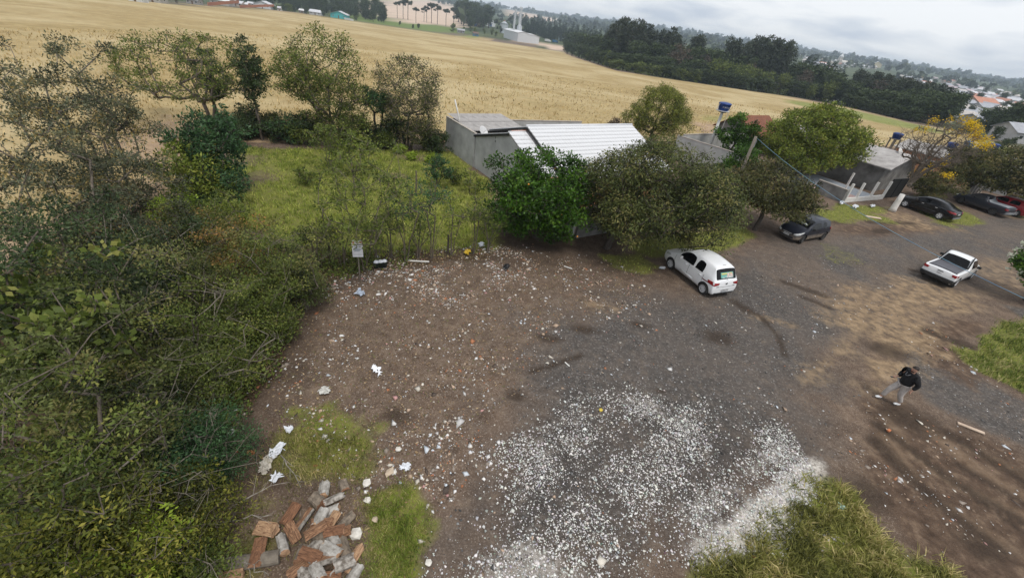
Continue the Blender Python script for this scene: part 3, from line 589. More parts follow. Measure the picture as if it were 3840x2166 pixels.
    tint = np.clip(np.repeat(g.normal(.5, tsd, nc), nleaf)+g.normal(0, .10, M), 0, 1)
    return (wv, wf), (lv, np.arange(4*M).reshape(-1, 4), np.repeat(tint, 4))
def tree(name, label, cat, base, lm, bark, group=None, rz=0.0, crown='crown', wood='trunk', **k):
    wd_, lf = grow(**k); b = np.array(base, float); root = thing(name, label, cat, b, rz, group)
    link(wood, npmesh(wood, wd_[0], wd_[1], bark, True), root)
    if lf is not None: link(crown, npmesh(crown, lf[0], lf[1], lm, attrs={'tint': lf[2]}), root)
    return root
def top(px, py, z):
    p = G(px, py, z); return (p[0], p[1])
def blobs_round(h, r, z0=.35, n=6, seed=0, sq=.75):
    g = np.random.default_rng(seed+77); out = [(0, 0, h*(1+z0)/2-.1*r, r*.8, r*.8, h*(1-z0)/2)]
    for i in range(n):
        a = 6.283*i/n+g.uniform(-.4, .4); q = g.uniform(.4, .65)*r; rr = g.uniform(.4, .6)*r
        out.append((q*math.cos(a), q*math.sin(a), g.uniform(h*(z0+.12), h-rr*sq), rr, rr, rr*sq))
    return out
def simple(name, label, cat, xy, h, r, lm, bark, seed, ncl=70, cr=.38, nleaf=70, leaf=.12, group=None, z0=.3, nst=1, trunk_r=None, sq=.8, shoots=0, **k):
    g = np.random.default_rng(seed); st = []
    for i in range(nst):
        a = 6.283*i/nst+g.uniform(-.5, .5); sp_ = (0 if nst == 1 else .35*r)
        st.append([(.05*i*math.cos(a), .05*i*math.sin(a), -.08), (sp_*.35*math.cos(a), sp_*.35*math.sin(a), h*.25), (sp_*math.cos(a)+g.normal(0, .1), sp_*math.sin(a)+g.normal(0, .1), h*(.55 if nst == 1 else .6))])
    if shoots: k['extra'] = [(r*g.uniform(-.9, .9), r*g.uniform(-.9, .9), h*g.uniform(.84, 1.14 if h < 4.6 else 1.0)) for _ in range(shoots)]
    return tree(name, label, cat, (xy[0], xy[1], float(terr(xy[0], xy[1]))-.03), lm, bark, group, seed=seed, stems=st, blobs=blobs_round(h, r, z0, seed=seed, sq=sq), ncl=ncl, cr=cr, nleaf=nleaf, leaf=leaf, trunk_r=trunk_r or (.03+.012*h), **k)
# ---- the thicket on the left: (top pixel, height, radius, leaf kind, label)
TH = [
 ((95, 120), 7.7, 2.4, 'grey', 90, 'tall thin tree with bare grey forks showing against the stubble', dict(leafless=.12, nst=2, leaf=.16, ar=.4, up=.9)),
 ((270, 280), 6.7, 2.1, 'grey', 100, 'grey leaved tree with open twiggy top beside the field', dict(nst=2, leaf=.15, up=.7)),
 ((30, 430), 6.3, 2.2, 'grey', 110, 'dense grey green tree behind the tall forked one', dict(leaf=.15)),
 ((330, 570), 5.0, 1.9, 'grey', 105, 'grey green bushy tree overhanging the field edge', dict(leaf=.14)),
 ((500, 660), 4.2, 1.6, 'grey', 80, 'small grey green tree at the end of the thicket towards the bright bush', dict(leaf=.14)),
 ((130, 770), 5.6, 2.0, 'dark', 100, 'dark grey green tree deep in the thicket', dict(leaf=.14)),
 ((430, 830), 4.2, 1.7, 'dark', 95, 'dark leaved shrub below the grey green trees', dict(leaf=.13)),
 ((60, 1000), 5.0, 1.7, 'mid', 70, 'shrub with broad fresh green leaves in the thicket', dict(leaf=.24, ar=.75, nleaf=34)),
 ((640, 900), 3.5, 1.5, 'olive', 85, 'olive brown shrub with pale crossing twigs', dict(leaf=.12)),
 ((850, 850), 2.9, 1.3, 'rust', 70, 'shrub with rusty orange young leaves', dict(leaf=.13)),
 ((330, 1060), 4.2, 1.7, 'olive', 95, 'olive leaved shrub filling the middle of the thicket', dict(leaf=.13)),
 ((620, 1120), 3.0, 1.5, 'mid', 85, 'mid green shrub over a tangle of pale branches', dict(leaf=.12)),
 ((900, 1040), 2.3, 1.3, 'mid', 75, 'loose green shrub leaning over the rubble', dict(leaf=.12)),
 ((150, 1330), 4.3, 1.8, 'olive', 90, 'yellowish green shrub hanging over thick pale limbs', dict(leaf=.13)),
 ((450, 1320), 3.2, 1.4, 'olive', 75, 'thin olive shrub above the leaning dead branch', dict(leaf=.12)),
 ((760, 1280), 2.1, 1.3, 'mid', 75, 'low spreading green shrub with many bare twigs', dict(leaf=.11)),
 ((60, 1640), 3.9, 1.6, 'mid', 95, 'yellow green bushy shrub at the thick end of the thicket', dict(leaf=.13)),
 ((360, 1680), 2.9, 1.4, 'olive', 85, 'shrub of small yellow green starry leaves', dict(leaf=.12)),
 ((640, 1600), 2.0, 1.2, 'deep', 85, 'dark blue green shrub behind the bare branches', dict(leaf=.11)),
 ((800, 1640), 1.2, .9, 'deep', 55, 'low dark green bush beside the two orange bricks', dict(leaf=.09)),
 ((120, 1960), 3.1, 1.3, 'yel', 100, 'yellow green shrub with broad leaves at the thicket foot', dict(leaf=.13)),
 ((430, 1960), 2.1, 1.2, 'yel', 95, 'leafy yellow green shrub near the firewood', dict(leaf=.12)),
 ((640, 1900), 1.5, 1.1, 'yel', 75, 'low yellow green shrub behind the long grey log', dict(leaf=.11)),
 ((330, 2120), 1.9, 1.1, 'lime', 70, 'bright green leafy shrub at the foot of the thicket', dict(leaf=.13)),
 ((640, 2120), 1.1, .9, 'mid', 60, 'low green plants beside the long grey log', dict(leaf=.11)),
 ((1010, 1090), 1.9, 1.1, 'mid', 60, 'green shrub in the corner between thicket and fence row', dict(leaf=.12)),
 ((1120, 960), 2.3, 1.1, 'olive', 60, 'olive shrub beside the tree with the notice', dict(leaf=.12)),
 ((990, 900), 2.8, 1.3, 'mid', 75, 'green shrub at the corner of the grassy lot', dict(leaf=.12)),
 ((760, 760), 3.0, 1.4, 'mid', 75, 'mid green shrub below the small lime bush', dict(leaf=.13)),
]
for i, (tp, h, r_, lm, ncl, lab, kw) in enumerate(TH):
    kw = dict(kw); kw.setdefault('nst', 3); kw.setdefault('cr', .34); kw.setdefault('nleaf', 104); kw['leaf'] = kw['leaf']*.70 if kw['leaf'] < .2 else .17
    simple('thicket_tree' if h > 3.6 else 'thicket_shrub', lab, 'tree' if h > 3.6 else 'shrub', top(*tp, h), h, r_, LM[lm], bark_b if i % 3 == 0 else bark_m, 100+i, ncl=ncl, group='trees and shrubs of the thicket', z0=.12 if h < 4.5 else .2, trunk_r=.025+.008*h, jit=.07, twig=2, r0=.006, shoots=16, tsd=.3, **kw)
# bare pale branches among the shrubs
def bare(tp, h, r_, seed, label, name='dead_branches', nst=2, ncl=20, **k):
    xy = top(*tp, h); g = np.random.default_rng(seed); st = []
    for i in range(nst):
        a = g.uniform(-.9, 1.4); st.append([(0, 0, -.05), (.35*r_*math.cos(a), .35*r_*math.sin(a), h*.45), (.8*r_*math.cos(a), .8*r_*math.sin(a), h*.8)])
    return tree(name, label, 'dead branches', (*xy, -.03), LM['yel'], bark_b, 'bare branches in the thicket', seed=seed, stems=st, blobs=[(.25*r_, 0, h*.75, r_, r_, h*.35)], ncl=ncl, cr=.4, nleaf=3, leaf=.09, leafless=.7, twig=3, r0=.005, jit=.035, trunk_r=.032, up=.08, step=.35, **k)
bare((330, 1430), 3.6, 2.0, 901, 'bare pale branching limbs arching over the thicket')
bare((560, 1560), 2.9, 1.8, 902, 'long bare grey branches reaching towards the orange bricks')
bare((620, 1040), 3.6, 1.5, 903, 'cluster of bare pale twigs above the olive shrub')
bare((820, 1230), 2.4, 1.4, 904, 'bare thin branches at the edge of the rubble')
bare((500, 2020), 2.2, 1.4, 905, 'forked white branch over the yellow green shrubs', ncl=10)
# ---- lot: hedge bushes, back row, trees
G6 = 'trees round the grassy lot'
simple('bush', 'tall dark green rounded bush in the hedge left of the lot', 'bush', top(745, 395, 4.6), 4.6, 1.9, LM['deep'], bark_d, 201, ncl=120, cr=.42, nleaf=60, leaf=.20, group=G6, nst=3, z0=.08)
simple('bush', 'lighter green rounded bush in front of the tall dark one', 'bush', top(690, 500, 3.6), 3.6, 1.8, LM['fern'], bark_d, 202, ncl=120, cr=.42, nleaf=60, leaf=.18, group=G6, nst=3, z0=.06)
simple('bush', 'dark bush at the lot corner under the lighter one', 'bush', top(800, 620, 2.2), 2.2, 1.2, LM['deep'], bark_d, 203, ncl=70, cr=.36, nleaf=55, leaf=.16, group=G6, nst=3, z0=.05)
simple('bush', 'small vivid lime green bush between hedge and thicket', 'bush', top(650, 735, 2.3), 2.3, 1.0, LM['lime'], bark_d, 204, ncl=60, cr=.34, nleaf=60, leaf=.16, group=G6, nst=3, z0=.05)
simple('bush', 'leafy green bush below the lime bush', 'bush', top(830, 740, 1.7), 1.7, 1.0, LM['fern'], bark_d, 205, ncl=55, cr=.34, nleaf=50, leaf=.14, group=G6, nst=3, z0=.05)
b = G(800, 480)
tree('umbrella_tree', 'wide umbrella crowned tree with bare branches and a thin leafy rim', 'tree', (b[0], b[1], -.03), LM['mid'], bark_m, G6, seed=210, stems=[[(0, 0, 0), (-.2, 0, 1.2), (-1.0, .3, 3.4)], [(0.1, 0, 0), (.4, .1, 1.6), (.7, .2, 3.6)], [(0, .1, 0), (-.6, .4, 1.8), (-2.2, .3, 3.6)]],
     blobs=[(-.8, 0, 4.2, 5.2, 3.8, 2.3), (-2.2, 0, 3.8, 4.0, 3.2, 2.0), (1.6, 0, 4.6, 3.2, 2.8, 1.9)], ncl=330, cr=.45, nleaf=36, leaf=.17, shell=.86, trunk_r=.13, jit=.06, up=.5, lo=1.8, twig=3)
g_ = G(800, 475)
tree('ivy_tree', 'dense dark leafy tree growing inside the umbrella crown', 'tree', (g_[0]+.8, g_[1]-.3, -.03), LM['dark'], bark_d, G6, seed=211, stems=[[(0, 0, 0), (-.1, 0, 2.5), (0, 0, 4.6)]], blobs=[(0, 0, 4.4, .9, .9, 1.2), (.2, 0, 3.2, .7, .7, 1.0)], ncl=45, cr=.35, nleaf=60, leaf=.18, trunk_r=.09)
g_ = G(985, 525)
tree('slim_tree', 'slim dark evergreen with bare lower trunk behind the lot', 'tree', (g_[0], g_[1], -.03), LM['dark'], bark_m, G6, seed=212, stems=[[(0, 0, 0), (-.1, 0, 2.5), (-.15, 0, 6.2)]], blobs=[(-.1, 0, 5.6, .75, .75, 1.4), (.25, 0, 4.2, .95, .9, 1.1), (0, 0, 3.2, .6, .6, .8)], ncl=75, cr=.36, nleaf=60, leaf=.18, trunk_r=.09, lo=1.9)
g_ = G(1260, 545)
tree('big_tree', 'biggest leafy tree at the back of the lot with dense lower foliage', 'tree', (g_[0], g_[1], -.03), LM['mid'], bark_m, G6, seed=213, stems=[[(0, 0, 0), (-.2, 0, 2.2), (-.4, 0, 5.0)], [(.2, 0, 0), (.5, 0, 2.2), (1.0, 0, 4.6)], [(-.2, 0, 0), (-1.0, 0, 2.0), (-2.2, 0, 4.2)]],
     blobs=[(-.4, 0, 5.4, 2.9, 2.4, 2.8), (.6, 0, 3.2, 2.4, 2.0, 2.4), (-2.4, 0, 4.8, 2.0, 1.8, 1.8), (.2, 0, 1.8, 2.3, 1.8, 1.7)], ncl=480, cr=.5, nleaf=46, leaf=.16, trunk_r=.12, jit=.06, lo=.3)
g_ = G(1530, 555)
tree('twiggy_tree', 'half bare twiggy tree beside the grey boundary wall', 'tree', (g_[0], g_[1], -.03), LM['olive'], bark_m, G6, seed=214, stems=[[(0, 0, 0), (0, 0, 2), (.3, 0, 4.4)], [(.2, 0, 0), (.7, 0, 2), (1.3, 0, 4.2)], [(-.2, 0, 0), (-.6, 0, 2), (-1.1, 0, 4.6)]],
     blobs=[(0, 0, 4.8, 2.9, 2.3, 2.2), (.3, 0, 2.6, 2.5, 2.0, 2.2)], ncl=400, cr=.5, nleaf=30, leaf=.14, trunk_r=.10, jit=.06, lo=.4, twig=5, r0=.012)
for i, (px, py, h, r_, lm, lab) in enumerate([(905, 520, 1.6, 1.1, 'dark', 'dark hedge bush between the umbrella tree and the slim tree'), (1040, 530, 1.7, 1.2, 'dark', 'dark hedge bush right of the slim evergreen'), (1130, 538, 1.8, 1.2, 'mid', 'olive hedge bush below the biggest tree'), (1380, 550, 2.2, 1.3, 'dark', 'dark shrub between the biggest tree and the twiggy one'), (1440, 555, 1.5, 1.0, 'mid', 'green undershrub beneath the twiggy tree'), (1640, 568, 1.9, 1.1, 'dark', 'dark shrub against the end of the grey wall'), (860, 545, 2.0, 1.0, 'dark', 'dark shrub at the back corner of the lot'), (1310, 420, 4.4, 1.1, 'deep', 'blue green sapling between the two tall trees')]):
    if i == 7: g_ = G(1420, 548)
    else: g_ = G(px, py)
    simple('hedge_bush' if i != 7 else 'sapling', lab, 'bush', g_, h, r_, LM[lm], bark_d, 230+i, ncl=70, cr=.36, nleaf=48, leaf=.16, group=G6, nst=3, z0=.05 if i != 7 else .6)
for i, (px, py, h, r_, lm, lab) in enumerate([(950, 512, 2.4, 1.3, 'dark', 'dark tall hedge bush under the slim evergreen'), (1090, 528, 2.3, 1.4, 'deep', 'blue green hedge bush left of the biggest tree'), (1180, 532, 2.6, 1.5, 'dark', 'dark hedge bush at the foot of the biggest tree'), (1330, 540, 2.8, 1.6, 'mid', 'green hedge bush right of the biggest tree'), (1480, 548, 2.6, 1.5, 'dark', 'dark hedge bush at the foot of the twiggy tree'), (1590, 556, 2.8, 1.5, 'olive', 'olive hedge bush between twiggy tree and wall'), (1010, 508, 1.9, 1.2, 'olive', 'olive hedge bush behind the slim evergreen')]):
    simple('hedge_bush', lab, 'bush', G(px, py), h, r_, LM[lm], bark_d, 245+i, ncl=90, cr=.38, nleaf=50, leaf=.15, group=G6, nst=3, z0=.05)
# ---- fence row of the lot: spindly trees
SP = [((1372, 1012), 5.9, 2.3, 'mid', 130, 40, 'spindly many stemmed tree that carries the notice'), ((1290, 1000), 3.6, 1.2, 'fern', 38, 26, 'thin shrub left of the notice tree'), ((1525, 978), 4.2, 1.3, 'deep', 26, 30, 'sapling with forked stem and dark leaf tufts in the fence row'), ((1470, 972), 3.3, .9, 'mid', 30, 30, 'slender sapling next to the forked one'), ((1622, 968), 4.3, 1.1, 'deep', 24, 28, 'slender sapling with leaf tufts at its top and a pale broken stem'), ((1695, 958), 3.6, .9, 'fern', 24, 24, 'thin twiggy sapling beside the dark fence post'), ((1775, 950), 3.9, .9, 'mid', 34, 26, 'feathery upright sapling beside the citrus tree'), ((1570, 965), 2.6, .8, 'mid', 26, 26, 'short thin sapling in the fence row'), ((1200, 1010), 2.6, 1.1, 'olive', 50, 34, 'twiggy low shrub at the lot corner'), ((1415, 985), 2.2, .9, 'olive', 40, 30, 'twiggy undershrub right of the notice tree'), ((1830, 942), 2.4, .8, 'mid', 30, 30, 'low green shoot at the foot of the citrus tree')]
for i, (bp_, h, r_, lm, ncl, nl, lab) in enumerate(SP):
    g_ = G(*bp_); simple('fence_row_tree', lab, 'sapling', g_, h, r_, LM[lm], bark_m, 260+i, ncl=ncl, cr=.30, nleaf=nl, leaf=.12, group='saplings of the fence row', nst=3, z0=.38, trunk_r=.032, up=.8, jit=.06, r0=.009)
for i, (px, py, h, lm, lab) in enumerate([(1150, 690, 1.0, 'mid', 'leafy weed in the grass of the lot near the bare soil'), (1500, 575, .9, 'lime', 'pale lime seedling in the lot below the twiggy tree'), (1545, 600, .7, 'lime', 'small lime seedling beside the brush pile'), (1615, 610, .8, 'lime', 'lime seedling near the grey wall'), (1640, 700, 2.0, 'deep', 'dark leafed plant in the middle of the lot'), (1700, 690, 1.3, 'mid', 'green weed clump at the foot of the grey wall'), (1760, 720, 1.5, 'mid', 'weed clump along the grey wall next to the citrus tree'), (1240, 640, 3.3, 'mid', 'young leafy tree standing in the grassy lot'), (1330, 660, 3.0, 'fern', 'young tree with fresh leaves standing in the grassy lot')]):
    g_ = G(px, py); simple('young_plant', lab, 'plant', g_, h, .35*h+.25, LM[lm], bark_m, 290+i, ncl=18 if h < 1.8 else 45, cr=.24, nleaf=34, leaf=.16, group='plants growing in the lot', nst=3, z0=.2 if h < 1.8 else .4, trunk_r=.03)
# ---- citrus tree with fruit
g_ = G(2005, 905); cb = blobs_round(5.3, 3.1, .08, 9, 3, .95)
ct = tree('orange_tree', 'dense glossy green citrus tree dotted with oranges', 'tree', (g_[0], g_[1]+.6, -.03), LM['citrus'], bark_d, None, seed=300, stems=[[(0, 0, 0), (0, 0, 1.0), (.1, 0, 3.2)]], blobs=cb, ncl=460, cr=.46, nleaf=60, leaf=.18, ar=.5, trunk_r=.14, lo=.25, tsd=.25)
om = MB().lathe([(.001, -.045), (.035, -.03), (.045, 0), (.035, .03), (.001, .045)], n=7).mesh('orange', mat('orange_fruit', (.72, .30, .04), rough=.5), True); g = np.random.default_rng(3)
for i in range(28):
    bb = cb[g.integers(len(cb))]; d = g.normal(size=3); d /= np.linalg.norm(d); p = np.array(bb[:3])+d*np.array(bb[3:6])*1.03
    if p[2] < .5: continue
    link('orange', om, ct, p)
# ---- big olive tree by the white car and its neighbours
def dome(name, label, basepx, h, rx, seed, lm, ncl, nleaf, leaf=.13, ofs=(0, 0), low=.2, trunk_r=.18, bend=(0, 0), cr=.42, group=None, n=10, droop=.15, zr=(.36, .72)):
    g_ = G(*basepx); g = np.random.default_rng(seed); bl = [(ofs[0], ofs[1], h*.60, rx*.82, rx*.8, h*.37)]
    for i in range(n):
        a = 6.283*i/n+g.uniform(-.3, .3); q = rx*g.uniform(.5, .68); rr = rx*g.uniform(.30, .42)
        bl.append((ofs[0]+q*math.cos(a), ofs[1]+q*math.sin(a), h*g.uniform(*zr), rr, rr, rr*.8))
    bl.append((ofs[0], ofs[1], h*.8, rx*.5, rx*.5, h*.19))
    return tree(name, label, 'tree', (g_[0], g_[1], -.03), LM[lm], bark_d, group, seed=seed, stems=[[(0, 0, 0), (bend[0]*.5, bend[1]*.5, h*.22), (ofs[0]*.8, ofs[1]*.8, h*.55)]], blobs=bl, ncl=ncl, cr=cr, nleaf=nleaf, leaf=leaf, ar=.34, trunk_r=trunk_r, lo=h*low, droop=droop, shell=.55, tsd=.3)
dome('olive_crowned_tree', 'broad olive brown domed tree overhanging the parked white hatchback', (2275, 930), 6.5, 4.5, 310, 'olive', 950, 74, ofs=(2.0, .1), low=.10, cr=.52, leaf=.155, n=14, zr=(.24, .68), droop=.25, bend=(.3, .0), trunk_r=.2)
dome('olive_crowned_tree', 'smaller olive brown domed tree next to the black hatchback', (2830, 862), 4.6, 3.3, 311, 'olive2', 400, 60, ofs=(.0, .9), low=.40, trunk_r=.13, cr=.5, leaf=.20)
dome('olive_crowned_tree', 'olive brown spreading tree over the dark pickup and red car', (3590, 752), 6.0, 5.4, 312, 'olive2', 520, 60, ofs=(3.0, .5), low=.36, trunk_r=.2, leaf=.27, cr=.6)
g_ = G(3490, 762); simple('bush', 'shaggy green bush between the painted trunk and the dark pickup', 'bush', (g_[0], g_[1]+1), 3.0, 2.0, LM['olive2'], bark_d, 313, ncl=110, cr=.42, nleaf=60, leaf=.2, nst=3, z0=.05)
xy = top(2500, 312, 6.2); tree('willow_tree', 'weeping yellow green tree behind the white roofed house', 'tree', (*xy, -.03), LM['willow'], bark_d, None, seed=320, stems=[[(0, 0, 0), (0, 0, 2), (.2, 0, 4)]], blobs=[(0, 0, 3.5, 3.1, 2.7, 2.7), (.3, 0, 5.0, 2.1, 1.9, 1.3), (-1.9, 0, 2.6, 1.8, 1.6, 1.8), (2.3, 0, 2.6, 1.9, 1.6, 1.9)], ncl=400, cr=.45, nleaf=60, leaf=.22, ar=.25, droop=.4, trunk_r=.16, lo=.5)
xy = top(2335, 424, 2.6); simple('bush', 'small brownish bush behind the white roof', 'bush', xy, 2.6, 1.6, LM['brown'], bark_d, 321, ncl=90, cr=.38, nleaf=46, leaf=.16, nst=3, z0=.05)
xy = top(2800, 425, 5.0); tree('leafy_tree', 'leafy bright green tree right of the water tower', 'tree', (*xy, -.03), LM['citrus'], bark_d, None, seed=322, stems=[[(0, 0, 0), (0, 0, 2), (0, 0, 4)]], blobs=[(0, 0, 4.0, 1.3, 1.3, 1.0), (-1.2, 0, 3.0, 1.0, 1.0, .8), (.9, 0, 2.9, 1.3, 1.2, 1.3), (0, -.5, 1.8, 1.5, 1.4, 1.4)], ncl=130, cr=.42, nleaf=55, leaf=.22, ar=.5, trunk_r=.12, lo=.4)
xy = G(2745, 690, 0); simple('leafy_tree', 'rounded dark citrus tree in front of the side wall', 'tree', (xy[0], xy[1]), 3.6, 1.9, LM['citrus'], bark_d, 323, ncl=150, cr=.42, nleaf=55, leaf=.2, nst=2, z0=.1)
xy = top(3120, 400, 6.7); dm = tree('feathery_tree', 'large light green feathery tree beside the wooden pole', 'tree', (*xy, -.03), LM['fern'], bark_m, None, seed=324, stems=[[(0, 0, 0), (0, 0, 1.4), (-.5, 0, 3.6)], [(.1, 0, 0), (.5, 0, 1.6), (1.8, 0, 3.8)]], blobs=[(0, 0, 4.4, 4.6, 3.2, 2.1), (-3.2, 0, 3.3, 2.4, 2.2, 1.7), (3.2, 0, 3.8, 2.4, 2.2, 1.6), (.6, 0, 5.6, 2.6, 2.2, 1.4), (.8, -1, 3.0, 3.4, 2.2, 1.5), (-1.5, -1.6, 2.3, 3.0, 2.0, 1.4)], ncl=560, cr=.55, nleaf=56, leaf=.24, ar=.45, trunk_r=.2, lo=1.0)
# ---- yellow flowering tree with a whitewashed trunk
g_ = G(3345, 790); ip = tree('yellow_flowering_tree', 'nearly leafless tree with yellow blossom and a whitewashed trunk', 'tree', (g_[0], g_[1], -.03), LM['brown'], bark_m, None, seed=330, stems=[[(0, 0, 0), (.05, .1, 2.4), (.2, .2, 3.2)]]+[[(.1, .1, 2.3+.12*k), (.35+.9*math.cos(k*1.05), .3+.8*math.sin(k*1.05), 4.3), (.9+2.0*math.cos(k*1.05), .6+1.7*math.sin(k*1.05), 6.2+.5*(k % 2))] for k in range(6)], blobs=[(.9, .6, 5.9, 3.0, 2.6, 1.9), (.5, .4, 5.0, 2.2, 2.0, 1.2)], ncl=330, cr=.55, nleaf=3, leaf=.14, leafless=.3, twig=7, r0=.008, trunk_r=.15, up=.10, shell=.2, jit=.03)
mb = MB(); mb.lathe([(.01, 0.0), (.30, .02), (.25, .3), (.215, 1.0), (.20, 1.55), (.01, 1.56)], n=14); mb.obj('painted_base', mat('whitewash', (.75, .73, .70), (.58, .55, .50), 5, .9, bump=.3), ip, smooth=True)
g = np.random.default_rng(8); fl = []
for i in range(44):
    a = g.uniform(-1.4, 1.9); el = g.uniform(.1, 1.2); rr = np.array([2.9, 2.6, 2.0])*g.uniform(.85, 1.08); c = np.array([.9, .6, 5.9])+rr*np.array([math.cos(a)*math.cos(el), math.sin(a)*math.cos(el), math.sin(el)])
    if i > 34: c = np.array([1.6, .3, 4.1])+g.normal(0, [.9, .7, .5])
    fl.append(c)
fl = np.array(fl); M = len(fl)*40; p = np.repeat(fl, 40, 0)+g.normal(0, .15, (M, 3)); d = g.normal(size=(M, 3)); d /= np.linalg.norm(d, axis=1)[:, None]; s = np.cross(d, g.normal(size=(M, 3))); s /= np.linalg.norm(s, axis=1)[:, None]
link('blossom', npmesh('blossom', np.stack([p-d*.06, p+s*.05, p+d*.06, p-s*.05], 1).reshape(-1, 3), np.arange(4*M).reshape(-1, 4), leafmat('blossom_yellow', (.55, .33, .008), (.80, .56, .02), trans=.3, gain=1.0), attrs={'tint': g.random(4*M)}), ip)
# ---- flowering tree whose branch ends reach in at the right
p = G(3962, 1000, 2.3); rt_ = tree('white_flowering_tree', 'dark leaved tree with white blossom reaching over the verge by the cable', 'tree', (p[0], p[1], -.03), LM['citrus'], bark_d, None, seed=340, stems=[[(0, 0, 0), (0, 0, 1), (-.2, 0, 1.9)]], blobs=[(-.2, 0, 2.4, 1.75, 1.6, 1.2), (-1.0, -.5, 2.0, .9, .9, .7)], ncl=110, cr=.35, nleaf=50, leaf=.2, ar=.5, trunk_r=.1, lo=.9)
g = np.random.default_rng(9); M = 45; d = g.normal(size=(M, 3)); d /= np.linalg.norm(d, axis=1)[:, None]; pc = np.array([-.2, 0, 2.4])+d*np.array([1.9, 1.75, 1.3]); p = np.repeat(pc, 8, 0)+g.normal(0, .07, (M*8, 3)); d = g.normal(size=p.shape)*.05; s = g.normal(size=p.shape)*.05
link('blossom', npmesh('blossom', np.stack([p-d, p+s, p+d, p-s], 1).reshape(-1, 3), np.arange(4*len(p)).reshape(-1, 4), leafmat('blossom_white', (.50, .55, .40), (.75, .76, .62), trans=.3, gain=1.0), attrs={'tint': g.random(4*len(p))}), rt_)
# ---- low ground cover under the thicket
rs = np.random.default_rng(21)
P = scatter(90000, (-19, -5), (1.5, 20), lambda x, y: gval(thick, x, y)*np.clip((fbm(x/1.2, y/1.2+3, 3)-.35)*4, 0, 1))
n = len(P); P[:, 2] += rs.uniform(.02, .45, n)*np.clip(fbm(P[:, 0]/1.5, P[:, 1]/1.5, 2)*2-.4, .1, 1); d = rs.normal(size=(n, 3)); d[:, 2] *= .5; d /= np.linalg.norm(d, axis=1)[:, None]; s = np.cross(d, rs.normal(size=(n, 3))); s /= np.linalg.norm(s, axis=1)[:, None]; ln = rs.uniform(.04, .085, n)[:, None]
tag(link('ground_cover', npmesh('ground_cover', np.stack([P-d*ln, P+s*ln*.5, P+d*ln, P-s*ln*.5], 1).reshape(-1, 3), np.arange(4*n).reshape(-1, 4), LM['mid'], attrs={'tint': np.repeat(np.clip(rs.normal(.45, .25, n), 0, 1), 4)})), 'low leafy growth covering the floor of the thicket', kind='stuff')
# ================================================================= NEAR BUILDINGS AND WALLS
conc = mat('grey_render', (.50, .50, .485), (.31, .31, .30), .9, .9, bump=.25, bscale=14, ramp=(.3, .7))
conc_d = mat('dark_render', (.24, .23, .22), (.12, .115, .105), 1.2, .92, bump=.3, bscale=12)
capm = mat('coping', (.42, .38, .33), (.28, .25, .22), 2, .9)
whiteroof = mat('white_tile', (.70, .705, .72), (.56, .565, .58), .8, .5, ramp=(.3, .6))
fibro = mat('fibre_cement', (.42, .40, .385), (.27, .255, .245), 1.2, .9, bump=.2)
salmon = mat('salmon_paint', (.50, .26, .15), (.40, .20, .11), 2, .9)
brickm = mat('red_brick', (.48, .20, .11), (.30, .12, .07), 8, .9, bump=.4)
blackm = mat('black_paint', (.015, .015, .017), (.01, .01, .01), 3, .5)
whitem = mat('white_paint', (.74, .73, .70), (.58, .56, .52), 3, .8)
glassd = mat('window_glass', (.03, .035, .04), (.02, .022, .025), 1, .08, spec=.6)
woodm = mat('grey_wood', (.23, .20, .165), (.11, .095, .075), 14, .9, bump=.4, stretch=(1, 1, .1))
doorm = mat('brown_door', (.16, .09, .05), (.10, .055, .03), 6, .6)
A0 = np.array([-6.333, 35.626]); PH = math.atan2(.5902, .8073)
uu = np.array([.5902, -.8073]); vv = np.array([.8073, .5902])
def S(s, x): return A0+s*uu+x*vv
# local frame: x along the road, y = -s (away from the road)
def wall(name, label, p, q, h, t=.15, m=conc, cap=True, z0=-.1, cat='wall', group=None):
    p = np.array(p[:2], float); q = np.array(q[:2], float); d = q-p; Ln = np.linalg.norm(d); rz = math.atan2(d[1], d[0]); o = thing(name, label, cat, (p[0], p[1], float(terr(*p))), rz, group)
    MB().box((Ln/2, 0, (h+z0)/2), (Ln, t, h-z0)).obj('wall_face', m, o)
    if cap: MB().box((Ln/2, 0, h+.03), (Ln+.03, t+.05, .06)).obj('coping', capm, o)
    return o
wall('boundary_wall', 'grey rendered boundary wall between the grassy lot and the house', S(-1.9, 0), S(3.3, 0), 2.5)
wall('boundary_wall', 'low end of the grey boundary wall behind the citrus tree', S(12.4, 0), S(15.9, 0), 1.9)
wall('back_wall', 'grey rear wall facing the field behind the white roofed house', S(-1.7, 5.6), S(-1.0, 14.0), 2.25)
p_ = S(-.95, 14.15); wall('brick_pier', 'short bare orange brick wall end at the field corner', p_, p_+vv*.9-uu*.1, 1.9, m=brickm, cap=False)
wall('front_wall', 'dark weathered street wall under the domed tree', S(16.02, .1), S(16.02, 15), 1.75, m=conc_d)
# house with white tile effect roof
hs = thing('house', 'house with white wavy tiled roof and grey blank side wall', 'house', (A0[0], A0[1], 0), PH)
def gable(x0, x1, pts, name, m, parent):   # pts (s,z)
    b = MB(); b.prism([(x0, -s, z) for s, z in pts], (x1-x0, 0, 0)); return b.obj(name, m, parent)
gable(.0, .16, [(3.34, -.1), (3.34, 2.42), (7.97, 3.74), (12.2, 2.10), (12.2, -.1)], 'side_wall', conc, hs)
gable(1.42, 1.58, [(3.4, 2.2), (8.0, 4.08), (12.6, 2.3)], 'upper_gable', brickm, hs)
gable(10.8, 10.95, [(3.4, -.1), (3.4, 2.4), (8.0, 4.08), (12.6, 2.3), (12.6, -.1)], 'far_wall', salmon, hs)
MB().box((5.5, -12.5, 1.1), (10.55, .16, 2.4)).obj('front_wall', salmon, hs)
MB().box((5.5, -3.45, 1.1), (10.55, .16, 2.4)).obj('rear_wall', salmon, hs)
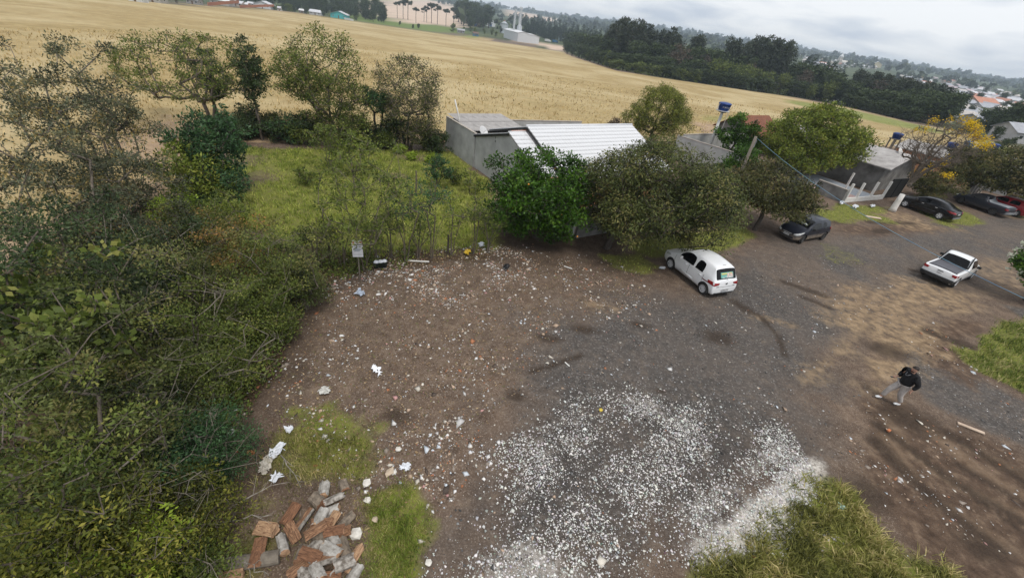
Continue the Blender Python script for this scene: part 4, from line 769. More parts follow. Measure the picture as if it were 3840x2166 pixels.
for x in (3.0, 7.6):
    w = MB().box((x, -12.6, 1.45), (1.3, .06, 1.0)).obj('window', whitem, hs); MB().box((x, -12.64, 1.45), (1.1, .03, .82)).obj('pane', glassd, w)
MB().box((5.3, -12.6, .95), (.85, .06, 2.0)).obj('door', doorm, hs)
MB().box((.08, -5.66, 2.42), (.02, .04, .02)).obj('nail', blackm, hs)
for s, z in ((6.2, 3.0), (6.2, 2.75), (8.2, 1.9)): MB().box((-.012, -s, z), (.02, .05, .14)).obj('vent_hole', blackm, hs)
def tile_mesh(w, l, waves, amp=.035, step=.035, n=14):
    v = []; f = []
    for j, (yy, zz) in enumerate(((0, 0), (-l, step), (-l, step-.03))):
        for i in range(n):
            t = i/(n-1); x = w*t; v.append((x, yy, zz+amp*abs(math.sin(math.pi*waves*t))**.8*(1 if j < 2 else 1)))
    for j in range(2):
        for i in range(n-1): a = j*n+i; f.append((a, a+1, a+n+1, a+n))
    me = bpy.data.meshes.new('tile'); me.from_pydata(v, [], f); me.materials.append(whiteroof); me.polygons.foreach_set('use_smooth', [True]*len(f)); me.update(); return me
def slope(name, x0, x1, s0, z0, s1, z1, parent, nc, nr, waves=2, th=.05):
    """roof slope from the ridge (s0,z0) to the eave (s1,z1) with tiles as parts"""
    Ls = math.hypot(s1-s0, z1-z0); a = math.atan2(z0-z1, abs(s1-s0)); sg = 1 if s1 > s0 else -1
    b = MB(); b.box((0, -Ls/2, -th), (x1-x0, Ls, th*.8)); o = b.obj(name, fibro, parent, ((x0+x1)/2, -s0, z0), (a if sg > 0 else -a, 0, 0 if sg > 0 else math.pi))
    if sg < 0: o.rotation_euler = (a, 0, math.pi)
    w = (x1-x0)/nc; l = Ls/nr; me = tile_mesh(w, l*1.04, waves)
    for j in range(nr):
        for i in range(nc):
            t = link('tile', me, o, (-(x1-x0)/2+i*w, -j*l, .004-.035*0+random.uniform(-.002, .002)))
    return o
random.seed(4)
slope('roof_slope', 1.25, 11.15, 8.0, 4.2, 13.1, 2.2, hs, 19, 14, 2.5)
slope('annex_slope', -.12, 1.40, 7.97, 3.83, 12.7, 1.98, hs, 3, 12, 2.5)
for nm, x0, x1, z0, s1, z1 in (('rear_slope', 1.25, 11.15, 4.2, 3.1, 2.78), ('annex_rear_slope', -.12, 1.40, 3.83, 3.2, 2.45)):
    b = MB(); b.prism([(x0, -8.0, z0), (x0, -s1, z1), (x0, -s1, z1-.07), (x0, -8.0, z0-.07)], (x1-x0, 0, 0)); b.obj(nm, whiteroof, hs)
    b = MB(); b.prism([(x0-.02, -8.0, z0-.05), (x0-.02, -s1, z1-.05), (x0-.02, -s1, z1-.2), (x0-.02, -8.0, z0-.2)], (.05, 0, 0)); b.obj('barge_board', blackm, hs)
MB().tube([(1.22, -8.0, 4.22), (11.2, -8.0, 4.22)], .10, 8).obj('ridge_cap', whiteroof, hs, smooth=True)
MB().tube([(-.14, -7.97, 3.84), (1.4, -7.97, 3.84)], .07, 8).obj('ridge_cap', whiteroof, hs, smooth=True)
b = MB(); b.prism([(1.22, -8.0, 4.15), (1.22, -13.1, 2.15), (1.22, -13.1, 2.02), (1.22, -8.0, 4.02)], (.04, 0, 0)); b.obj('barge_board', blackm, hs)
MB().box((.75, -7.9, 3.86), (1.2, .14, .1)).obj('brick_course', brickm, hs)
# shed
sh = thing('shed', 'small shed with weathered fibre cement sheet roof behind the side wall', 'shed', (A0[0], A0[1], 0), PH)
def corr(w, l, waves, amp=.025, n=30):
    v = []; f = []
    for yy in (0, l):
        for i in range(n): v.append((w*i/(n-1), yy, amp*math.sin(2*math.pi*waves*i/(n-1))))
    for i in range(n-1): f.append((i, i+1, n+i+1, n+i))
    me = bpy.data.meshes.new('roof_sheet'); me.from_pydata(v, [], f); me.materials.append(fibro); me.polygons.foreach_set('use_smooth', [True]*len(f)); me.update(); return me
cm = corr(1.06, 2.3, 6)
for i in range(5):
    for j in range(2): link('roof_sheet', cm, sh, (.12+i*1.04, -2.35+j*2.2, 2.45+.02*j+j*2.2*.05+.004*(i % 2)), (.05, 0, 0))
MB().box((2.7, 1.9, 1.15), (5.1, .14, 2.4)).obj('wall', conc, sh); MB().box((5.2, -.2, 1.1), (.14, 4.0, 2.3)).obj('wall', conc, sh); MB().box((2.7, -2.2, 1.1), (5.0, .12, 2.3)).obj('wall', conc_d, sh)
q = S(1.2, 1.0); MB().tube([(0, 0, 0), (-.14, .03, 1.0), (-.32, .08, 2.0)], .06, 10).obj('stub', whitem) if False else None
pi = MB(); pi.tube([(0, 0, -2.5), (0, 0, 0), (-.22, .02, .75), (-.5, .05, 1.65)], .055, 10); o = pi.obj('vent_pipe', whitem, None, (*S(-.2, .35), 2.45), smooth=True); tag(o, 'white plastic pipe sticking up crookedly behind the boundary wall', 'pipe')
def dish(name, label, loc, rz, tilt, r=.45, m=None):
    o = thing(name, label, 'satellite dish', loc, rz); b = MB(); b.lathe([(.01, 0), (r*.5, .03), (r*.85, .095), (r, .14), (r*1.02, .135), (r*.85, .085), (r*.5, .018), (.01, -.012)], n=22); b.obj('reflector', m or mat('dish_grey', (.62, .62, .62), (.52, .52, .52), 3, .5), o, (0, 0, .75), (tilt, 0, 0), smooth=True)
    MB().tube([(0, 0, -.05), (0, 0, .4), (0, .05, .72)], .022, 8).obj('mast', mat('steel', (.35, .35, .36), rough=.45, metal=.7), o); MB().tube([(0, -.02, .7), (0, -.5*math.cos(tilt-.5), .7+.4*math.sin(1.2))], .012, 6).obj('arm', mat('steel', (0, 0, 0)), o)
    return o
dish('satellite_dish', 'pale round satellite dish beside the shed roof', (*S(2.9, .8), 1.75), PH+.4, .9, .42)
# ---- neighbour's yard: walls, water tower, bin, tiled house
wall('side_wall', 'grey side wall in front of the blue water tower', (14.2, 45.3), (20.5, 39.3), 2.2)
wall('yard_back_wall', 'grey back wall of the yard behind the water tower', (15.0, 46.1), (24.5, 53.1), 2.2)
bluet = mat('tank_blue', (.012, .045, .20), (.01, .035, .15), 2, .4); txtm = mat('letter_white', (.8, .8, .8), rough=.6)
def text_mesh(s, size, m, ext=.0):
    cu = bpy.data.curves.new('t', 'FONT'); cu.body = s; cu.size = size; cu.align_x = 'CENTER'; cu.align_y = 'CENTER'; cu.resolution_u = 2; o = bpy.data.objects.new('t', cu); col.objects.link(o)
    dg = bpy.context.evaluated_depsgraph_get(); me = bpy.data.meshes.new_from_object(o.evaluated_get(dg)); bpy.data.objects.remove(o); bpy.data.curves.remove(cu); me.materials.clear(); me.materials.append(m); return me
xy = top(2722, 385, 5.55)
tw = thing('water_tower', 'blue plastic water tank on a tall white concrete post', 'water tower', (*xy, .85), .45)
MB().tube([(0, 0, -1.0), (0, 0, 3.75)], [.17, .13], 10).obj('post', mat('post_white', (.62, .62, .60), (.5, .5, .48), 3, .85), tw, smooth=True)
b = MB(); b.box((0, 0, 3.84), (.5, .5, .12)); b.obj('bracket', blackm, tw); b = MB(); b.lathe([(.01, 3.9), (.62, 3.9), (.64, 3.96), (.01, 3.97)], n=20); b.obj('platform', mat('post_white', (0, 0, 0)), tw)
tk = MB().lathe([(.01, 3.98), (.46, 3.98), (.5, 4.1), (.60, 4.56), (.63, 4.58), (.62, 4.63), (.45, 4.70), (.2, 4.74), (.01, 4.75)], n=28).obj('tank', bluet, tw, smooth=True)
tm = text_mesh('FORTLEV', .19, txtm)
for v in tm.vertices:      # wrap the lettering round the tank
    a = v.co.x/.55; z = 4.3+v.co.y; rr = .50+(z-4.1)*.217+.012; v.co = (rr*math.sin(a), -rr*math.cos(a), z)
link('lettering', tm, tk, (0, 0, 0), (0, 0, -.35))
MB().tube([(.55, -.1, 4.45), (.72, -.1, 4.4), (.70, -.1, 3.6), (.62, -.1, 1.2), (.6, -.1, -.9)], .025, 6).obj('down_pipe', whitem, tw); MB().tube([(-.55, 0, 4.6), (-.78, 0, 4.5), (-.8, 0, 4.05), (-.98, 0, 4.02)], .022, 6).obj('overflow_pipe', whitem, tw)
p = top(2640, 548, 1.3); b = thing('blue_drum', 'blue plastic drum in the yard beside the tower post', 'drum', (p[0]+.5, p[1]+1.2, 0)); MB().lathe([(.01, 0), (.28, 0), (.3, .1), (.29, .45), (.31, .5), (.29, .85), (.01, .86)], n=16).obj('barrel', mat('drum_blue', (.02, .12, .22), rough=.5), b, smooth=True); MB().lathe([(.01, .87), (.3, .87), (.3, .93), (.05, .97), (.01, .97)], n=16).obj('lid', bluet, b, smooth=True)
redtile = mat('red_tile', (.23, .085, .045), (.12, .05, .032), 5, .9, bump=.3)
def house(name, label, loc, rz, w, d, h, rise, wm, rm, ov=.35, wins=3, door=True, cat='house', group=None, ridge='x', sheets=0, dark_front=False):
    """gabled house: centre of the floor at loc; ridge along local x or y"""
    o = thing(name, label, cat, loc, rz, group)
    if ridge == 'x': g = [(-w/2, -d/2), (-w/2, d/2), (w/2, -d/2)]; prof = [(-d/2, -.3), (-d/2, h), (0, h+rise), (d/2, h), (d/2, -.3)]; MB().prism([(-w/2, y, z) for y, z in prof], (w, 0, 0)).obj('wall', wm, o); e = d/2; Lr = w
    else: prof = [(-w/2, -.3), (-w/2, h), (0, h+rise), (w/2, h), (w/2, -.3)]; MB().prism([(x, -d/2, z) for x, z in prof], (0, d, 0)).obj('wall', wm, o); e = w/2; Lr = d
    sl = rise/e; t = .09; r = MB()
    for sg in (-1, 1):
        pts = [(0, h+rise+.05), (sg*(e+ov), h-sl*ov+.05), (sg*(e+ov), h-sl*ov+.05-t), (0, h+rise+.05-t)]
        if ridge == 'x': r.prism([(-Lr/2-ov, y, z) for y, z in pts], (Lr+2*ov, 0, 0))
        else: r.prism([(x, -Lr/2-ov, z) for x, z in pts], (0, Lr+2*ov, 0))
    ro = r.obj('roof', rm, o)
    if sheets: # raised laps between the roofing sheets
        for k in range(sheets):
            for sg in (-1, 1):
                x = -Lr/2+Lr*(k+.5)/sheets; c = (0, sg*(e+ov)/2, h+rise/2-sl*ov/2+.07); a = math.atan2(sl*(e+ov), e+ov)
                q = MB().box((0, 0, 0), (.05, math.hypot(e+ov, sl*(e+ov)), .03))
                if ridge == 'x': q.obj('lap', rm, ro, (x, c[1], c[2]), (-sg*a, 0, 0))
                else: q.obj('lap', rm, ro, (c[1], x, c[2]), (0, sg*a, math.pi/2) if False else (0, 0, math.pi/2))
    for k in range(wins):
        x = -w/2+w*(k+.5)/wins
        if door and k == wins//2: MB().box((x, -d/2-.02, h*.36), (.95, .07, h*.74)).obj('door', doorm, o); continue
        f = MB().box((x, -d/2-.02, h*.56), (1.25, .08, 1.0)).obj('window', whitem, o); MB().box((x, -d/2-.05, h*.56), (1.05, .05, .82)).obj('pane', glassd, f)
    for sg in (-1, 1):
        f = MB().box((sg*(w/2+.02), 0, h*.56), (.08, 1.2, 1.0)).obj('window', whitem, o); MB().box((sg*(w/2+.05), 0, h*.56), (.05, 1.0, .82)).obj('pane', glassd, f)
    return o
house('tiled_house', 'small house with dark red clay tile roof beside the leafy trees', (25.6, 56.2, 0), PH, 6.0, 4.6, 2.1, 1.5, conc_d, redtile)
f_ = np.array([33.0, 42.6]); cg = f_+vv*5.2-uu*5.7
house('grey_house', 'low house with big pale grey sheet roof behind the yellow flowering tree', (*cg, 0), PH, 7.6, 11.0, 2.5, .95, conc_d, fibro, ridge='y', wins=0, ov=.6)
dish('satellite_dish', 'white satellite dish on the pale grey sheet roof', (*(f_+vv*5.2-uu*1.0), 2.62), PH, 1.0, .5, whitem)
for k, (px, py, w, d, lab) in enumerate([(3560, 560, 7, 8, 'pale grey roofed house behind the bare flowering branches'), (3690, 585, 8, 8, 'grey roofed house behind the spreading olive tree'), (3820, 590, 9, 8, 'grey roofed house at the road bend by the green field')]):
    p = G(px, py, 2.9); house('grey_house', lab, (p[0], p[1], float(terr(p[0], p[1]))), PH+.1*k, w, d, 2.4, .7, conc if k else salmon, fibro, ridge='y')
for k, (px, py, z, c, lab) in enumerate([(3372, 500, 4.0, bluet, 'dark blue water tank above the pale grey sheet roof'), (3640, 532, 4.0, mat('tank_sky', (.03, .16, .33), rough=.5), 'sky blue water tank behind the bare flowering branches'), (3578, 536, 3.7, bluet, 'small dark blue water tank next to the sky blue one'), (3735, 540, 3.9, bluet, 'blue water tank beside the round dark bushes')]):
    p = G(px, py, z); o = thing('water_tank', lab, 'water tank', (p[0], p[1], 0)); MB().lathe([(.01, z-.62), (.42, z-.62), (.54, z-.1), (.57, z-.05), (.35, z+.05), (.01, z+.08)], n=20).obj('tank', c, o, smooth=True)
    b = MB(); [b.box((sx*.35, sy*.35, (z-.7)/2), (.12, .12, z-.7)) for sx in (-1, 1) for sy in (-1, 1)]; b.box((0, 0, z-.66), (1.0, 1.0, .08)); b.obj('stand', woodm, o)
p = G(3700, 610, 0)
# white post fence, courtyard and black gate
fb = [G(3163, 757), G(3206, 754), G(3258, 749), G(3305, 744)]; d = fb[3]-fb[0]; rzf = math.atan2(d[1], d[0])
fe = thing('post_fence', 'low white wall with square white posts beside the painted trunk', 'fence', (fb[0][0], fb[0][1], 0), rzf)
Lf = np.linalg.norm(d[:2]); MB().box((Lf/2, 0, .14), (Lf, .14, .42)).obj('low_wall', whitem, fe)
for k, b_ in enumerate(fb): t = np.linalg.norm((b_-fb[0])[:2]); MB().box((t, .0, .78), (.16, .18, 1.75)).obj('post', whitem, fe)
MB().box((Lf*.62, 2.2, .85), (.15, .15, 1.8)).obj('post', whitem, fe)
gt = thing('sheet_gate', 'black sheet metal gate between white post and painted trunk', 'gate', (fb[3][0], fb[3][1], 0), rzf); MB().box((1.55, .02, .95), (2.7, .05, 1.8)).obj('leaf_panel', blackm, gt); b = MB(); [b.box((.25+k*1.3, -.02, .95), (.06, .06, 1.85)) for k in range(3)]; b.box((1.55, -.02, 1.86), (2.7, .06, .06)); b.obj('frame', blackm, gt)
n_ = np.array([-math.sin(rzf), math.cos(rzf)]); dd_ = np.array([math.cos(rzf), math.sin(rzf)])
cy = MB(); cy.prism([(0, .12, .0), (Lf*.55, .12, .0), (Lf*.55, 4.2, .0), (0, 4.2, .0)], (0, 0, .035)); o = cy.obj('courtyard_paving', mat('pink_paving', (.50, .35, .32), (.40, .28, .25), 4, .85), None, (fb[0][0], fb[0][1], 0), (0, 0, rzf)); tag(o, 'dusty pink paved courtyard behind the post fence', kind='structure')
cy = MB(); cy.prism([(Lf*.55, .12, .0), (Lf+.1, .12, .0), (Lf+.1, 6.5, .0), (-.5, 6.5, .0), (-.5, 4.2, 0), (Lf*.55, 4.2, 0)], (0, 0, .03)); o = cy.obj('concrete_paving', mat('blue_grey_paving', (.34, .37, .41), (.27, .29, .32), 3, .8), None, (fb[0][0], fb[0][1], 0), (0, 0, rzf)); tag(o, 'blue grey concrete drive behind the post fence', kind='structure')
q = fb[0][:2]+n_*7.0; wall('yard_wall', 'grey yard wall between courtyard and grey roofed house', q-dd_*.6, q+dd_*6.5, 1.6, m=conc_d)
q = fb[0][:2]-dd_*.35; wall('yard_wall', 'dark grey wall running back along the pink courtyard', q, q+n_*2.6, 1.1, m=conc_d)
p1, p2 = G(3640, 742), G(3720, 735); d = p2-p1; o = thing('picket_fence', 'pale timber fence with leaning posts behind the red car', 'fence', (p1[0], p1[1]+1.0, 0), math.atan2(d[1], d[0]))
for k in range(6): MB().box((k*.75, 0, .7), (.14, .1, 1.5)).obj('post', capm, o)
MB().box((1.9, .06, .5), (4.1, .06, .9)).obj('board', conc_d, o)
# timber pole and cable
pp = G(2835, 512, 5.5); po = thing('utility_pole', 'weathered wooden pole carrying a blue green cable', 'pole', (pp[0], pp[1], 0)); MB().tube([(0, 0, -.2), (.02, 0, 3), (0, 0, 5.5)], [.13, .11, .09], 9).obj('shaft', woodm, po, smooth=True); MB().box((.12, -.02, 5.05), (.06, .06, .5)).obj('bracket', mat('steel', (0, 0, 0)), po); MB().box((.13, .0, 2.2), (.05, .1, 1.3)).obj('cable_guard', capm, po)
CE = G(4500, 1397, 5.0)
po2 = thing('utility_pole', 'wooden pole at the far end of the cable beyond the verge', 'pole', (CE[0], CE[1], 0)); MB().tube([(0, 0, -.2), (0, 0, 5.2)], [.13, .09], 9).obj('shaft', woodm, po2, smooth=True); MB().box((-.1, 0, 5.0), (.06, .06, .3)).obj('bracket', mat('steel', (0, 0, 0)), po2)
pts = []
for k in range(41):
    t = k/40; q = pp+np.array([.12, -.02, -.1])+(CE-pp)*t; q[2] -= 4*.75*t*(1-t); pts.append(q)
o = MB().tube(pts, .011, 6).obj('cable', mat('cable_teal', (.16, .30, .36), (.10, .20, .32), 1.5, .5), None, smooth=True); tag(o, 'thin blue green cable slung across the road from the wooden pole', 'cable')
# notice on the spindly tree
nb = G(1372, 1008); z_ = 1.35; q = G(1378, 902, 0); sg_ = thing('notice_board', 'white notice board with red header fixed to the spindly tree', 'sign', (nb[0]+.10, nb[1]-.95, 0), .30)
MB().box((0, 0, 1.55), (.42, .02, .78)).obj('board', mat('sign_white', (.74, .75, .78), rough=.5), sg_, bevel=.004); MB().box((0, .03, .9), (.05, .035, 1.9)).obj('stake', woodm, sg_)
rd = mat('sign_red', (.42, .02, .10), rough=.5); gy_ = mat('sign_grey', (.25, .29, .33), rough=.6)
for x in (-.14, .14): MB().box((x, -.0125, 1.85), (.09, .004, .08)).obj('red_mark', rd, sg_)
MB().box((0, -.0125, 1.85), (.15, .004, .018)).obj('text_line', rd, sg_)
for z, w, h in ((1.72, .30, .025), (1.65, .24, .02), (1.55, .3, .03), (1.50, .3, .03), (1.45, .22, .03), (1.28, .34, .012)): MB().box((-.02, -.0125, z), (w, .004, h)).obj('text_line', gy_, sg_)
# ================================================================= VEHICLES
def paint(name, c, rough=.35, dirt=(.20, .16, .12), dz=(.15, .55), amt=.35):
    """car paint with road dust gathered low on the panels"""
    if name in _mc: return _mc[name]
    m = bpy.data.materials.new(name); m.use_nodes = True; t = m.node_tree; b = t.nodes['Principled BSDF']; l = t.links.new
    tc = nd(t, 'ShaderNodeTexCoord'); s = nd(t, 'ShaderNodeSeparateXYZ'); l(tc.outputs['Object'], s.inputs[0]); n = nd(t, 'ShaderNodeTexNoise', inp={'Scale': 5.0, 'Detail': 6}); l(tc.outputs['Object'], n.inputs['Vector'])
    mr = nd(t, 'ShaderNodeMapRange', inp={1: dz[0], 2: dz[1], 3: amt, 4: 0.0}); l(s.outputs[2], mr.inputs[0]); mu = nd(t, 'ShaderNodeMath', operation='MULTIPLY'); l(mr.outputs[0], mu.inputs[0]); l(n.outputs['Fac'], mu.inputs[1]); m2 = nd(t, 'ShaderNodeMath', operation='MULTIPLY', inp={1: 1.8}); l(mu.outputs[0], m2.inputs[0])
    x = nd(t, 'ShaderNodeMix', data_type='RGBA', inp={6: tuple(c)+(1,), 7: tuple(dirt)+(1,)}); l(m2.outputs[0], x.inputs[0]); l(x.outputs[2], b.inputs['Base Color'])
    r2 = nd(t, 'ShaderNodeMapRange', inp={1: 0, 2: .5, 3: rough, 4: .8}); l(m2.outputs[0], r2.inputs[0]); l(r2.outputs[0], b.inputs['Roughness']); b.inputs['Coat Weight'].default_value = .5 if max(c) > .2 else .2; b.inputs['Specular IOR Level'].default_value = .5 if max(c) > .2 else .3; b.inputs['Coat Roughness'].default_value = .08; _mc[name] = m; return m
tint = mat('tinted_glass', (.006, .007, .008), (.005, .005, .006), 1, .10, spec=.22)
rubber = mat('tyre_rubber', (.035, .033, .031), (.02, .019, .018), 6, .9)
rimm = mat('rim_alloy', (.62, .62, .63), (.50, .50, .51), 4, .4)
rimd = mat('rim_dark', (.10, .10, .10), (.06, .06, .06), 4, .45, metal=.6)
plast = mat('black_plastic', (.025, .025, .026), (.018, .018, .018), 4, .6)
redl = mat('tail_red', (.30, .008, .012), (.22, .006, .01), 4, .15, coat=.6)
lampc = mat('lamp_clear', (.60, .61, .60), (.42, .43, .43), 5, .12, coat=.6)
plate = mat('plate_grey', (.55, .56, .56), (.48, .48, .48), 5, .6); plate_w = mat('plate_white', (.75, .75, .75), rough=.5); plate_b = mat('plate_blue', (.03, .08, .35), rough=.5); inkm = mat('plate_ink', (.05, .05, .055), rough=.6)
under = mat('underbody', (.012, .012, .012), rough=.95)
def carbody(ST, glass, creases, arches, paintm):
    """ST: stations (x, zs, ws, zm, wm, zb, wb, zw, ww, zr, wr) front to rear. Lofts, subdivides, cuts wheel arches and splits by material"""
    rings = []
    for (x, zs, ws, zm, wm, zb, wb, zw, ww, zr, wr) in ST:
        h = [(0, zs), (ws*.88, zs), (ws, zs+.07), (wm, zm), (wb, zb), (ww, zw), (wr, zr-.035), (wr*.52, zr-.005), (0, zr)]
        rings.append([(x, y, z) for y, z in h]+[(x, -y, z) for y, z in h[-2:0:-1]])
    n = 16; bm = bmesh.new(); V_ = [[bm.verts.new(p) for p in r] for r in rings]; cl = bm.edges.layers.float.new('crease_edge')
    for i in range(len(rings)-1):
        for k in range(n):
            f = bm.faces.new((V_[i][k], V_[i][(k+1) % n], V_[i+1][(k+1) % n], V_[i+1][k])); r = k if k < 8 else 15-k; f.smooth = True
            f.material_index = 1 if (i, r) in glass else (2 if r in (0,) else 0)
    f0 = bm.faces.new(V_[0][::-1]); f1 = bm.faces.new(V_[-1]); f0.smooth = f1.smooth = True
    for e in bm.edges:
        fs = e.link_faces; mi = {f.material_index for f in fs}
        if len(mi) > 1: e[cl] = .75
    for i in range(len(rings)):
        for k in range(n):
            e = bm.edges.get((V_[i][k], V_[i][(k+1) % n]))
            if e and i in creases: e[cl] = max(e[cl], creases[i])
    for i in range(len(rings)-1):
        for k in (4, 12):
            e = bm.edges.get((V_[i][k], V_[i+1][k])); e[cl] = max(e[cl], .55)
        for k in (6, 10):
            e = bm.edges.get((V_[i][k], V_[i+1][k])); e[cl] = max(e[cl], .35)
    bmesh.ops.recalc_face_normals(bm, faces=bm.faces); me = bpy.data.meshes.new('body'); bm.to_mesh(me); bm.free()
    for m in (paintm, tint, under): me.materials.append(m)
    o = bpy.data.objects.new('tmp', me); col.objects.link(o); md = o.modifiers.new('s', 'SUBSURF'); md.levels = 2; md.render_levels = 2
    cut = MB()
    for ax, r in arches: cut.lathe([(.001, -1.2), (r, -1.2), (r, 1.2), (.001, 1.2)], (ax, 0, .31), 'y', 22)
    cme = cut.mesh('cut', under); co = bpy.data.objects.new('cut', cme); col.objects.link(co); bo = o.modifiers.new('b', 'BOOLEAN'); bo.operation = 'DIFFERENCE'; bo.object = co; bo.solver = 'EXACT'
    dg = bpy.context.evaluated_depsgraph_get(); full = bpy.data.meshes.new_from_object(o.evaluated_get(dg)); bpy.data.objects.remove(o); bpy.data.objects.remove(co); return full
def split_mat(full, root, paintm):
    mats = [m for m in full.materials]
    def sub(pred):
        bm = bmesh.new(); bm.from_mesh(full); bmesh.ops.delete(bm, geom=[f for f in bm.faces if not pred(mats[f.material_index])], context='FACES'); return bm
    bm = sub(lambda m: m == paintm); me = bpy.data.meshes.new('body'); bm.to_mesh(me); bm.free(); me.materials.clear(); me.materials.append(paintm)
    me.polygons.foreach_set('material_index', [0]*len(me.polygons)); body = link('body', me, root)
    bm = sub(lambda m: m not in (paintm, tint)); me = bpy.data.meshes.new('underbody'); bm.to_mesh(me); bm.free(); me.materials.clear(); me.materials.append(under); me.polygons.foreach_set('material_index', [0]*len(me.polygons)); link('underbody', me, root)
    bm = sub(lambda m: m == tint); seen = set(); bm.verts.ensure_lookup_table()
    for v0 in bm.verts:
        if v0 in seen: continue
        st = [v0]; comp = set(); seen.add(v0)
        while st:
            v = st.pop(); comp.update(v.link_faces)
            for e in v.link_edges:
                w = e.other_vert(v)
                if w not in seen: seen.add(w); st.append(w)
        idx = {}; vs = []; fs = []
        for f in comp:
            q = []
            for v in f.verts:
                if v not in idx: idx[v] = len(vs); vs.append(v.co[:])
                q.append(idx[v])
            fs.append(q)
        if len(fs) < 2: continue
        me = bpy.data.meshes.new('window'); me.from_pydata(vs, [], fs); me.materials.append(tint); me.polygons.foreach_set('use_smooth', [True]*len(fs)); me.update(); c = np.mean(vs, 0); link('windscreen' if abs(c[1]) < .1 else 'window', me, root)
    bm.free(); return body
def patch(bvh, name, pts, d, m, parent, off=.008, n=8, thick=True):
    """panel laid on the body: pts = quad or polygon corners (3d) seen along direction d; bilinear grid cast onto the bodywork"""
    d = Vector(d).normalized(); a, b, c, e = [Vector(p) for p in pts]; vs = []; ok = []
    for j in range(n+1):
        for i in range(n+1):
            u, v = i/n, j/n; p = (a*(1-u)+b*u)*(1-v)+(e*(1-u)+c*u)*v; h = bvh.ray_cast(p-d*1.5, d)
            if h[0] is None: vs.append(p); ok.append(False)
            else: vs.append(h[0]-d*off); ok.append(True)
    fs = [(j*(n+1)+i, j*(n+1)+i+1, (j+1)*(n+1)+i+1, (j+1)*(n+1)+i) for j in range(n) for i in range(n)]; fs = [f for f in fs if all(ok[k] for k in f)]
    if not fs: return None
    me = bpy.data.meshes.new(name); me.from_pydata(vs, [], fs); me.materials.append(m); me.polygons.foreach_set('use_smooth', [True]*len(fs)); me.update()
    bm = bmesh.new(); bm.from_mesh(me); bmesh.ops.delete(bm, geom=[v for v in bm.verts if not v.link_faces], context='VERTS'); bm.to_mesh(me); bm.free()
    o = link(name, me, parent); s = o.modifiers.new('t', 'SOLIDIFY'); s.thickness = off*1.6; s.offset = 0; return o
def wheel(parent, x, y, r, w, spokes=5, rim=rimm, steer=0.0, broad=.05):
    o = bpy.data.objects.new('wheel', None); col.objects.link(o); o.parent = parent; o.location = (x, y, r); o.rotation_euler = (0, 0, steer); o.empty_display_size = .1
    sg = 1 if y > 0 else -1; rr = r*.66
    MB().lathe([(rr, -w/2), (r*.93, -w/2), (r, -w/2+.03), (r, w/2-.03), (r*.93, w/2), (rr, w/2), (rr*.98, w*.3), (rr*.98, -w*.3), (rr, -w/2)], axis='y', n=26).obj('tyre', rubber, o, smooth=True)
    bd = MB(); bd.lathe([(rr*.92, w*.40), (rr*.88, w*.1), (.001, w*.1)], axis='y', n=26); bd.obj('rim_well', under, o).scale = (1, sg, 1); b = MB(); b.lathe([(rr, w*.48), (rr*.9, w*.49), (rr*.88, w*.40)], axis='y', n=26); b.lathe([(.001, w*.46), (rr*.16, w*.46), (rr*.2, w*.38), (rr*.22, w*.1)], axis='y', n=14)
    for k in range(spokes):
        a = 2*math.pi*k/spokes; ca, sa = math.cos(a), math.sin(a); q = []
        for t, hw, hy in ((.12, broad*.8, .42), (.95, broad, .44)): q += [(rr*t*ca-hw*sa, w*hy, rr*t*sa+hw*ca), (rr*t*ca+hw*sa, w*hy, rr*t*sa-hw*ca)]
        b.add([q[0], q[1], q[3], q[2]]+[(p[0], p[1]-.03, p[2]) for p in (q[0], q[1], q[3], q[2])], [(0, 1, 2, 3), (4, 7, 6, 5), (0, 4, 5, 1), (1, 5, 6, 2), (2, 6, 7, 3), (3, 7, 4, 0)])
    rm = b.obj('rim', rim, o); rm.scale = (1, sg, 1); MB().lathe([(.001, w*.08), (rr*.9, w*.08), (rr*.9, w*.06), (.001, w*.06)], axis='y', n=20).obj('brake_disc', under, o).scale = (1, sg, 1)
def place(px_front, px_rear, wb, axle_front, side):
    """root location and heading from the pixels where the front and rear wheels of one side touch the ground"""
    f, r = G(*px_front)[:2], G(*px_rear)[:2]; d = f-r; h = d/np.linalg.norm(d); return f, r, h
def car(name, label, ST, glass, creases, L_, axles, track, wr, wname, paintm, midpt, heading, group=None, cat='car', rim=rimm, spokes=5, broad=.05, tw=.19, steer=0.0, arch=.05):
    root = thing(name, label, cat, (midpt[0], midpt[1], 0), heading, group)
    # stations are given with x=0 at the nose; shift so the root sits midway between the axles, nose towards +x
    mid = (axles[0]+axles[1])/2; ST2 = [(mid-s[0],)+tuple(s[1:]) for s in ST]
    full = carbody(ST2, glass, creases, [(mid-a, wr+arch) for a in axles], paintm); bmv = BVHTree.FromPolygons([v.co for v in full.vertices], [p.vertices[:] for p in full.polygons])
    body = split_mat(full, root, paintm)
    for i, a in enumerate(axles):
        for sg in (-1, 1): wheel(root, mid-a, sg*track/2, wr, tw, spokes, rim, steer if i == 0 else 0, broad)
    MB().box((0, 0, .27), (axles[1]-axles[0]-2*wr-.12, track*.8, .16)).obj('floor_pan', under, root)
    return root, bmv, mid
def seam(bvh, root, p, q, d, w=.012, n=10, m=None):
    p, q = Vector(p), Vector(q); t = (q-p).normalized(); s = t.cross(Vector(d).normalized())*w/2; return patch(bvh, 'panel_gap', (p-s, q-s, q+s, p+s), d, m or blackm, root, .003, n)
def mirrors(root, x, y, z, m):
    for sg in (-1, 1):
        b = MB(); b.box((0, 0, 0), (.12, .2, .15), taper=.85); o = b.obj('mirror', m, root, (x, sg*(y+.09), z), (0, 0, sg*.15), bevel=.03)
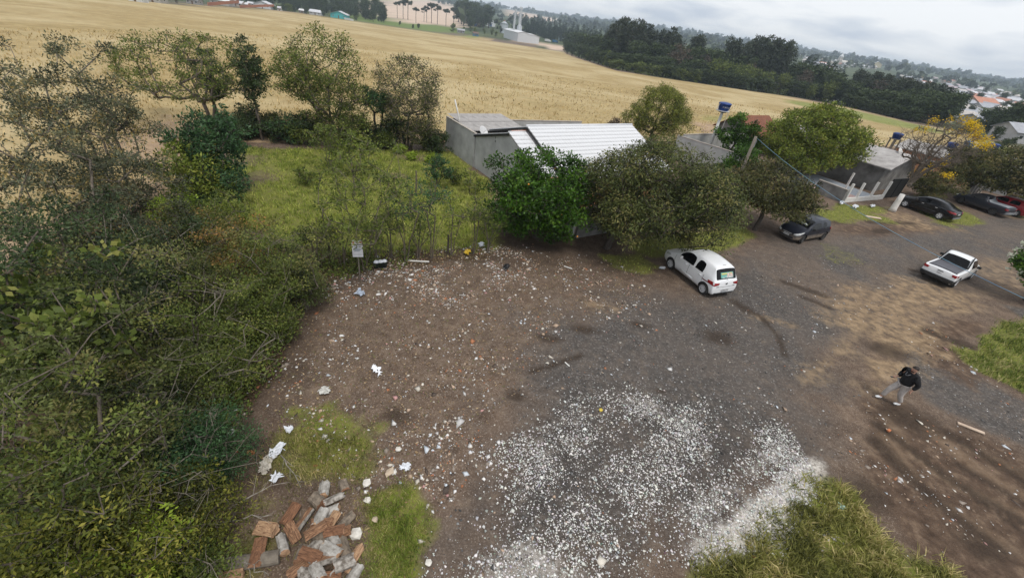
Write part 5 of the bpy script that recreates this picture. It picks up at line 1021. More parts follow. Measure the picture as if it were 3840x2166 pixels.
def plate_on(root, x, z, s, txt, m=plate, w=.40, h=.13, blue=False, tilt=0):
    """number plate facing +x (s=1) or -x (s=-1)"""
    o = MB().box((0, 0, 0), (.012, w, h)).obj('number_plate', m, root, (x, 0, z), (0, tilt, 0), bevel=.004)
    if blue: MB().box((s*.007, 0, h*.36), (.004, w*.98, h*.26)).obj('blue_band', plate_b, o)
    if txt: link('plate_text', text_mesh(txt, h*.72, inkm), o, (s*.0085, 0, -.004 if not blue else -.02), (math.pi/2, 0, math.pi/2*s))
# ---- small hatchback profile
def hatch(L_, W, H, hood=.86, belt=.94, nose=.70, cowl=.92, rf=1.62, rb=None, tailz=.98, rr=None):
    w = W/2; rb = rb or L_-.36; rr = rr or L_-.10
    # x, zs, ws, zm, wm, zb, wb, zw, ww, zr, wr
    return [
     (0.00, .24, w*.62, .45, w*.72, nose-.06, w*.66, nose-.02, w*.60, nose, w*.46),
     (0.10, .20, w*.82, .47, w*.90, nose+.02, w*.80, nose+.06, w*.72, nose+.08, w*.58),
     (0.50, .19, w*.94, .50, w*1.0, hood-.04, w*.90, hood, w*.82, hood+.06, w*.66),
     (cowl, .19, w*.95, .52, w*1.0, belt-.02, w*.93, belt+.02, w*.87, belt+.09, w*.72),
     (cowl+.30, .19, w*.95, .53, w*1.0, belt, w*.94, belt+.22, w*.84, belt+.31, w*.72),
     (rf, .19, w*.95, .53, w*1.0, belt+.01, w*.94, H-.15, w*.76, H-.07, w*.66),
     (rf+.62, .19, w*.95, .53, w*1.0, belt+.02, w*.94, H-.10, w*.76, H-.005, w*.66),
     (rf+.72, .19, w*.95, .53, w*1.0, belt+.02, w*.94, H-.10, w*.76, H, w*.66),
     (rb-.42, .19, w*.95, .54, w*1.0, belt+.03, w*.94, H-.12, w*.75, H-.015, w*.65),
     (rb-.02, .20, w*.94, .55, w*.99, belt+.05, w*.92, H-.18, w*.73, H-.05, w*.62),
     (rb+.10, .21, w*.93, .56, w*.98, belt+.05, w*.90, H-.26, w*.76, H-.13, w*.72),
     (rr-.02, .22, w*.91, .57, w*.96, tailz-.10, w*.88, tailz-.04, w*.82, tailz, w*.76),
     (rr+.05, .24, w*.90, .56, w*.95, tailz-.18, w*.87, tailz-.13, w*.78, tailz-.10, w*.62),
     (L_-.02, .27, w*.86, .52, w*.92, .64, w*.86, .68, w*.78, .70, w*.60),
     (L_, .30, w*.80, .48, w*.86, .58, w*.80, .61, w*.72, .62, w*.56)]
HG = {(3, 6), (3, 7), (4, 6), (4, 7), (4, 4), (5, 4), (7, 4), (10, 6), (10, 7), (9, 99)}
HC = {0: .3, 3: .3, 5: .3, 10: .4, 11: .4}
# white hatchback
f, r, h = place((2516.3, 1007.5), (2626.9, 1095.3), 2.46, 0, 1); hd = math.atan2(h[1], h[0]); mid_side = (f+r)/2; right = np.array([h[1], -h[0]])
mp0 = mid_side+right*.72
wp = paint('paint_white', (.78, .79, .80), .3, amt=.18)
rt0, bv, md = car('hatchback_car', 'white hatchback with advert in its rear window parked under the domed tree', hatch(3.80, 1.70, 1.60, belt=.96, hood=.90, tailz=1.02, rb=3.30), HG, HC, 3.82, (.80, 3.26), 1.46, .30, 'w', wp, mp0, hd, group=None, spokes=10, broad=.022, tw=.20)
for sg in (-1, 1):
    patch(bv, 'tail_light', ((-1.3, sg*.80, .88), (-1.62, sg*.84, .90), (-1.62, sg*.84, .74), (-1.34, sg*.80, .76)), (0, -sg, 0), redl, rt0, .012)
    patch(bv, 'tail_light', ((-1.7, sg*.82, .90), (-1.7, sg*.44, .86), (-1.7, sg*.48, .78), (-1.7, sg*.82, .72)), (1, 0, 0), redl, rt0, .012)
    patch(bv, 'headlight', ((1.95, sg*.70, .70), (1.95, sg*.36, .66), (1.95, sg*.36, .56), (1.95, sg*.70, .58)), (-1, 0, 0), lampc, rt0, .01)
    patch(bv, 'headlight', ((1.75, sg*.8, .74), (1.45, sg*.8, .80), (1.45, sg*.8, .72), (1.78, sg*.8, .62)), (0, -sg, 0), lampc, rt0, .01)
    for x in (1.05, .03, -.98): seam(bv, rt0, (x-.02, sg*.9, .30), (x, sg*.9, .95), (0, -sg, 0))
    seam(bv, rt0, (1.05, sg*.9, .30), (-.95, sg*.9, .27), (0, -sg, 0))
    for x in (.16, -.86): patch(bv, 'door_handle', ((x, sg*.9, .86), (x+.17, sg*.9, .86), (x+.17, sg*.9, .83), (x, sg*.9, .83)), (0, -sg, 0), wp, rt0, .02, 2)
    patch(bv, 'side_moulding', ((.95, sg*.9, .42), (-.9, sg*.9, .42), (-.9, sg*.9, .38), (.95, sg*.9, .38)), (0, -sg, 0), wp, rt0, .014, 4)
    patch(bv, 'model_badge', ((-1.9, sg*.58, .69), (-1.9, sg*.45, .69), (-1.9, sg*.45, .66), (-1.9, sg*.58, .66)), (1, 0, 0), rimd, rt0, .006, 2)
mirrors(rt0, .62, .80, 1.02, wp)
patch(bv, 'lower_bumper', ((-1.9, -.62, .34), (-1.9, .62, .34), (-1.9, .62, .27), (-1.9, -.62, .27)), (1, 0, 0), plast, rt0, .02)
patch(bv, 'grille', ((1.9, -.4, .52), (1.9, .4, .52), (1.9, .4, .34), (1.9, -.4, .34)), (-1, 0, 0), plast, rt0, .008)
seam(bv, rt0, (-1.9, -.60, .66), (-1.9, .60, .66), (1, 0, 0), .014)
MB().lathe([(.001, 0), (.055, 0), (.055, .012), (.04, .014), (.001, .010)], axis='x', n=16).obj('badge', rimd, rt0, (-1.757, 0, .82), (0, .2, math.pi))
plate_on(rt0, -1.825, .50, -1, 'BAE 7J3V')
MB().tube([(-1.15, .05, 1.53), (-1.33, .05, 1.63)], .008, 5).obj('aerial', plast, rt0)
MB().tube([(-1.70, -.05, 1.0), (-1.66, .18, 1.13)], .008, 5).obj('rear_wiper', plast, rt0)
def rear_ad(root, bvh):
    teal = mat('ad_teal', (.16, .42, .36), (.12, .34, .30), 3, .4); yl = mat('ad_yellow', (.62, .55, .16), rough=.5); pk_ = mat('ad_skin', (.62, .48, .42), (.58, .44, .40), 4, .5); wh = mat('ad_white', (.66, .72, .72), rough=.5); bl_ = mat('ad_blond', (.58, .47, .24), rough=.5)
    P_ = lambda y0, y1, z0, z1, nm, m, off, n=4: patch(bvh, nm, ((-1.9, y0, z1), (-1.9, y1, z1), (-1.9, y1, z0), (-1.9, y0, z0)), (1, 0, 0), m, rear, off, n)
    global rear
    rear = patch(bvh, 'window_advert', ((-1.9, .36, 1.30), (-1.9, -.44, 1.30), (-1.9, -.44, 1.06), (-1.9, .36, 1.06)), (1, 0, 0), teal, root, .006)
    P_(.32, -.02, 1.215, 1.275, 'name_line', yl, .012); P_(.02, -.42, 1.07, 1.15, 'shirt_shape', wh, .010); P_(-.04, -.18, 1.12, 1.27, 'face_shape', pk_, .012); P_(-.22, -.4, 1.12, 1.24, 'face_shape', pk_, .012); P_(-.16, -.36, 1.23, 1.285, 'hair_shape', bl_, .014); P_(.28, .04, 1.075, 1.10, 'small_line', wh, .012)
    tmh = text_mesh('22.123', .085, wh); to = link('number_line', tmh, rear, (-1.66, .15, 1.165), (math.pi/2, 0, -math.pi/2))
    h = bvh.ray_cast(Vector((-3, .15, 1.165)), Vector((1, 0, 0)))
    if h[0] is not None: to.location = (h[0].x-.016, .15, 1.165); to.rotation_euler = (math.pi/2, -math.atan2(h[1].z, -h[1].x)*0, -math.pi/2)
rear_ad(rt0, bv)
# black small hatchback (front towards us)
f, r, h = place((2996.7, 911), (3078, 896.7), 2.45, 0, 1); hd = math.atan2(h[1], h[0]); left = np.array([-h[1], h[0]]); mp0 = (f+r)/2-left*.70
bp_ = paint('paint_black_dusty', (.012, .014, .022), .3, (.27, .22, .17), (.35, .62), .95)
rt1, bv, md = car('hatchback_car', 'black hatchback with dusty lower doors parked nose towards the domed tree', hatch(3.72, 1.66, 1.44, hood=.84, belt=.90, nose=.66, cowl=.98, rf=1.72, tailz=.95), HG, HC, 3.72, (.72, 3.14), 1.44, .285, 'w', bp_, mp0, hd, rim=rimd, spokes=6, broad=.04, tw=.18, steer=.25)
for sg in (-1, 1):
    patch(bv, 'headlight', ((1.98, sg*.74, .74), (1.98, sg*.44, .62), (1.98, sg*.46, .52), (1.98, sg*.74, .60)), (-1, 0, 0), lampc, rt1, .012); patch(bv, 'headlight', ((1.80, sg*.8, .74), (1.35, sg*.8, .82), (1.4, sg*.8, .74), (1.80, sg*.8, .62)), (0, -sg, -.25), lampc, rt1, .012)
    patch(bv, 'tail_light', ((-1.4, sg*.8, .95), (-1.75, sg*.8, .95), (-1.75, sg*.8, .78), (-1.5, sg*.8, .8)), (0, -sg, 0), redl, rt1, .012)
    for x in (.95, -.2): seam(bv, rt1, (x-.02, sg*.9, .30), (x, sg*.9, .92), (0, -sg, 0))
    patch(bv, 'door_handle', ((-.02, sg*.9, .82), (.15, sg*.9, .82), (.15, sg*.9, .79), (-.02, sg*.9, .79)), (0, -sg, 0), plast, rt1, .02, 2)
mirrors(rt1, .62, .80, .98, plast)
patch(bv, 'grille', ((1.98, -.36, .60), (1.98, .36, .60), (1.98, .36, .52), (1.98, -.36, .52)), (-1, 0, 0), plast, rt1, .006); patch(bv, 'chrome_bar', ((1.98, -.30, .585), (1.98, .30, .585), (1.98, .30, .565), (1.98, -.30, .565)), (-1, 0, 0), rimm, rt1, .014, 4); patch(bv, 'lower_grille', ((1.98, -.5, .40), (1.98, .5, .40), (1.98, .5, .27), (1.98, -.5, .27)), (-1, 0, 0), plast, rt1, .008)
plate_on(rt1, 1.97, .45, 1, 'ARK 4257', tilt=-.05)
patch(bv, 'sun_shade', ((.62, -.45, 1.06), (.62, .4, 1.04), (.72, .4, .97), (.72, -.45, .98)), (-.5, 0, -1), mat('paper_pale', (.45, .48, .47), rough=.5), rt1, .006, 4)
# ---- pickups
def pickup(L_, W, H, belt=.95, bedz=.98, cowl=1.02, rf=1.70, cabr=2.42):
    w = W/2
    return [
     (0.00, .26, w*.66, .48, w*.76, .66, w*.70, .70, w*.64, .72, w*.50), (0.10, .22, w*.84, .50, w*.92, .76, w*.84, .80, w*.76, .82, w*.60), (0.50, .22, w*.95, .53, w*1.0, .88, w*.92, .92, w*.84, .96, w*.68),
     (cowl, .22, w*.95, .55, w*1.0, belt-.02, w*.94, belt+.03, w*.88, belt+.08, w*.74), (cowl+.30, .22, w*.95, .56, w*1.0, belt, w*.95, belt+.24, w*.85, belt+.31, w*.74),
     (rf, .22, w*.95, .56, w*1.0, belt+.01, w*.95, H-.15, w*.78, H-.06, w*.68), (rf+.40, .22, w*.95, .56, w*1.0, belt+.02, w*.95, H-.11, w*.78, H, w*.68), (cabr-.06, .22, w*.95, .57, w*1.0, belt+.03, w*.95, H-.13, w*.77, H-.02, w*.66),
     (cabr+.06, .22, w*.95, .57, w*1.0, belt+.04, w*.95, H-.26, w*.76, H-.12, w*.64), (cabr+.22, .22, w*.95, .57, w*1.0, bedz-.04, w*.95, bedz-.01, w*.88, bedz, w*.80), (cabr+.32, .22, w*.95, .57, w*1.0, bedz-.04, w*.95, bedz-.01, w*.88, bedz, w*.80),
     (L_-.55, .23, w*.95, .58, w*1.0, bedz-.03, w*.95, bedz, w*.88, bedz+.01, w*.80), (L_-.10, .26, w*.94, .58, w*.99, bedz-.03, w*.94, bedz, w*.87, bedz+.01, w*.80), (L_-.04, .30, w*.92, .58, w*.97, bedz-.06, w*.92, bedz-.03, w*.86, bedz-.03, w*.78), (L_, .36, w*.88, .56, w*.93, .72, w*.88, .75, w*.82, .76, w*.72)]
PG = {(3, 6), (3, 7), (4, 6), (4, 7), (4, 4), (5, 4), (6, 4), (8, 6), (8, 7)}; PC = {0: .3, 3: .3, 5: .3, 7: .3, 8: .5, 9: .85, 12: .6, 13: .5}
rl, rr_, fr_ = G(3448, 1026.6)[:2], G(3570.6, 1074.8)[:2], G(3632.6, 1044.5)[:2]
ax = fr_-rr_; ax /= np.linalg.norm(ax); hd = math.atan2(ax[1], ax[0]); lf_ = np.array([-ax[1], ax[0]]); mp0 = rr_+ax*1.36+lf_*.78
rt2, bv, md = car('pickup_truck', 'white pickup with dark bed cover driving away along the gravel road', pickup(4.45, 1.72, 1.60), PG, PC, 4.45, (.86, 3.60), 1.50, .32, 'w', wp, mp0, hd, cat='pickup', spokes=6, broad=.045, tw=.2)
cov = mat('bed_cover', (.10, .10, .115), (.075, .075, .085), 3, .55)
patch(bv, 'bed_cover', ((-.50, .66, 1.5), (-.50, -.66, 1.5), (-2.06, -.68, 1.5), (-2.06, .68, 1.5)), (0, 0, -1), cov, rt2, .02, 10)
patch(bv, 'tailgate_gap', ((-2.09, .72, 1.5), (-2.09, -.72, 1.5), (-2.12, -.72, 1.5), (-2.12, .72, 1.5)), (0, 0, -1), blackm, rt2, .006, 8)
patch(bv, 'rear_bumper', ((-2.3, .80, .56), (-2.3, -.80, .56), (-2.3, -.80, .34), (-2.3, .80, .34)), (1, 0, 0), plast, rt2, .05)
for sg in (-1, 1):
    patch(bv, 'bumper_side', ((-2.2, sg*.9, .54), (-1.75, sg*.9, .54), (-1.75, sg*.9, .36), (-2.2, sg*.9, .36)), (0, -sg, 0), plast, rt2, .02, 4)
    patch(bv, 'tail_light', ((-2.3, sg*.80, .90), (-2.3, sg*.56, .88), (-2.3, sg*.60, .76), (-2.3, sg*.80, .74)), (1, 0, 0), redl, rt2, .014, 5); patch(bv, 'tail_light', ((-2.14, sg*.9, .90), (-1.98, sg*.9, .88), (-2.0, sg*.9, .80), (-2.14, sg*.9, .76)), (0, -sg, 0), redl, rt2, .014, 5)
    patch(bv, 'lower_cladding', ((1.0, sg*.9, .36), (-.95, sg*.9, .36), (-.95, sg*.9, .26), (1.0, sg*.9, .26)), (0, -sg, 0), plast, rt2, .02, 4)
    for x in (1.02, -.16): seam(bv, rt2, (x, sg*.9, .36), (x, sg*.9, .96), (0, -sg, 0))
    patch(bv, 'headlight', ((2.2, sg*.72, .78), (2.2, sg*.4, .76), (2.2, sg*.4, .66), (2.2, sg*.72, .66)), (-1, 0, 0), lampc, rt2, .01)
    MB().tube([(-.05, sg*.6, 1.62), (-.2, sg*.62, 1.58), (-.52, sg*.72, 1.0)], .035, 6).obj('roll_bar', plast, rt2, smooth=True)
patch(bv, 'tailgate_handle', ((-2.3, .14, .86), (-2.3, -.14, .86), (-2.3, -.14, .82), (-2.3, .14, .82)), (1, 0, 0), plast, rt2, .014, 3)
patch(bv, 'tailgate_badge', ((-2.3, .12, .76), (-2.3, -.12, .76), (-2.3, -.12, .68), (-2.3, .12, .68)), (1, 0, 0), mat('badge_pale', (.58, .58, .59), rough=.5), rt2, .006, 3)
plate_on(rt2, -2.275, .47, -1, '', plate_w, blue=True); mirrors(rt2, .62, .86, 1.04, plast)
# dark pickup by the trees
f, r, h = place((3594, 760.8), (3714.6, 803.5), 2.7, 0, 1); hd = math.atan2(h[1], h[0]); rgt = np.array([h[1], -h[0]]); mp0 = (f+r)/2+rgt*.74
gp_ = paint('paint_graphite', (.025, .028, .038), .3, amt=.3)
rt3, bv, md = car('pickup_truck', 'dark graphite pickup parked on the grass verge in front of the red car', pickup(4.4, 1.66, 1.44, belt=.92, bedz=.96, cowl=1.0, rf=1.66, cabr=2.5), PG, PC, 4.4, (.80, 3.50), 1.46, .30, 'w', gp_, mp0, hd, cat='pickup', rim=rimd, spokes=6, broad=.05)
patch(bv, 'bed_cover', ((-.50, .64, 1.5), (-.50, -.64, 1.5), (-2.1, -.66, 1.5), (-2.1, .66, 1.5)), (0, 0, -1), mat('bed_cover_grey', (.30, .32, .35), (.24, .26, .28), 3, .4), rt3, .02, 8)
for sg in (-1, 1):
    patch(bv, 'tail_light', ((-2.3, sg*.80, .88), (-2.3, sg*.62, .88), (-2.3, sg*.62, .68), (-2.3, sg*.80, .68)), (1, 0, 0), redl, rt3, .014, 4); patch(bv, 'tail_light', ((-2.2, sg*.9, .88), (-2.06, sg*.9, .88), (-2.06, sg*.9, .7), (-2.2, sg*.9, .7)), (0, -sg, 0), redl, rt3, .014, 4); patch(bv, 'headlight', ((2.2, sg*.72, .78), (2.2, sg*.4, .74), (2.2, sg*.4, .64), (2.2, sg*.72, .66)), (-1, 0, 0), lampc, rt3, .01); patch(bv, 'headlight', ((2.05, sg*.9, .78), (1.8, sg*.9, .80), (1.85, sg*.9, .70), (2.05, sg*.9, .66)), (0, -sg, 0), lampc, rt3, .01)
    for x in (1.0, -.3): seam(bv, rt3, (x, sg*.9, .36), (x, sg*.9, .94), (0, -sg, 0))
patch(bv, 'rear_bumper', ((-2.3, .78, .52), (-2.3, -.78, .52), (-2.3, -.78, .36), (-2.3, .78, .36)), (1, 0, 0), mat('bumper_grey', (.22, .23, .24), rough=.5), rt3, .05); mirrors(rt3, .62, .83, 1.0, plast); plate_on(rt3, -2.25, .46, -1, '')
# black saloon
def saloon(L_, W, H, belt=.94):
    w = W/2
    return [
     (0.00, .25, w*.66, .46, w*.76, .62, w*.70, .66, w*.64, .68, w*.50), (0.12, .20, w*.86, .48, w*.93, .72, w*.84, .75, w*.76, .78, w*.60), (0.60, .19, w*.95, .50, w*1.0, .84, w*.92, .88, w*.84, .92, w*.68),
     (1.10, .19, w*.95, .52, w*1.0, belt-.02, w*.94, belt+.02, w*.87, belt+.07, w*.72), (1.45, .19, w*.95, .53, w*1.0, belt, w*.95, belt+.20, w*.84, belt+.28, w*.72), (1.95, .19, w*.95, .53, w*1.0, belt+.01, w*.95, H-.15, w*.76, H-.06, w*.66),
     (2.50, .19, w*.95, .53, w*1.0, belt+.03, w*.95, H-.11, w*.76, H, w*.66), (2.60, .19, w*.95, .53, w*1.0, belt+.03, w*.95, H-.11, w*.76, H, w*.66), (3.25, .19, w*.95, .54, w*1.0, belt+.06, w*.94, H-.19, w*.75, H-.06, w*.64),
     (3.50, .20, w*.95, .55, w*1.0, belt+.07, w*.93, H-.30, w*.75, H-.15, w*.63), (3.95, .21, w*.94, .56, w*.99, belt+.05, w*.90, belt+.10, w*.80, belt+.14, w*.66), (L_-.12, .24, w*.90, .56, w*.96, belt-.02, w*.87, belt+.03, w*.78, belt+.05, w*.66), (L_-.03, .28, w*.86, .54, w*.92, .78, w*.85, .82, w*.76, .84, w*.64), (L_, .32, w*.80, .50, w*.86, .62, w*.80, .65, w*.72, .66, w*.58)]
SG = {(3, 6), (3, 7), (4, 6), (4, 7), (4, 4), (5, 4), (7, 4), (9, 6), (9, 7)}; SC = {0: .3, 3: .3, 5: .3, 9: .3, 10: .3}
f, r, h = place((3386.6, 774.4), (3514.7, 821), 2.69, 0, 1); hd = math.atan2(h[1], h[0]); rgt = np.array([h[1], -h[0]]); mp0 = (f+r)/2+rgt*.76
bk = paint('paint_black', (.008, .008, .009), .22, amt=.2)
rt4, bv, md = car('saloon_car', 'black four door saloon with silver wheels beside the whitewashed trunk', saloon(4.5, 1.76, 1.46), SG, SC, 4.5, (.90, 3.59), 1.52, .315, 'w', bk, mp0, hd, spokes=5, broad=.055, tw=.2)
for sg in (-1, 1):
    patch(bv, 'tail_light', ((-2.4, sg*.82, .90), (-2.4, sg*.52, .86), (-2.4, sg*.52, .76), (-2.4, sg*.82, .74)), (1, 0, 0), redl, rt4, .014, 5); patch(bv, 'tail_light', ((-2.15, sg*.9, .90), (-1.75, sg*.9, .92), (-1.8, sg*.9, .80), (-2.15, sg*.9, .76)), (0, -sg, 0), redl, rt4, .014, 5); patch(bv, 'headlight', ((2.3, sg*.76, .76), (2.3, sg*.4, .68), (2.3, sg*.4, .58), (2.3, sg*.76, .60)), (-1, 0, 0), lampc, rt4, .01); patch(bv, 'headlight', ((2.1, sg*.9, .76), (1.7, sg*.9, .80), (1.7, sg*.9, .74), (2.1, sg*.9, .64)), (0, -sg, 0), lampc, rt4, .01)
    for x in (1.02, -.05, -1.02): seam(bv, rt4, (x, sg*.9, .32), (x, sg*.9, .94), (0, -sg, 0))
    patch(bv, 'side_moulding', ((.95, sg*.95, .52), (-.95, sg*.95, .54), (-.95, sg*.95, .50), (.95, sg*.95, .48)), (0, -sg, 0), plast, rt4, .014, 4)
    for x in (.1, -.92): patch(bv, 'door_handle', ((x, sg*.95, .86), (x+.17, sg*.95, .86), (x+.17, sg*.95, .83), (x, sg*.95, .83)), (0, -sg, 0), rimm, rt4, .02, 2)
mirrors(rt4, .7, .84, 1.0, bk); plate_on(rt4, -2.255, .72, -1, ''); patch(bv, 'rear_bumper', ((-2.4, .74, .46), (-2.4, -.74, .46), (-2.4, -.74, .34), (-2.4, .74, .34)), (1, 0, 0), mat('bumper_grey', (0, 0, 0)), rt4, .02)
# red hatchback hidden behind the dark pickup, white pickup at the edge
g0 = np.array(rt3.location[:2]); hdv = np.array([math.cos(rt3.rotation_euler[2]), math.sin(rt3.rotation_euler[2])]); rg = np.array([hdv[1], -hdv[0]])
rp = paint('paint_red', (.30, .012, .018), .3, amt=.2); q = g0+rg*2.7-hdv*.6
rt5, bv, md = car('hatchback_car', 'red hatchback half hidden behind the dark pickup', hatch(3.9, 1.68, 1.46), HG, HC, 3.9, (.80, 3.26), 1.46, .30, 'w', rp, q, rt3.rotation_euler[2]+.05)
for sg in (-1, 1): patch(bv, 'tail_light', ((-1.8, sg*.82, .96), (-1.8, sg*.60, .94), (-1.8, sg*.60, .76), (-1.8, sg*.82, .76)), (1, 0, 0), redl, rt5, .014, 5); patch(bv, 'headlight', ((1.95, sg*.70, .70), (1.95, sg*.36, .66), (1.95, sg*.36, .56), (1.95, sg*.70, .58)), (-1, 0, 0), lampc, rt5, .01)
mirrors(rt5, .62, .80, 1.0, rp); plate_on(rt5, -1.86, .5, -1, '')
p = G(3800, 738); hd2 = math.radians(-62)
rt6, bv, md = car('pickup_truck', 'tall white double cab pickup facing the road beyond the red car', pickup(5.0, 1.84, 1.78, belt=1.12, bedz=1.14, cowl=1.25, rf=1.95, cabr=3.4), PG, PC, 5.0, (.95, 4.0), 1.6, .37, 'w', wp, (p[0]+1.2, p[1]+.8), hd2, cat='pickup', rim=rimm, spokes=6)
for sg in (-1, 1): patch(bv, 'headlight', ((2.5, sg*.74, .80), (2.5, sg*.40, .78), (2.5, sg*.40, .68), (2.5, sg*.74, .68)), (-1, 0, 0), lampc, rt6, .01); patch(bv, 'bonnet_scoop', ((1.75, sg*.36, 1.5), (1.75, sg*.16, 1.5), (1.6, sg*.16, 1.5), (1.6, sg*.36, 1.5)), (0, 0, -1), blackm, rt6, .008, 3)
patch(bv, 'grille', ((2.5, -.36, .74), (2.5, .36, .74), (2.5, .36, .5), (2.5, -.36, .5)), (-1, 0, 0), plast, rt6, .012); patch(bv, 'lower_bumper', ((2.5, -.8, .48), (2.5, .8, .48), (2.5, .8, .3), (2.5, -.8, .3)), (-1, 0, 0), plast, rt6, .03); mirrors(rt6, .75, .92, 1.2, plast)
# ================================================================= PERSON
def skin(name, V_, E_, rad, m, parent, sub=2, root=0):
    me = bpy.data.meshes.new(name); me.from_pydata([tuple(v) for v in V_], E_, []); me.materials.append(m); o = bpy.data.objects.new('tmp', me); col.objects.link(o)
    sk = o.modifiers.new('k', 'SKIN'); sk.use_smooth_shade = True
    for i, d in enumerate(me.skin_vertices[0].data): r = rad[i]; d.radius = r if hasattr(r, '__len__') else (r, r); d.use_root = (i == root)
    s = o.modifiers.new('s', 'SUBSURF'); s.levels = sub; s.render_levels = sub
    dg = bpy.context.evaluated_depsgraph_get(); fm_ = bpy.data.meshes.new_from_object(o.evaluated_get(dg)); bpy.data.objects.remove(o); fm_.materials.clear(); fm_.materials.append(m); fm_.polygons.foreach_set('use_smooth', [True]*len(fm_.polygons)); return link(name, fm_, parent)
skinm = mat('skin', (.50, .29, .21), (.44, .25, .18), 6, .55); knit = mat('black_knit', (.012, .012, .014), (.008, .008, .009), 30, .95, bump=.2); trou = mat('grey_trousers', (.44, .40, .375), (.34, .31, .285), 7, .9, bump=.15); shoe = mat('white_shoe', (.72, .73, .74), (.6, .6, .6), 8, .6); hairm = mat('dark_hair', (.022, .014, .010), (.012, .008, .006), 30, .6)
ff, bf = G(3308, 1494), G(3334, 1524); mid = (ff+bf)/2; pe = thing('person', 'person in black sweater, grey trousers and white shoes walking on the dirt', 'person', (mid[0]+.22, mid[1]+.1, 0), math.radians(178))
# local frame: x forward (walking direction), y left, z up.  right foot forward
c_, s_ = math.cos(-math.radians(178)), math.sin(-math.radians(178))
def loc_(p): d = p[:2]-np.array(pe.location[:2]); return np.array([d[0]*c_-d[1]*s_, d[0]*s_+d[1]*c_, 0])
FA, FB = loc_(ff), loc_(bf)   # front (farther) foot and rear foot
hip = .92; fa = np.array([FA[0]+.02, FA[1], .09]); fb = np.array([FB[0]+.02, FB[1], .10])
if fa[1] < fb[1]: ys = (-1, 1)
else: ys = (1, -1)
hA = np.array([.0, ys[0]*.10, hip]); hB = np.array([.0, ys[1]*.10, hip]); fa[1] = hA[1]*1.3; fb[1] = hB[1]*1.3
fa[0] = .30; fb[0] = -.22; kA = np.array([.24, hA[1]*1.15, .50]); kB = np.array([-.02, hB[1]*1.15, .49])
pel = np.array([0, 0, .98]); wst = np.array([.01, 0, 1.12]); che = np.array([.03, 0, 1.32]); nk = np.array([.05, 0, 1.49]); hd0 = np.array([.09, 0, 1.56]); hd1 = np.array([.11, .02, 1.66]); hd2 = np.array([.09, .02, 1.74])
shA = np.array([.03, .21, 1.42]); shB = np.array([.03, -.21, 1.42])          # left, right shoulder
elA = np.array([-.12, .33, 1.17]); haA = np.array([-.02, .34, .92])           # left arm hanging a little back
elB = np.array([.02, -.34, 1.16]); haB = np.array([.20, -.24, 1.04])          # right forearm raised, holding something dark
def hand(h, fwd, side, up):
    """vertices and edges for a palm with four fingers and a thumb, starting at the wrist h"""
    h, fwd, side, up = map(np.array, (h, fwd, side, up)); V_ = [h, h+fwd*.055]; E_ = [(0, 1)]; Rr = [(.026, .017), (.036, .017)]
    for i, (o, l_) in enumerate(((-.030, .062), (-.010, .072), (.010, .068), (.029, .052))):
        b0 = len(V_); V_ += [h+fwd*.085+side*o, h+fwd*(.085+l_*.55)+side*o-up*.012, h+fwd*(.085+l_*.8)+side*o-up*.04]; E_ += [(1, b0), (b0, b0+1), (b0+1, b0+2)]; Rr += [.0105, .0095, .008]
    b0 = len(V_); V_ += [h+fwd*.035-side*.035, h+fwd*.075-side*.052-up*.014]; E_ += [(0, b0), (b0, b0+1)]; Rr += [.012, .009]; return V_, E_, Rr
# the body under the clothes: one continuous figure
BV = [pel, wst, che, nk, hd0, hd1, hd2, hA, kA, fa, hB, kB, fb, shA, elA, haA, shB, elB, haB, fa+[.15, 0, -.05], fb+[.15, 0, -.06]]
BE = [(0, 1), (1, 2), (2, 3), (3, 4), (4, 5), (5, 6), (0, 7), (7, 8), (8, 9), (0, 10), (10, 11), (11, 12), (2, 13), (13, 14), (14, 15), (2, 16), (16, 17), (17, 18), (9, 19), (12, 20)]
BR = [(.11, .085), (.10, .085), (.11, .085), (.062, .062), (.075, .068), (.098, .080), (.085, .070), (.085, .085), (.055, .055), (.036, .036), (.085, .085), (.055, .055), (.036, .036), (.030, .030), (.030, .030), (.026, .024), (.030, .030), (.030, .030), (.026, .024), (.032, .022), (.032, .022)]
for h, fwd, side, up in ((haA, (.15, .0, -.98), (-.1, 1, 0), (.98, 0, .15)), (haB, (.92, .05, -.25), (0, 1, 0), (.2, 0, .97))):
    n0 = len(BV); v_, e_, r_ = hand(h, np.array(fwd)*.9, np.array(side), np.array(up)); hw = 15 if h is haA else 18
    BV += v_[1:]; BR += r_[1:]; BE += [(hw if a == 0 else n0+a-1, n0+b-1) for a, b in e_]
body = skin('body', BV, BE, BR, skinm, pe)
skin('sweater', [pel+[0, 0, -.10], wst, che, nk+[-.02, 0, -.02], shA, elA, haA+[0, 0, .05], shB, elB, haB+[-.05, -.01, .01]], [(0, 1), (1, 2), (2, 3), (2, 4), (4, 5), (5, 6), (2, 7), (7, 8), (8, 9)], [(.23, .20), (.235, .20), (.25, .19), (.11, .105), (.135, .13), (.095, .09), (.062, .062), (.135, .13), (.095, .09), (.062, .062)], knit, pe)
skin('trousers', [pel+[0, 0, .10], hA, kA, fa+[-.01, 0, .05], hB, kB, fb+[-.01, 0, .05]], [(0, 1), (1, 2), (2, 3), (0, 4), (4, 5), (5, 6)], [(.19, .16), (.14, .14), (.098, .098), (.078, .078), (.14, .14), (.098, .098), (.078, .078)], trou, pe)
for f_, pit in ((fa, 0.0), (fb, .0)): skin('shoe', [f_+[-.06, 0, -.035], f_+[.04, 0, -.035], f_+[.13, 0, -.045], f_+[.19, 0, -.055]], [(0, 1), (1, 2), (2, 3)], [(.045, .05), (.052, .06), (.052, .042), (.040, .030)], shoe, pe)
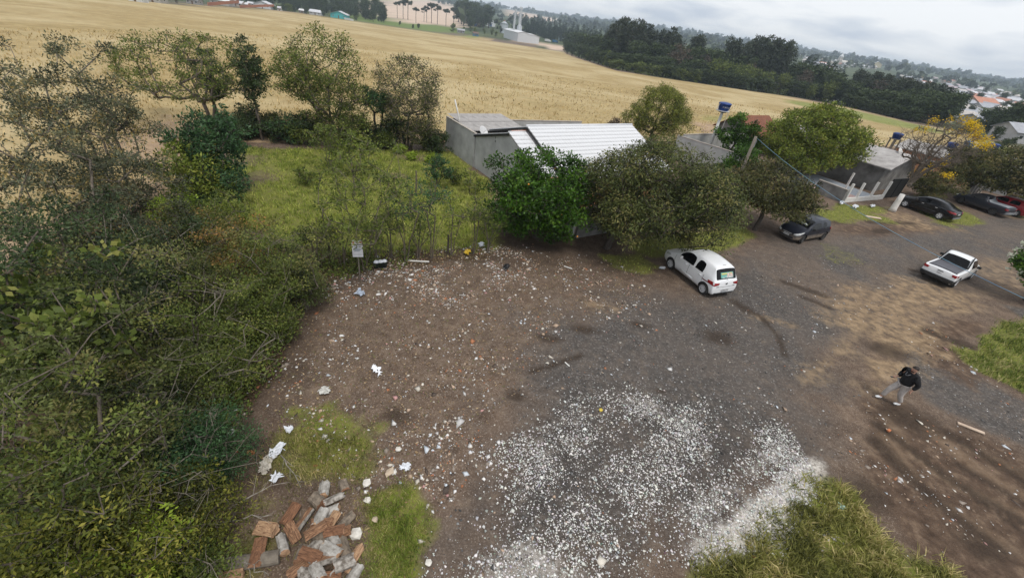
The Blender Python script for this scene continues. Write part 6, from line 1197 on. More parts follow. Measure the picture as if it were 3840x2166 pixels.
# face, hair, beard
fx = hd1+[.075, .01, -.015]
MB().lathe([(.001, .03), (.012, .02), (.016, 0), (.001, -.008)], (0, 0, 0), 'z', 8).obj('nose', skinm, body, tuple(fx+[.018, 0, -.012]), smooth=True)
for sg in (-1, 1):
    MB().lathe([(.001, .008), (.009, .004), (.009, -.004), (.001, -.008)], n=8).obj('eye', mat('eye_dark', (.02, .02, .02), rough=.3), body, tuple(fx+[.002, sg*.032, .012])); MB().lathe([(.001, .032), (.012, .02), (.013, -.02), (.001, -.03)], n=8).obj('ear', skinm, body, tuple(hd1+[-.01, sg*.088, -.02]), smooth=True)
MB().box((0, 0, 0), (.012, .05, .012)).obj('mouth', mat('lip', (.34, .13, .11), rough=.5), body, tuple(fx+[.006, 0, -.052]))
g = np.random.default_rng(4)
def cap_mesh(c, r, pred, n=12):
    vs = []; fs = []; idx = {}
    for i in range(n+1):
        for j in range(2*n):
            th = math.pi*i/n; ph = math.pi*j/n; d = np.array([math.sin(th)*math.cos(ph), math.sin(th)*math.sin(ph), math.cos(th)])
            idx[i, j] = len(vs); vs.append(tuple(c+d*r*(1+g.normal(0, .02))))
    for i in range(n):
        for j in range(2*n):
            q = [idx[i, j], idx[i+1, j], idx[i+1, (j+1) % (2*n)], idx[i, (j+1) % (2*n)]]; cc = np.mean([vs[k] for k in q], 0)-c
            if pred(cc/np.linalg.norm(cc)): fs.append(q)
    b = MB(); b.add(vs, fs); return b
cap_mesh(hd1+[-.012, 0, .025], np.array([.108, .095, .112]), lambda d: d[2] > .38-.9*max(0, -d[0])-.1*abs(d[1])).obj('hair', hairm, pe, smooth=True)
cap_mesh(hd1+[.005, 0, -.045], np.array([.098, .082, .085]), lambda d: d[0] > .05 and d[2] < -.15).obj('beard', hairm, pe, smooth=True)
MB().tube([(.16, -.07, 1.44), (.2, -.05, 1.36), (.215, 0, 1.34), (.2, .05, 1.36), (.16, .07, 1.44)], .012, 6).obj('drawstring', mat('cord_grey', (.16, .16, .17), rough=.8), pe, smooth=True)
b = MB(); b.box((.325, -.235, .985), (.15, .075, .012)); o = b.obj('phone', mat('phone_black', (.02, .02, .022), rough=.25), None, (0, 0, 0)); o.location = pe.location; o.rotation_euler = pe.rotation_euler; tag(o, 'dark phone in the hand of the walking person', 'phone')
# ================================================================= FIREWOOD
bark_w = mat('log_bark', (.40, .37, .33), (.13, .11, .09), 9, .95, bump=.7, bscale=22, ramp=(.38, .62)); split_w = mat('split_wood', (.40, .225, .125), (.11, .050, .027), 7, .9, bump=.8, stretch=(.9, 9, 9), ramp=(.38, .60)); end_w = mat('log_end', (.34, .19, .11), (.16, .075, .042), 12, .9, bump=.3)
LGM = [(bark_w, split_w, end_w), (mat('log_bark_pale', (.44, .42, .385), (.20, .18, .155), 8, .95, bump=.7, bscale=20), mat('split_wood_light', (.56, .36, .21), (.20, .10, .055), 7, .9, bump=.8, stretch=(.9, 9, 9), ramp=(.36, .6)), mat('log_end_light', (.46, .30, .18), (.24, .13, .075), 12, .9)), (mat('log_bark_brown', (.26, .21, .16), (.10, .08, .06), 9, .95, bump=.7, bscale=20), mat('split_wood_dark', (.32, .16, .085), (.10, .045, .025), 7, .9, bump=.8, stretch=(.9, 9, 9), ramp=(.36, .6)), end_w)]
def log_mesh(Ln, r, kind, seed):
    """kind: round, half, quarter, third. Along local x."""
    g = np.random.default_rng(seed); n = 14; b = MB(); span = {'round': 2*math.pi, 'half': math.pi, 'third': 2.1, 'quarter': 1.6}[kind]; rings = []
    ph = g.uniform(0, 6, 3)
    for i in range(5):
        x = -Ln/2+Ln*i/4; ring = []
        for k in range(n):
            a = span*k/(n if kind == 'round' else n-1)-span/2+math.pi/2; rr = r*(1+.07*math.sin(2*a+ph[0])+.05*math.sin(5*a+ph[1]+x*6)+g.normal(0, .02)); ring.append((x+(g.normal(0, .012) if i in (0, 4) else 0), rr*math.cos(a), rr*math.sin(a)))
        if kind != 'round':
            ring.append((x+(g.normal(0, .03) if i in (0, 4) else 0), g.normal(0, .025), -.02*r+g.normal(0, .018)))
        rings.append(ring)
    m = len(rings[0]); vs = [p for q in rings for p in q]
    for i in range(4):
        for k in range(m):
            b.mi = 0 if (kind == 'round' or k < n-1) else 1
            b.f.append((i*m+k, i*m+(k+1) % m, (i+1)*m+(k+1) % m, (i+1)*m+k)); b.m.append(b.mi)
    b.v = vs; b.f += [tuple(range(m))[::-1], tuple(range(4*m, 5*m))]; b.m += [2, 2]
    if kind != 'round':      # rest the piece on its centre of mass
        zc = np.mean([p[2] for p in vs]); b.v = [(p[0], p[1], p[2]-zc) for p in vs]
    return b.mesh('log', list(LGM[seed % 3]))
# (pixel x, y, length m, radius m, kind, in-image angle deg, roll deg, height of centre)
LG = [(1000, 1985, .40, .13, 'half', 12, 90, .12, 'split log with raw orange face lying apart from the pile'), (1090, 1925, .42, .12, 'half', -55, 60, .12, 'split log with raw face leaning at the top of the pile'), (1145, 1950, .44, .12, 'half', -52, -60, .10, 'grey barked split log beside the leaning one'), (1215, 1835, .30, .11, 'round', -80, 0, .10, 'short grey log at the far tip of the pile'), (1190, 1875, .28, .12, 'round', 40, 0, .11, 'stubby mossy round log'), (1250, 1865, .40, .12, 'half', -28, -90, .16, 'pale barked log resting across the stubby one'), (1235, 1912, .38, .12, 'half', -15, -90, .09, 'pale grey log below the crossed one'), (1288, 1815, .26, .11, 'third', 75, 20, .11, 'upright shaggy brown log stump beside the rubble'), (1205, 1965, .40, .12, 'half', -5, 85, .20, 'split log with bright raw face on top of the pile'), (1250, 1945, .30, .10, 'third', -60, 80, .12, 'small split piece behind the bright one'), (1295, 1958, .42, .09, 'round', -50, 0, .09, 'thin grey barked log pointing away from the pile'), (1100, 1995, .36, .12, 'third', 60, 100, .18, 'split wedge standing askew with yellow face'), (1060, 2040, .40, .09, 'round', 75, 0, .09, 'slim round log with pale cut end'), (965, 2070, .48, .12, 'third', -75, 80, .22, 'jagged split log lying across the long grey log'), (1175, 2045, .40, .14, 'half', -40, -80, .15, 'white barked log in the middle of the pile'), (1250, 2025, .34, .11, 'round', 65, 0, .20, 'round log showing its red cut end'), (1295, 2055, .46, .13, 'half', 70, -90, .12, 'dark barked log beside the red ended one'), (1215, 2110, .44, .15, 'half', -15, -70, .22, 'big split log with orange rim on top of the pile'), (1325, 2095, .46, .10, 'third', -55, 40, .14, 'long split log at the grass edge of the pile'), (1225, 2080, .36, .11, 'third', 20, 120, .10, 'small red split piece under the big one'), (1160, 2105, .26, .08, 'round', 85, 0, .08, 'short thin log beneath the big split one'), (1275, 2135, .40, .13, 'half', -50, -90, .14, 'grey barked log under the long split one'), (1235, 2165, .40, .12, 'half', -10, 100, .22, 'orange faced split log at the foot of the pile'), (1150, 2160, .34, .11, 'round', 60, 0, .1, 'brown barked log at the foot of the pile'), (870, 2166, .36, .12, 'half', -10, 100, .1, 'split log beside the long grey log'), (1200, 2010, .34, .11, 'round', 30, 0, .10, 'shadowed log deep in the pile'), (1280, 1995, .34, .11, 'third', -20, 90, .12, 'raw brown wedge behind the red ended log'), (1320, 2150, .36, .12, 'half', -60, -90, .1, 'mossy barked log at the grassy side of the pile'), (1130, 2075, .3, .09, 'round', -70, 0, .07, 'thin bark log in the gap of the pile')]
LG += [(1185, 1990, .40, .12, 'third', -30, 60, .30, 'raw split log lying across the top of the pile'), (1240, 2060, .40, .12, 'half', 35, 20, .34, 'pale barked log crowning the pile'), (1165, 2080, .42, .12, 'third', 15, 80, .28, 'split log with torn face over the middle of the pile'), (1290, 2110, .36, .12, 'round', -25, 0, .30, 'round log with light cut end high on the pile'), (1200, 1935, .36, .11, 'half', -65, 15, .26, 'grey barked log on the upper edge of the pile'), (1255, 1990, .36, .11, 'third', -10, 70, .32, 'orange split wedge on the ridge of the pile'), (1120, 2130, .38, .11, 'third', -35, 60, .12, 'split log at the earth side of the pile foot'), (1190, 2140, .34, .11, 'half', 60, 20, .30, 'white barked log above the pile foot')]
for i, (px, py, Ln, r_, kd, ang, rl_, zc, lab) in enumerate(LG):
    zc += .02; p = G(px, py, zc); a = math.radians(ang); q = G(px+40*math.cos(a), py+40*math.sin(a), zc); d = q-p; rz = math.atan2(d[1], d[0]); o = link('firewood_log', log_mesh(Ln*1.15, r_*1.2, 'third' if (kd == 'half' and i % 3) else kd, 40+i)); o.rotation_mode = 'ZXY' if False else 'XYZ'
    o.matrix_world = Matrix.Translation(Vector((p[0], p[1], max(zc, r_*.7)))) @ Matrix.Rotation(rz, 4, 'Z') @ Matrix.Rotation(math.radians((i*37 % 17)-8), 4, 'Y') @ Matrix.Rotation(math.radians(rl_ if kd == 'round' else ((150+rl_*.5) if ('raw' in lab or 'split' in lab or 'orange' in lab or 'jagged' in lab) else rl_*.25)), 4, 'X')
    tag(o, lab, 'log', 'firewood pile')
a, b_ = G(815, 2125, .14), G(1048, 2085, .14); b = MB(); g = np.random.default_rng(2); b.tube([a+(b_-a)*t+g.normal(0, .008, 3) for t in np.linspace(0, 1, 8)], [.135, .14, .145, .15, .148, .15, .15, .145], 14); o = b.obj('grey_log', mat('grey_log_bark', (.22, .19, .15), (.12, .10, .08), 6, .95, bump=.5), None, smooth=False); tag(o, 'long smooth grey log lying beneath the firewood', 'log')
# ================================================================= RUBBISH AND SMALL THINGS
def rag(name, label, cat, pts, m, amp=.05, seed=0, holes=.0, n=14, z=.03):
    """crumpled sheet through the four corner pixels"""
    g = np.random.default_rng(seed); c = [G(*q) for q in pts]; vs = []; fs = []
    for j in range(n+1):
        for i in range(n+1):
            u, v = i/n, j/n; p = (c[0]*(1-u)+c[1]*u)*(1-v)+(c[3]*(1-u)+c[2]*u)*v; e = min(u, v, 1-u, 1-v); k_ = 1-.38*(abs(2*u-1)*abs(2*v-1))**1.2; cn = (c[0]+c[1]+c[2]+c[3])/4; p = cn+(p-cn)*k_; p = p+np.array([*(g.normal(0, .015+.03*(e < .1), 2)), z+amp*(vnoise(u*5+seed, v*5)+.5*vnoise(u*12, v*12+seed))]); vs.append(p)
    for j in range(n):
        for i in range(n):
            if g.random() > holes*(1 if min(i, j, n-1-i, n-1-j) > 0 else 3): fs.append((j*(n+1)+i, j*(n+1)+i+1, (j+1)*(n+1)+i+1, (j+1)*(n+1)+i))
    b = MB(); b.add(vs, fs); o = b.obj(name, m, None, smooth=False); s = o.modifiers.new('t', 'SOLIDIFY'); s.thickness = .006; return tag(o, label, cat, 'rubbish on the lot')
wpl = mat('white_plastic', (.74, .76, .80), (.62, .64, .68), 6, .45); dpl = mat('dirty_plastic', (.50, .46, .40), (.32, .29, .24), 9, .7)
rag('plastic_sheet', 'torn white plastic sheet lying near the firewood', 'plastic sheet', [(1030, 1680), (1080, 1655), (1055, 1710), (1000, 1735)], wpl, .09, 1, .06)
rag('plastic_sheet', 'dirty crumpled sheet half buried in the weeds', 'plastic sheet', [(985, 1720), (1040, 1700), (1010, 1775), (968, 1785)], dpl, .08, 2, .06)
rag('plastic_scrap', 'small white plastic scrap above the torn sheet', 'litter', [(1072, 1608), (1096, 1600), (1092, 1622), (1078, 1624)], wpl, .05, 3, .1)
rag('plastic_scrap', 'white plastic scraps among the dry twigs', 'litter', [(1015, 1790), (1060, 1775), (1050, 1795), (1018, 1810)], wpl, .05, 4, .15)
rag('plastic_bag', 'yellow plastic bag at the foot of the fence row', 'bag', [(1738, 950), (1760, 938), (1765, 952), (1745, 962)], mat('yellow_plastic', (.62, .42, .03), rough=.5), .10, 5)
rag('plastic_bag', 'white bag caught in the fence row by the citrus tree', 'bag', [(1795, 918), (1812, 915), (1812, 930), (1798, 930)], wpl, .12, 6)
rag('paper_sheet', 'white paper sheet lying on the rubble', 'paper', [(1393, 1372), (1410, 1366), (1418, 1394), (1400, 1398)], mat('paper', (.82, .83, .86), (.78, .79, .82), 3, .7), .012, 7, 0, 6)
rag('paper_strip', 'torn white strip beside the paper sheet', 'paper', [(1418, 1384), (1426, 1382), (1424, 1412), (1416, 1412)], mat('paper', (0, 0, 0)), .03, 8, .05, 6)
rag('plastic_bag', 'pale blue plastic bag on the brown earth', 'bag', [(1340, 1095), (1362, 1092), (1366, 1110), (1342, 1112)], mat('blue_plastic', (.42, .48, .58), (.3, .34, .4), 5, .5), .09, 9)
rag('plastic_scrap', 'white scraps in the mud by the pebbles', 'litter', [(1500, 1745), (1535, 1738), (1540, 1760), (1505, 1765)], wpl, .05, 10, .25)
rag('plastic_bag', 'black plastic bag lying in the rubble', 'bag', [(1888, 1000), (1905, 996), (1910, 1012), (1890, 1014)], mat('black_plastic_bag', (.02, .02, .022), rough=.4), .14, 11)
rag('plastic_tray', 'pale crumpled plastic tray on the lot', 'litter', [(1200, 1462), (1232, 1456), (1236, 1478), (1204, 1482)], mat('tray_pale', (.58, .57, .53), (.44, .43, .4), 5, .6), .08, 12)
rag('plastic_scrap', 'white plastic wrapper beside the white hatchback', 'litter', [(2472, 1004), (2486, 1003), (2488, 1010), (2475, 1011)], wpl, .05, 13)
rag('plastic_bag', 'white bag on the grass near the post fence', 'bag', [(3195, 775), (3212, 774), (3212, 784), (3198, 785)], wpl, .2, 14); rag('plastic_bag', 'white bag at the end of the post fence', 'bag', [(3144, 762), (3160, 761), (3160, 769), (3146, 770)], wpl, .2, 15); rag('plastic_bag', 'small white bag on bare sand near the painted trunk', 'bag', [(3262, 772), (3280, 770), (3278, 779), (3262, 780)], wpl, .12, 16)
rag('plastic_scrap', 'mint coloured carton in the rough grass', 'litter', [(3140, 1896), (3158, 1893), (3164, 1910), (3146, 1914)], mat('mint_card', (.42, .62, .56), rough=.6), .05, 17, 0, 6)
def block(name, label, cat, px, py, d, rz, m, z=0.0, bev=.012, group='rubble pieces'):
    p = G(px, py); o = MB().box((0, 0, d[2]/2), d).obj(name, m, None, (p[0], p[1], z-.01), (.04, -.05, rz), bevel=bev); return tag(o, label, cat, group)
obk = mat('orange_brick', (.52, .19, .08), (.40, .13, .055), 9, .9, bump=.3)
block('brick', 'orange brick lying square on the damp earth', 'brick', 943, 1698, (.20, .10, .09), .35, obk); block('brick', 'broken orange brick nearest the low dark bush', 'brick', 884, 1693, (.13, .11, .08), 1.1, obk); block('brick', 'worn orange brick piece in the mud beside the tyre tracks', 'brick', 3332, 1614, (.14, .09, .06), .6, obk)
block('plank', 'pale broken plank lying on the muddy track', 'plank', 3640, 1605, (.75, .13, .05), -.55, mat('pale_board', (.55, .43, .33), (.42, .32, .24), 6, .85)); block('plank', 'flat pale board on the verge by the post fence', 'plank', 3275, 815, (1.1, .35, .04), -.2, mat('pale_board', (0, 0, 0)))
block('plank', 'white batten at the foot of the fence row', 'plank', 1570, 980, (1.0, .07, .05), .1, whitem); block('plank', 'short white batten on the rubble under the domed tree', 'plank', 2130, 1003, (.45, .06, .04), -.45, whitem); block('plank', 'short white stick beside the yellow straw on the gravel', 'plank', 2127, 1365, (.26, .05, .03), -.9, whitem)
def rock(name, label, px, py, r_, m, seed, group='stones on the lot', sq=.6):
    g = np.random.default_rng(seed); bm = bmesh.new(); bmesh.ops.create_icosphere(bm, subdivisions=1, radius=r_)
    for v in bm.verts: v.co *= 1+g.normal(0, .16); v.co.z *= sq
    me = bpy.data.meshes.new(name); bm.to_mesh(me); bm.free(); me.materials.append(m); p = G(px, py); return tag(link(name, me, None, (p[0], p[1], r_*sq*.5)), label, 'stone', group)
pst = mat('pale_stone', (.66, .63, .57), (.5, .47, .42), 8, .85)
rock('stone', 'angular pale stone between the firewood and the green weeds', 1336, 2003, .15, pst, 1); rock('stone', 'pale wedge stone on the brown mud by the scraps', 1494, 1685, .09, pst, 2); rock('stone', 'flat beige stone among the white scraps', 1460, 1775, .13, mat('beige_stone', (.52, .42, .31), rough=.85), 3); rock('stone', 'white cornered stone beside the beige one', 1478, 1770, .08, pst, 4); rock('stone', 'pale stone at the start of the green weeds', 1375, 1815, .12, pst, 5); rock('stone', 'white stone in the weeds below the pale one', 1378, 1876, .09, pst, 6); rock('stone', 'rounded pale boulder under the shrub edge', 800, 1540, .16, pst, 7); rock('stone', 'yellow plastic ball like stone on the pebbles', 2252, 1540, .07, mat('yellow_ball', (.70, .52, .06), rough=.5), 8, sq=.9); rock('stone', 'beige oval stone in the grass beside the pale stones', 1407, 1948, .09, mat('beige_stone', (0, 0, 0)), 9); rock('stone', 'pale stone at the edge of green weeds near the pebbles', 1608, 2110, .09, pst, 10)
a, b_ = G(835, 1655, .07), G(875, 1610, .09); o = MB().tube([a, (a+b_)/2, b_], .055, 12).obj('plastic_pipe', mat('old_pvc', (.52, .50, .44), (.40, .38, .33), 6, .7), None, smooth=True); tag(o, 'short weathered white pipe at the shrub edge', 'pipe')
for k, (px, py) in enumerate([(1412, 1002), (1428, 1000), (1442, 998)]):
    p = G(px, py); o = thing('bucket', 'old dark bucket heaped with white rubbish under the notice tree', 'bucket', (p[0], p[1], 0), k, 'buckets under the notice tree'); MB().lathe([(.01, 0), (.11, 0), (.14, .28), (.15, .29), (.14, .27), (.01, .25)], n=14).obj('tub', mat('bucket_dark', (.035, .05, .045), rough=.6), o, smooth=True); rg_ = MB(); rg_.lathe([(.01, .36), (.09, .33), (.125, .27)], n=9); rg_.obj('white_refuse', wpl, o)
# fallen dry branches near the firewood
for k, (pa, pb, lab) in enumerate([((865, 1908), (1085, 1800), 'long dry branch leaning over the weeds behind the firewood'), ((780, 1965), (1020, 1935), 'straight dry branch reaching from the shrubs to the firewood'), ((1060, 1700), (1130, 1830), 'thin dry forked twig beside the torn sheet'), ((880, 2105), (1010, 2160), 'curved twig over the long grey log'), ((1290, 1075), (1150, 1120), 'long bare stick sloping from the fence row into the shrubs')]):
    g = np.random.default_rng(60+k); a, b_ = G(*pa, .12), G(*pb, .22); b = MB(); n = 7; pts = [a+(b_-a)*t+g.normal(0, .03, 3)+np.array([0, 0, .12*math.sin(math.pi*t)]) for t in np.linspace(0, 1, n)]; b.tube(pts, list(np.linspace(.016, .005, n)), 6)
    for j in range(5):
        s = pts[g.integers(1, n-1)]; e = s+(b_-a)*.25*g.uniform(.5, 1)+g.normal(0, .15, 3); e[2] = max(e[2], .03); b.tube([s, (s+e)/2+g.normal(0, .02, 3), e], [.008, .006, .003], 5)
    tag(b.obj('dry_branch', bark_p, None), lab, 'branch', 'dry branches on the ground')
# dark fence posts and a brush heap in the lot
for k, (px, py, h) in enumerate([(1678, 955, 1.1), (1240, 985, 1.0), (1560, 720, 1.4), (1330, 735, 1.2)]):
    p = G(px, py); tag(MB().tube([(0, 0, -.1), (.02, .01, h*.5), (0, .03, h)], [.06, .055, .045], 8).obj('fence_post', bark_d if k < 2 else bark_m, None, (p[0], p[1], 0)), ['charred short fence post in the sapling row', 'leaning grey fence post near the lot corner', 'bare weathered post standing in the grassy lot', 'thin dry post standing in the grass behind the saplings'][k], 'post', 'old posts of the lot')
# ================================================================= FAR TREES, TOWN, SILOS
def proto(lm, bark, seed, h, blobs, ncl, nleaf, leaf, cr, trunk_r, stems=None, **k):
    wd_, lf = grow(seed=seed, stems=stems or [[(0, 0, -.5), (0, 0, h*.35), (0, 0, h*.75)]], blobs=blobs, ncl=ncl, cr=cr, nleaf=nleaf, leaf=leaf, trunk_r=trunk_r, twig=0, r0=.05, step=1.6, jit=.25, sides=5, **k)
    return npmesh('trunk', wd_[0], wd_[1], bark, True), npmesh('crown', lf[0], lf[1], lm, attrs={'tint': lf[2]}), h
FM = dict(euc=leafmat('far_eucalypt', (.012, .019, .013), (.050, .063, .036), trans=.1), broad=leafmat('far_broad', (.012, .023, .009), (.052, .074, .024), trans=.1), lite=leafmat('far_light', (.035, .055, .012), (.115, .145, .032), trans=.1), pine=leafmat('far_pine', (.008, .018, .009), (.030, .050, .022), trans=.1), brown=leafmat('far_brown', (.04, .034, .026), (.10, .08, .055), trans=.1), arau=leafmat('far_araucaria', (.010, .020, .009), (.036, .052, .022), trans=.1))
def rb(h, r, z0, n, seed, up=1.0):
    g = np.random.default_rng(seed); o = []
    for i in range(n):
        a = g.uniform(0, 6.28); z = g.uniform(z0, .9)*h; q = r*g.uniform(.1, .65)*(1-.5*max(0, (z/h-.6))); rr = r*g.uniform(.32, .5); o.append((q*math.cos(a), q*math.sin(a), z, rr, rr, rr*1.0*up))
    o.append((0, 0, h*(1+z0)/2, r*.6, r*.6, h*(1-z0)/2)); return o
PR = {}
for s in range(3):
    PR['euc', s] = proto(FM['euc'], bark_m, 500+s, 24, rb(24, 5.2, .28, 14, s, 1.5), 110, 16, 1.35, 1.5, .35)
    PR['broad', s] = proto(FM['broad'], bark_d, 510+s, 12, rb(12, 5.0, .22, 12, s+5), 110, 15, 1.0, 1.2, .3)
    PR['lite', s] = proto(FM['lite'], bark_d, 520+s, 9, rb(9, 3.8, .18, 9, s+9), 80, 14, .85, 1.0, .22)
PR['brown', 0] = proto(FM['brown'], bark_m, 530, 11, rb(11, 4.5, .3, 10, 3), 90, 10, .8, 1.1, .25)
for s in range(2):
    PR['pine', s] = proto(FM['pine'], bark_d, 540+s, 17, [(0, 0, 17*(.25+.72*i/7), 2.7*(1-i/8.2)+.35, 2.7*(1-i/8.2)+.35, 1.6) for i in range(8)], 80, 16, .95, .95, .25)
def arau(seed, h):
    g = np.random.default_rng(seed); bl = []
    for i in range(11): a = 6.28*i/11+g.uniform(-.2, .2); q = h*.20*g.uniform(.6, 1.1); bl.append((q*math.cos(a), q*math.sin(a), h*(.90+.06*g.normal()), h*.075, h*.075, h*.05))
    bl.append((0, 0, h*.97, h*.09, h*.09, h*.03)); return proto(FM['arau'], bark_d, seed, h, bl, 80, 18, 1.0, 1.0, .32, stems=[[(0, 0, -.5), (.1, 0, h*.5), (0, 0, h*.92)]])
for s in range(3): PR['arau', s] = arau(550+s, 19)
LBL = dict(euc=('eucalyptus_tree', 'tall dark eucalyptus in the belt beyond the field'), broad=('broad_tree', 'dark rounded tree in the belt beyond the field'), lite=('light_tree', 'light green low tree in the belt beyond the field'), brown=('brown_tree', 'brownish half bare tree in the belt beyond the field'), pine=('pine_tree', 'dark conical pine of the plantation behind the silos'), arau=('araucaria_tree', 'umbrella topped araucaria pine standing in the green pasture'))
cnt = 0
def put(kind, P, h, label=None, group=None, wide=1.0):
    global cnt; cnt += 1; ks = [k for k in PR if k[0] == kind]; tm_, cm_, h0 = PR[ks[cnt % len(ks)]]; s = h/h0; nm, lb = LBL[kind]
    root = thing(nm, label or lb, 'tree', (P[0], P[1], P[2]-.2), random.uniform(0, 6.28), group or {'arau': 'araucaria pines in the pasture', 'pine': 'pine plantation'}.get(kind, 'tree belt beyond the field'))
    root.scale = (s*wide, s*wide, s); link('trunk', tm_, root); link('crown', cm_, root)
FE = np.array(FARE)
def edge_dist(px, py):
    """distance along the ground to the far edge of the field in the direction of a photo column"""
    d = ray(px, py)[:2]; d = d/np.linalg.norm(d); best = None
    for i in range(len(FE)-1):
        a, b = FE[i], FE[i+1]; e = b-a; den = d[0]*e[1]-d[1]*e[0]
        if abs(den) < 1e-9: continue
        t = (a[0]*e[1]-a[1]*e[0])/den; u = (a[0]*d[1]-a[1]*d[0])/den
        if -.02 <= u <= 1.02 and t > 30: best = t if best is None else max(best, t)
    return best
def on_top(px, py, off, lo=4, hi=32):
    """ground point a given distance behind the field edge, and the height that brings a treetop there to the photo pixel"""
    r_ = ray(px, py); hd_ = np.linalg.norm(r_[:2]); D = edge_dist(px, py)
    if D is None: D = 330.0
    for k in range(12):
        t = (D+off)/hd_; P = CAM+t*r_; g = float(terr(P[0], P[1])); h = P[2]-g
        if h < lo: off = off*.7-3
        elif h > hi: off += 25
        else: break
    return np.array([P[0], P[1], g]), float(np.clip(h, lo, hi))
random.seed(12)
def tops(kind, pts, h, jitter=6, where=None, wide=1.0, group=None, label=None):
    if where: label = {'euc': 'tall dark eucalyptus ', 'broad': 'dark rounded tree ', 'lite': 'light green low tree ', 'pine': 'dark conical pine ', 'brown': 'brownish half bare tree '}[kind]+where
    for px, py in pts:
        p, hh = on_top(px+random.uniform(-jitter, jitter), py+random.uniform(-jitter, jitter)*.5, h*random.uniform(.7, 1.3)); put(kind, p, hh, wide=wide*min(1.6, max(1.0, {'euc': 17, 'broad': 11, 'lite': 8, 'pine': 13, 'brown': 10}.get(kind, 12)/hh)), group=group, label=label)
def along(a, b, n): return [(a[0]+(b[0]-a[0])*i/(n-1), a[1]+(b[1]-a[1])*i/(n-1)) for i in range(n)]
# big eucalyptus clumps on the skyline
tops('euc', [(2290, 110), (2315, 80), (2340, 62), (2365, 68), (2390, 66), (2420, 78), (2445, 88), (2330, 110), (2380, 110), (2420, 120), (2460, 110)], 55, 5, 'in the high clump nearest the pine plantation')
tops('euc', [(2495, 112), (2520, 100), (2545, 118), (2500, 150), (2560, 150)], 60, 4, 'in the ragged clump beside the high one'); tops('euc', [(2620, 128), (2640, 130), (2625, 160)], 60, 4, 'standing alone between two clumps'); tops('euc', [(2760, 140), (2780, 142), (2770, 175)], 55, 4, 'in the narrow pair beside the long clump')
tops('euc', [(2815, 160), (2840, 142), (2865, 134), (2890, 132), (2915, 140), (2940, 146), (2965, 150), (2980, 156), (2830, 200), (2870, 190), (2910, 195), (2950, 200)], 45, 5, 'in the long clump behind the shacks')
# middle and front rows of the belt: (from, to, count, kind, metres behind the field edge)
for a, b, n, k, off, wh in [((2130, 120), (2280, 140), 7, 'broad', 45, 'between the pines and the high clump'), ((2120, 155), (2260, 190), 9, 'broad', 8, 'at the field corner beside the pink soil'), ((2290, 150), (2700, 190), 16, 'broad', 35, 'at the feet of the eucalyptus clumps'), ((2280, 195), (2720, 240), 20, 'broad', 14, 'in the middle of the belt before the eucalyptus'), ((2500, 240), (2900, 300), 18, 'broad', 6, 'along the field edge left of the shacks'), ((2300, 222), (2620, 265), 12, 'lite', 4, 'fringing the field below the high clump'), ((2700, 225), (2900, 270), 9, 'lite', 14, 'fringing the belt left of the shacks'), ((2650, 195), (2800, 215), 7, 'broad', 40, 'between the lone eucalyptus and the long clump'), ((2990, 215), (3150, 240), 10, 'pine', 60, 'in the strip between long clump and church'), ((2990, 240), (3150, 268), 10, 'broad', 40, 'behind the shacks towards the church'), ((2900, 285), (3140, 330), 12, 'broad', 18, 'right behind the shacks'), ((3140, 280), (3260, 330), 9, 'broad', 20, 'between the shacks and the dark grove'), ((3230, 262), (3420, 292), 12, 'euc', 45, 'at the back of the dark grove by the town'), ((3250, 290), (3500, 325), 13, 'euc', 30, 'in the middle of the dark grove by the town'), ((3220, 325), (3540, 375), 17, 'broad', 12, 'in the front of the dark grove by the town'), ((3420, 300), (3560, 322), 8, 'euc', 40, 'at the town end of the dark grove'), ((3430, 340), (3590, 352), 8, 'broad', 22, 'where the dark grove meets the town roofs'), ((3200, 350), (3440, 405), 11, 'broad', 4, 'along the green strip below the dark grove')]:
    tops(k, along(a, b, n), off, 10, wh)
tops('brown', [(2560, 165), (2660, 205), (3030, 262), (3320, 300), (2830, 240)], 20, 4); tops('lite', [(2290, 190), (2790, 260), (2945, 275), (3060, 315), (3130, 305), (2220, 195)], 10, 4)
# pine plantation behind the silos
for r_ in range(5): tops('pine', along((1955+8*r_, 48+r_*13), (2275, 108+r_*11), 16), 300-24*r_, 5, ['at the back of the plantation behind the silos', 'in the second row of the plantation behind the silos', 'in the middle row of the plantation behind the silos', 'in the fourth row of the plantation behind the silos', 'in the front row of the plantation by the lorries'][r_])
tops('pine', along((2230, 120), (2300, 155), 6), 70, 5, 'at the end of the plantation near the high clump')
# woods on the left behind the houses
for a, b, n, k, off, wh in [((1180, -30), (1440, 5), 14, 'broad', 150, 'at the back of the wood behind the far houses'), ((980, -40), (1440, 22), 22, 'broad', 100, 'in the middle of the wood behind the far houses'), ((1060, -8), (1440, 42), 20, 'broad', 55, 'at the front of the wood behind the far houses'), ((880, -40), (1000, -5), 8, 'broad', 100, 'behind the white gabled house'), ((1725, 4), (1845, 26), 9, 'broad', 330, 'at the back of the wood behind the barrel sheds'), ((1735, 30), (1810, 52), 7, 'broad', 240, 'in the wood above the barrel sheds')]: tops(k, along(a, b, n), off, 9, wh, group='woods behind the far houses')
tops('lite', [(1045, 16), (1075, 12), (1095, 18), (1335, 58)], 18, 3, 'beside the far houses', group='woods behind the far houses')
for px, by, ty in [(1490, 70, 8), (1512, 72, 0), (1530, 75, -4), (1600, 85, 25), (1618, 88, 12), (1640, 92, 16), (1672, 100, 36), (1700, 98, 28), (1590, 82, 30), (1560, 88, 30), (1830, 70, 40)]:
    p = march(px, by); h = height_at(p, ty); put('arau', p, h)
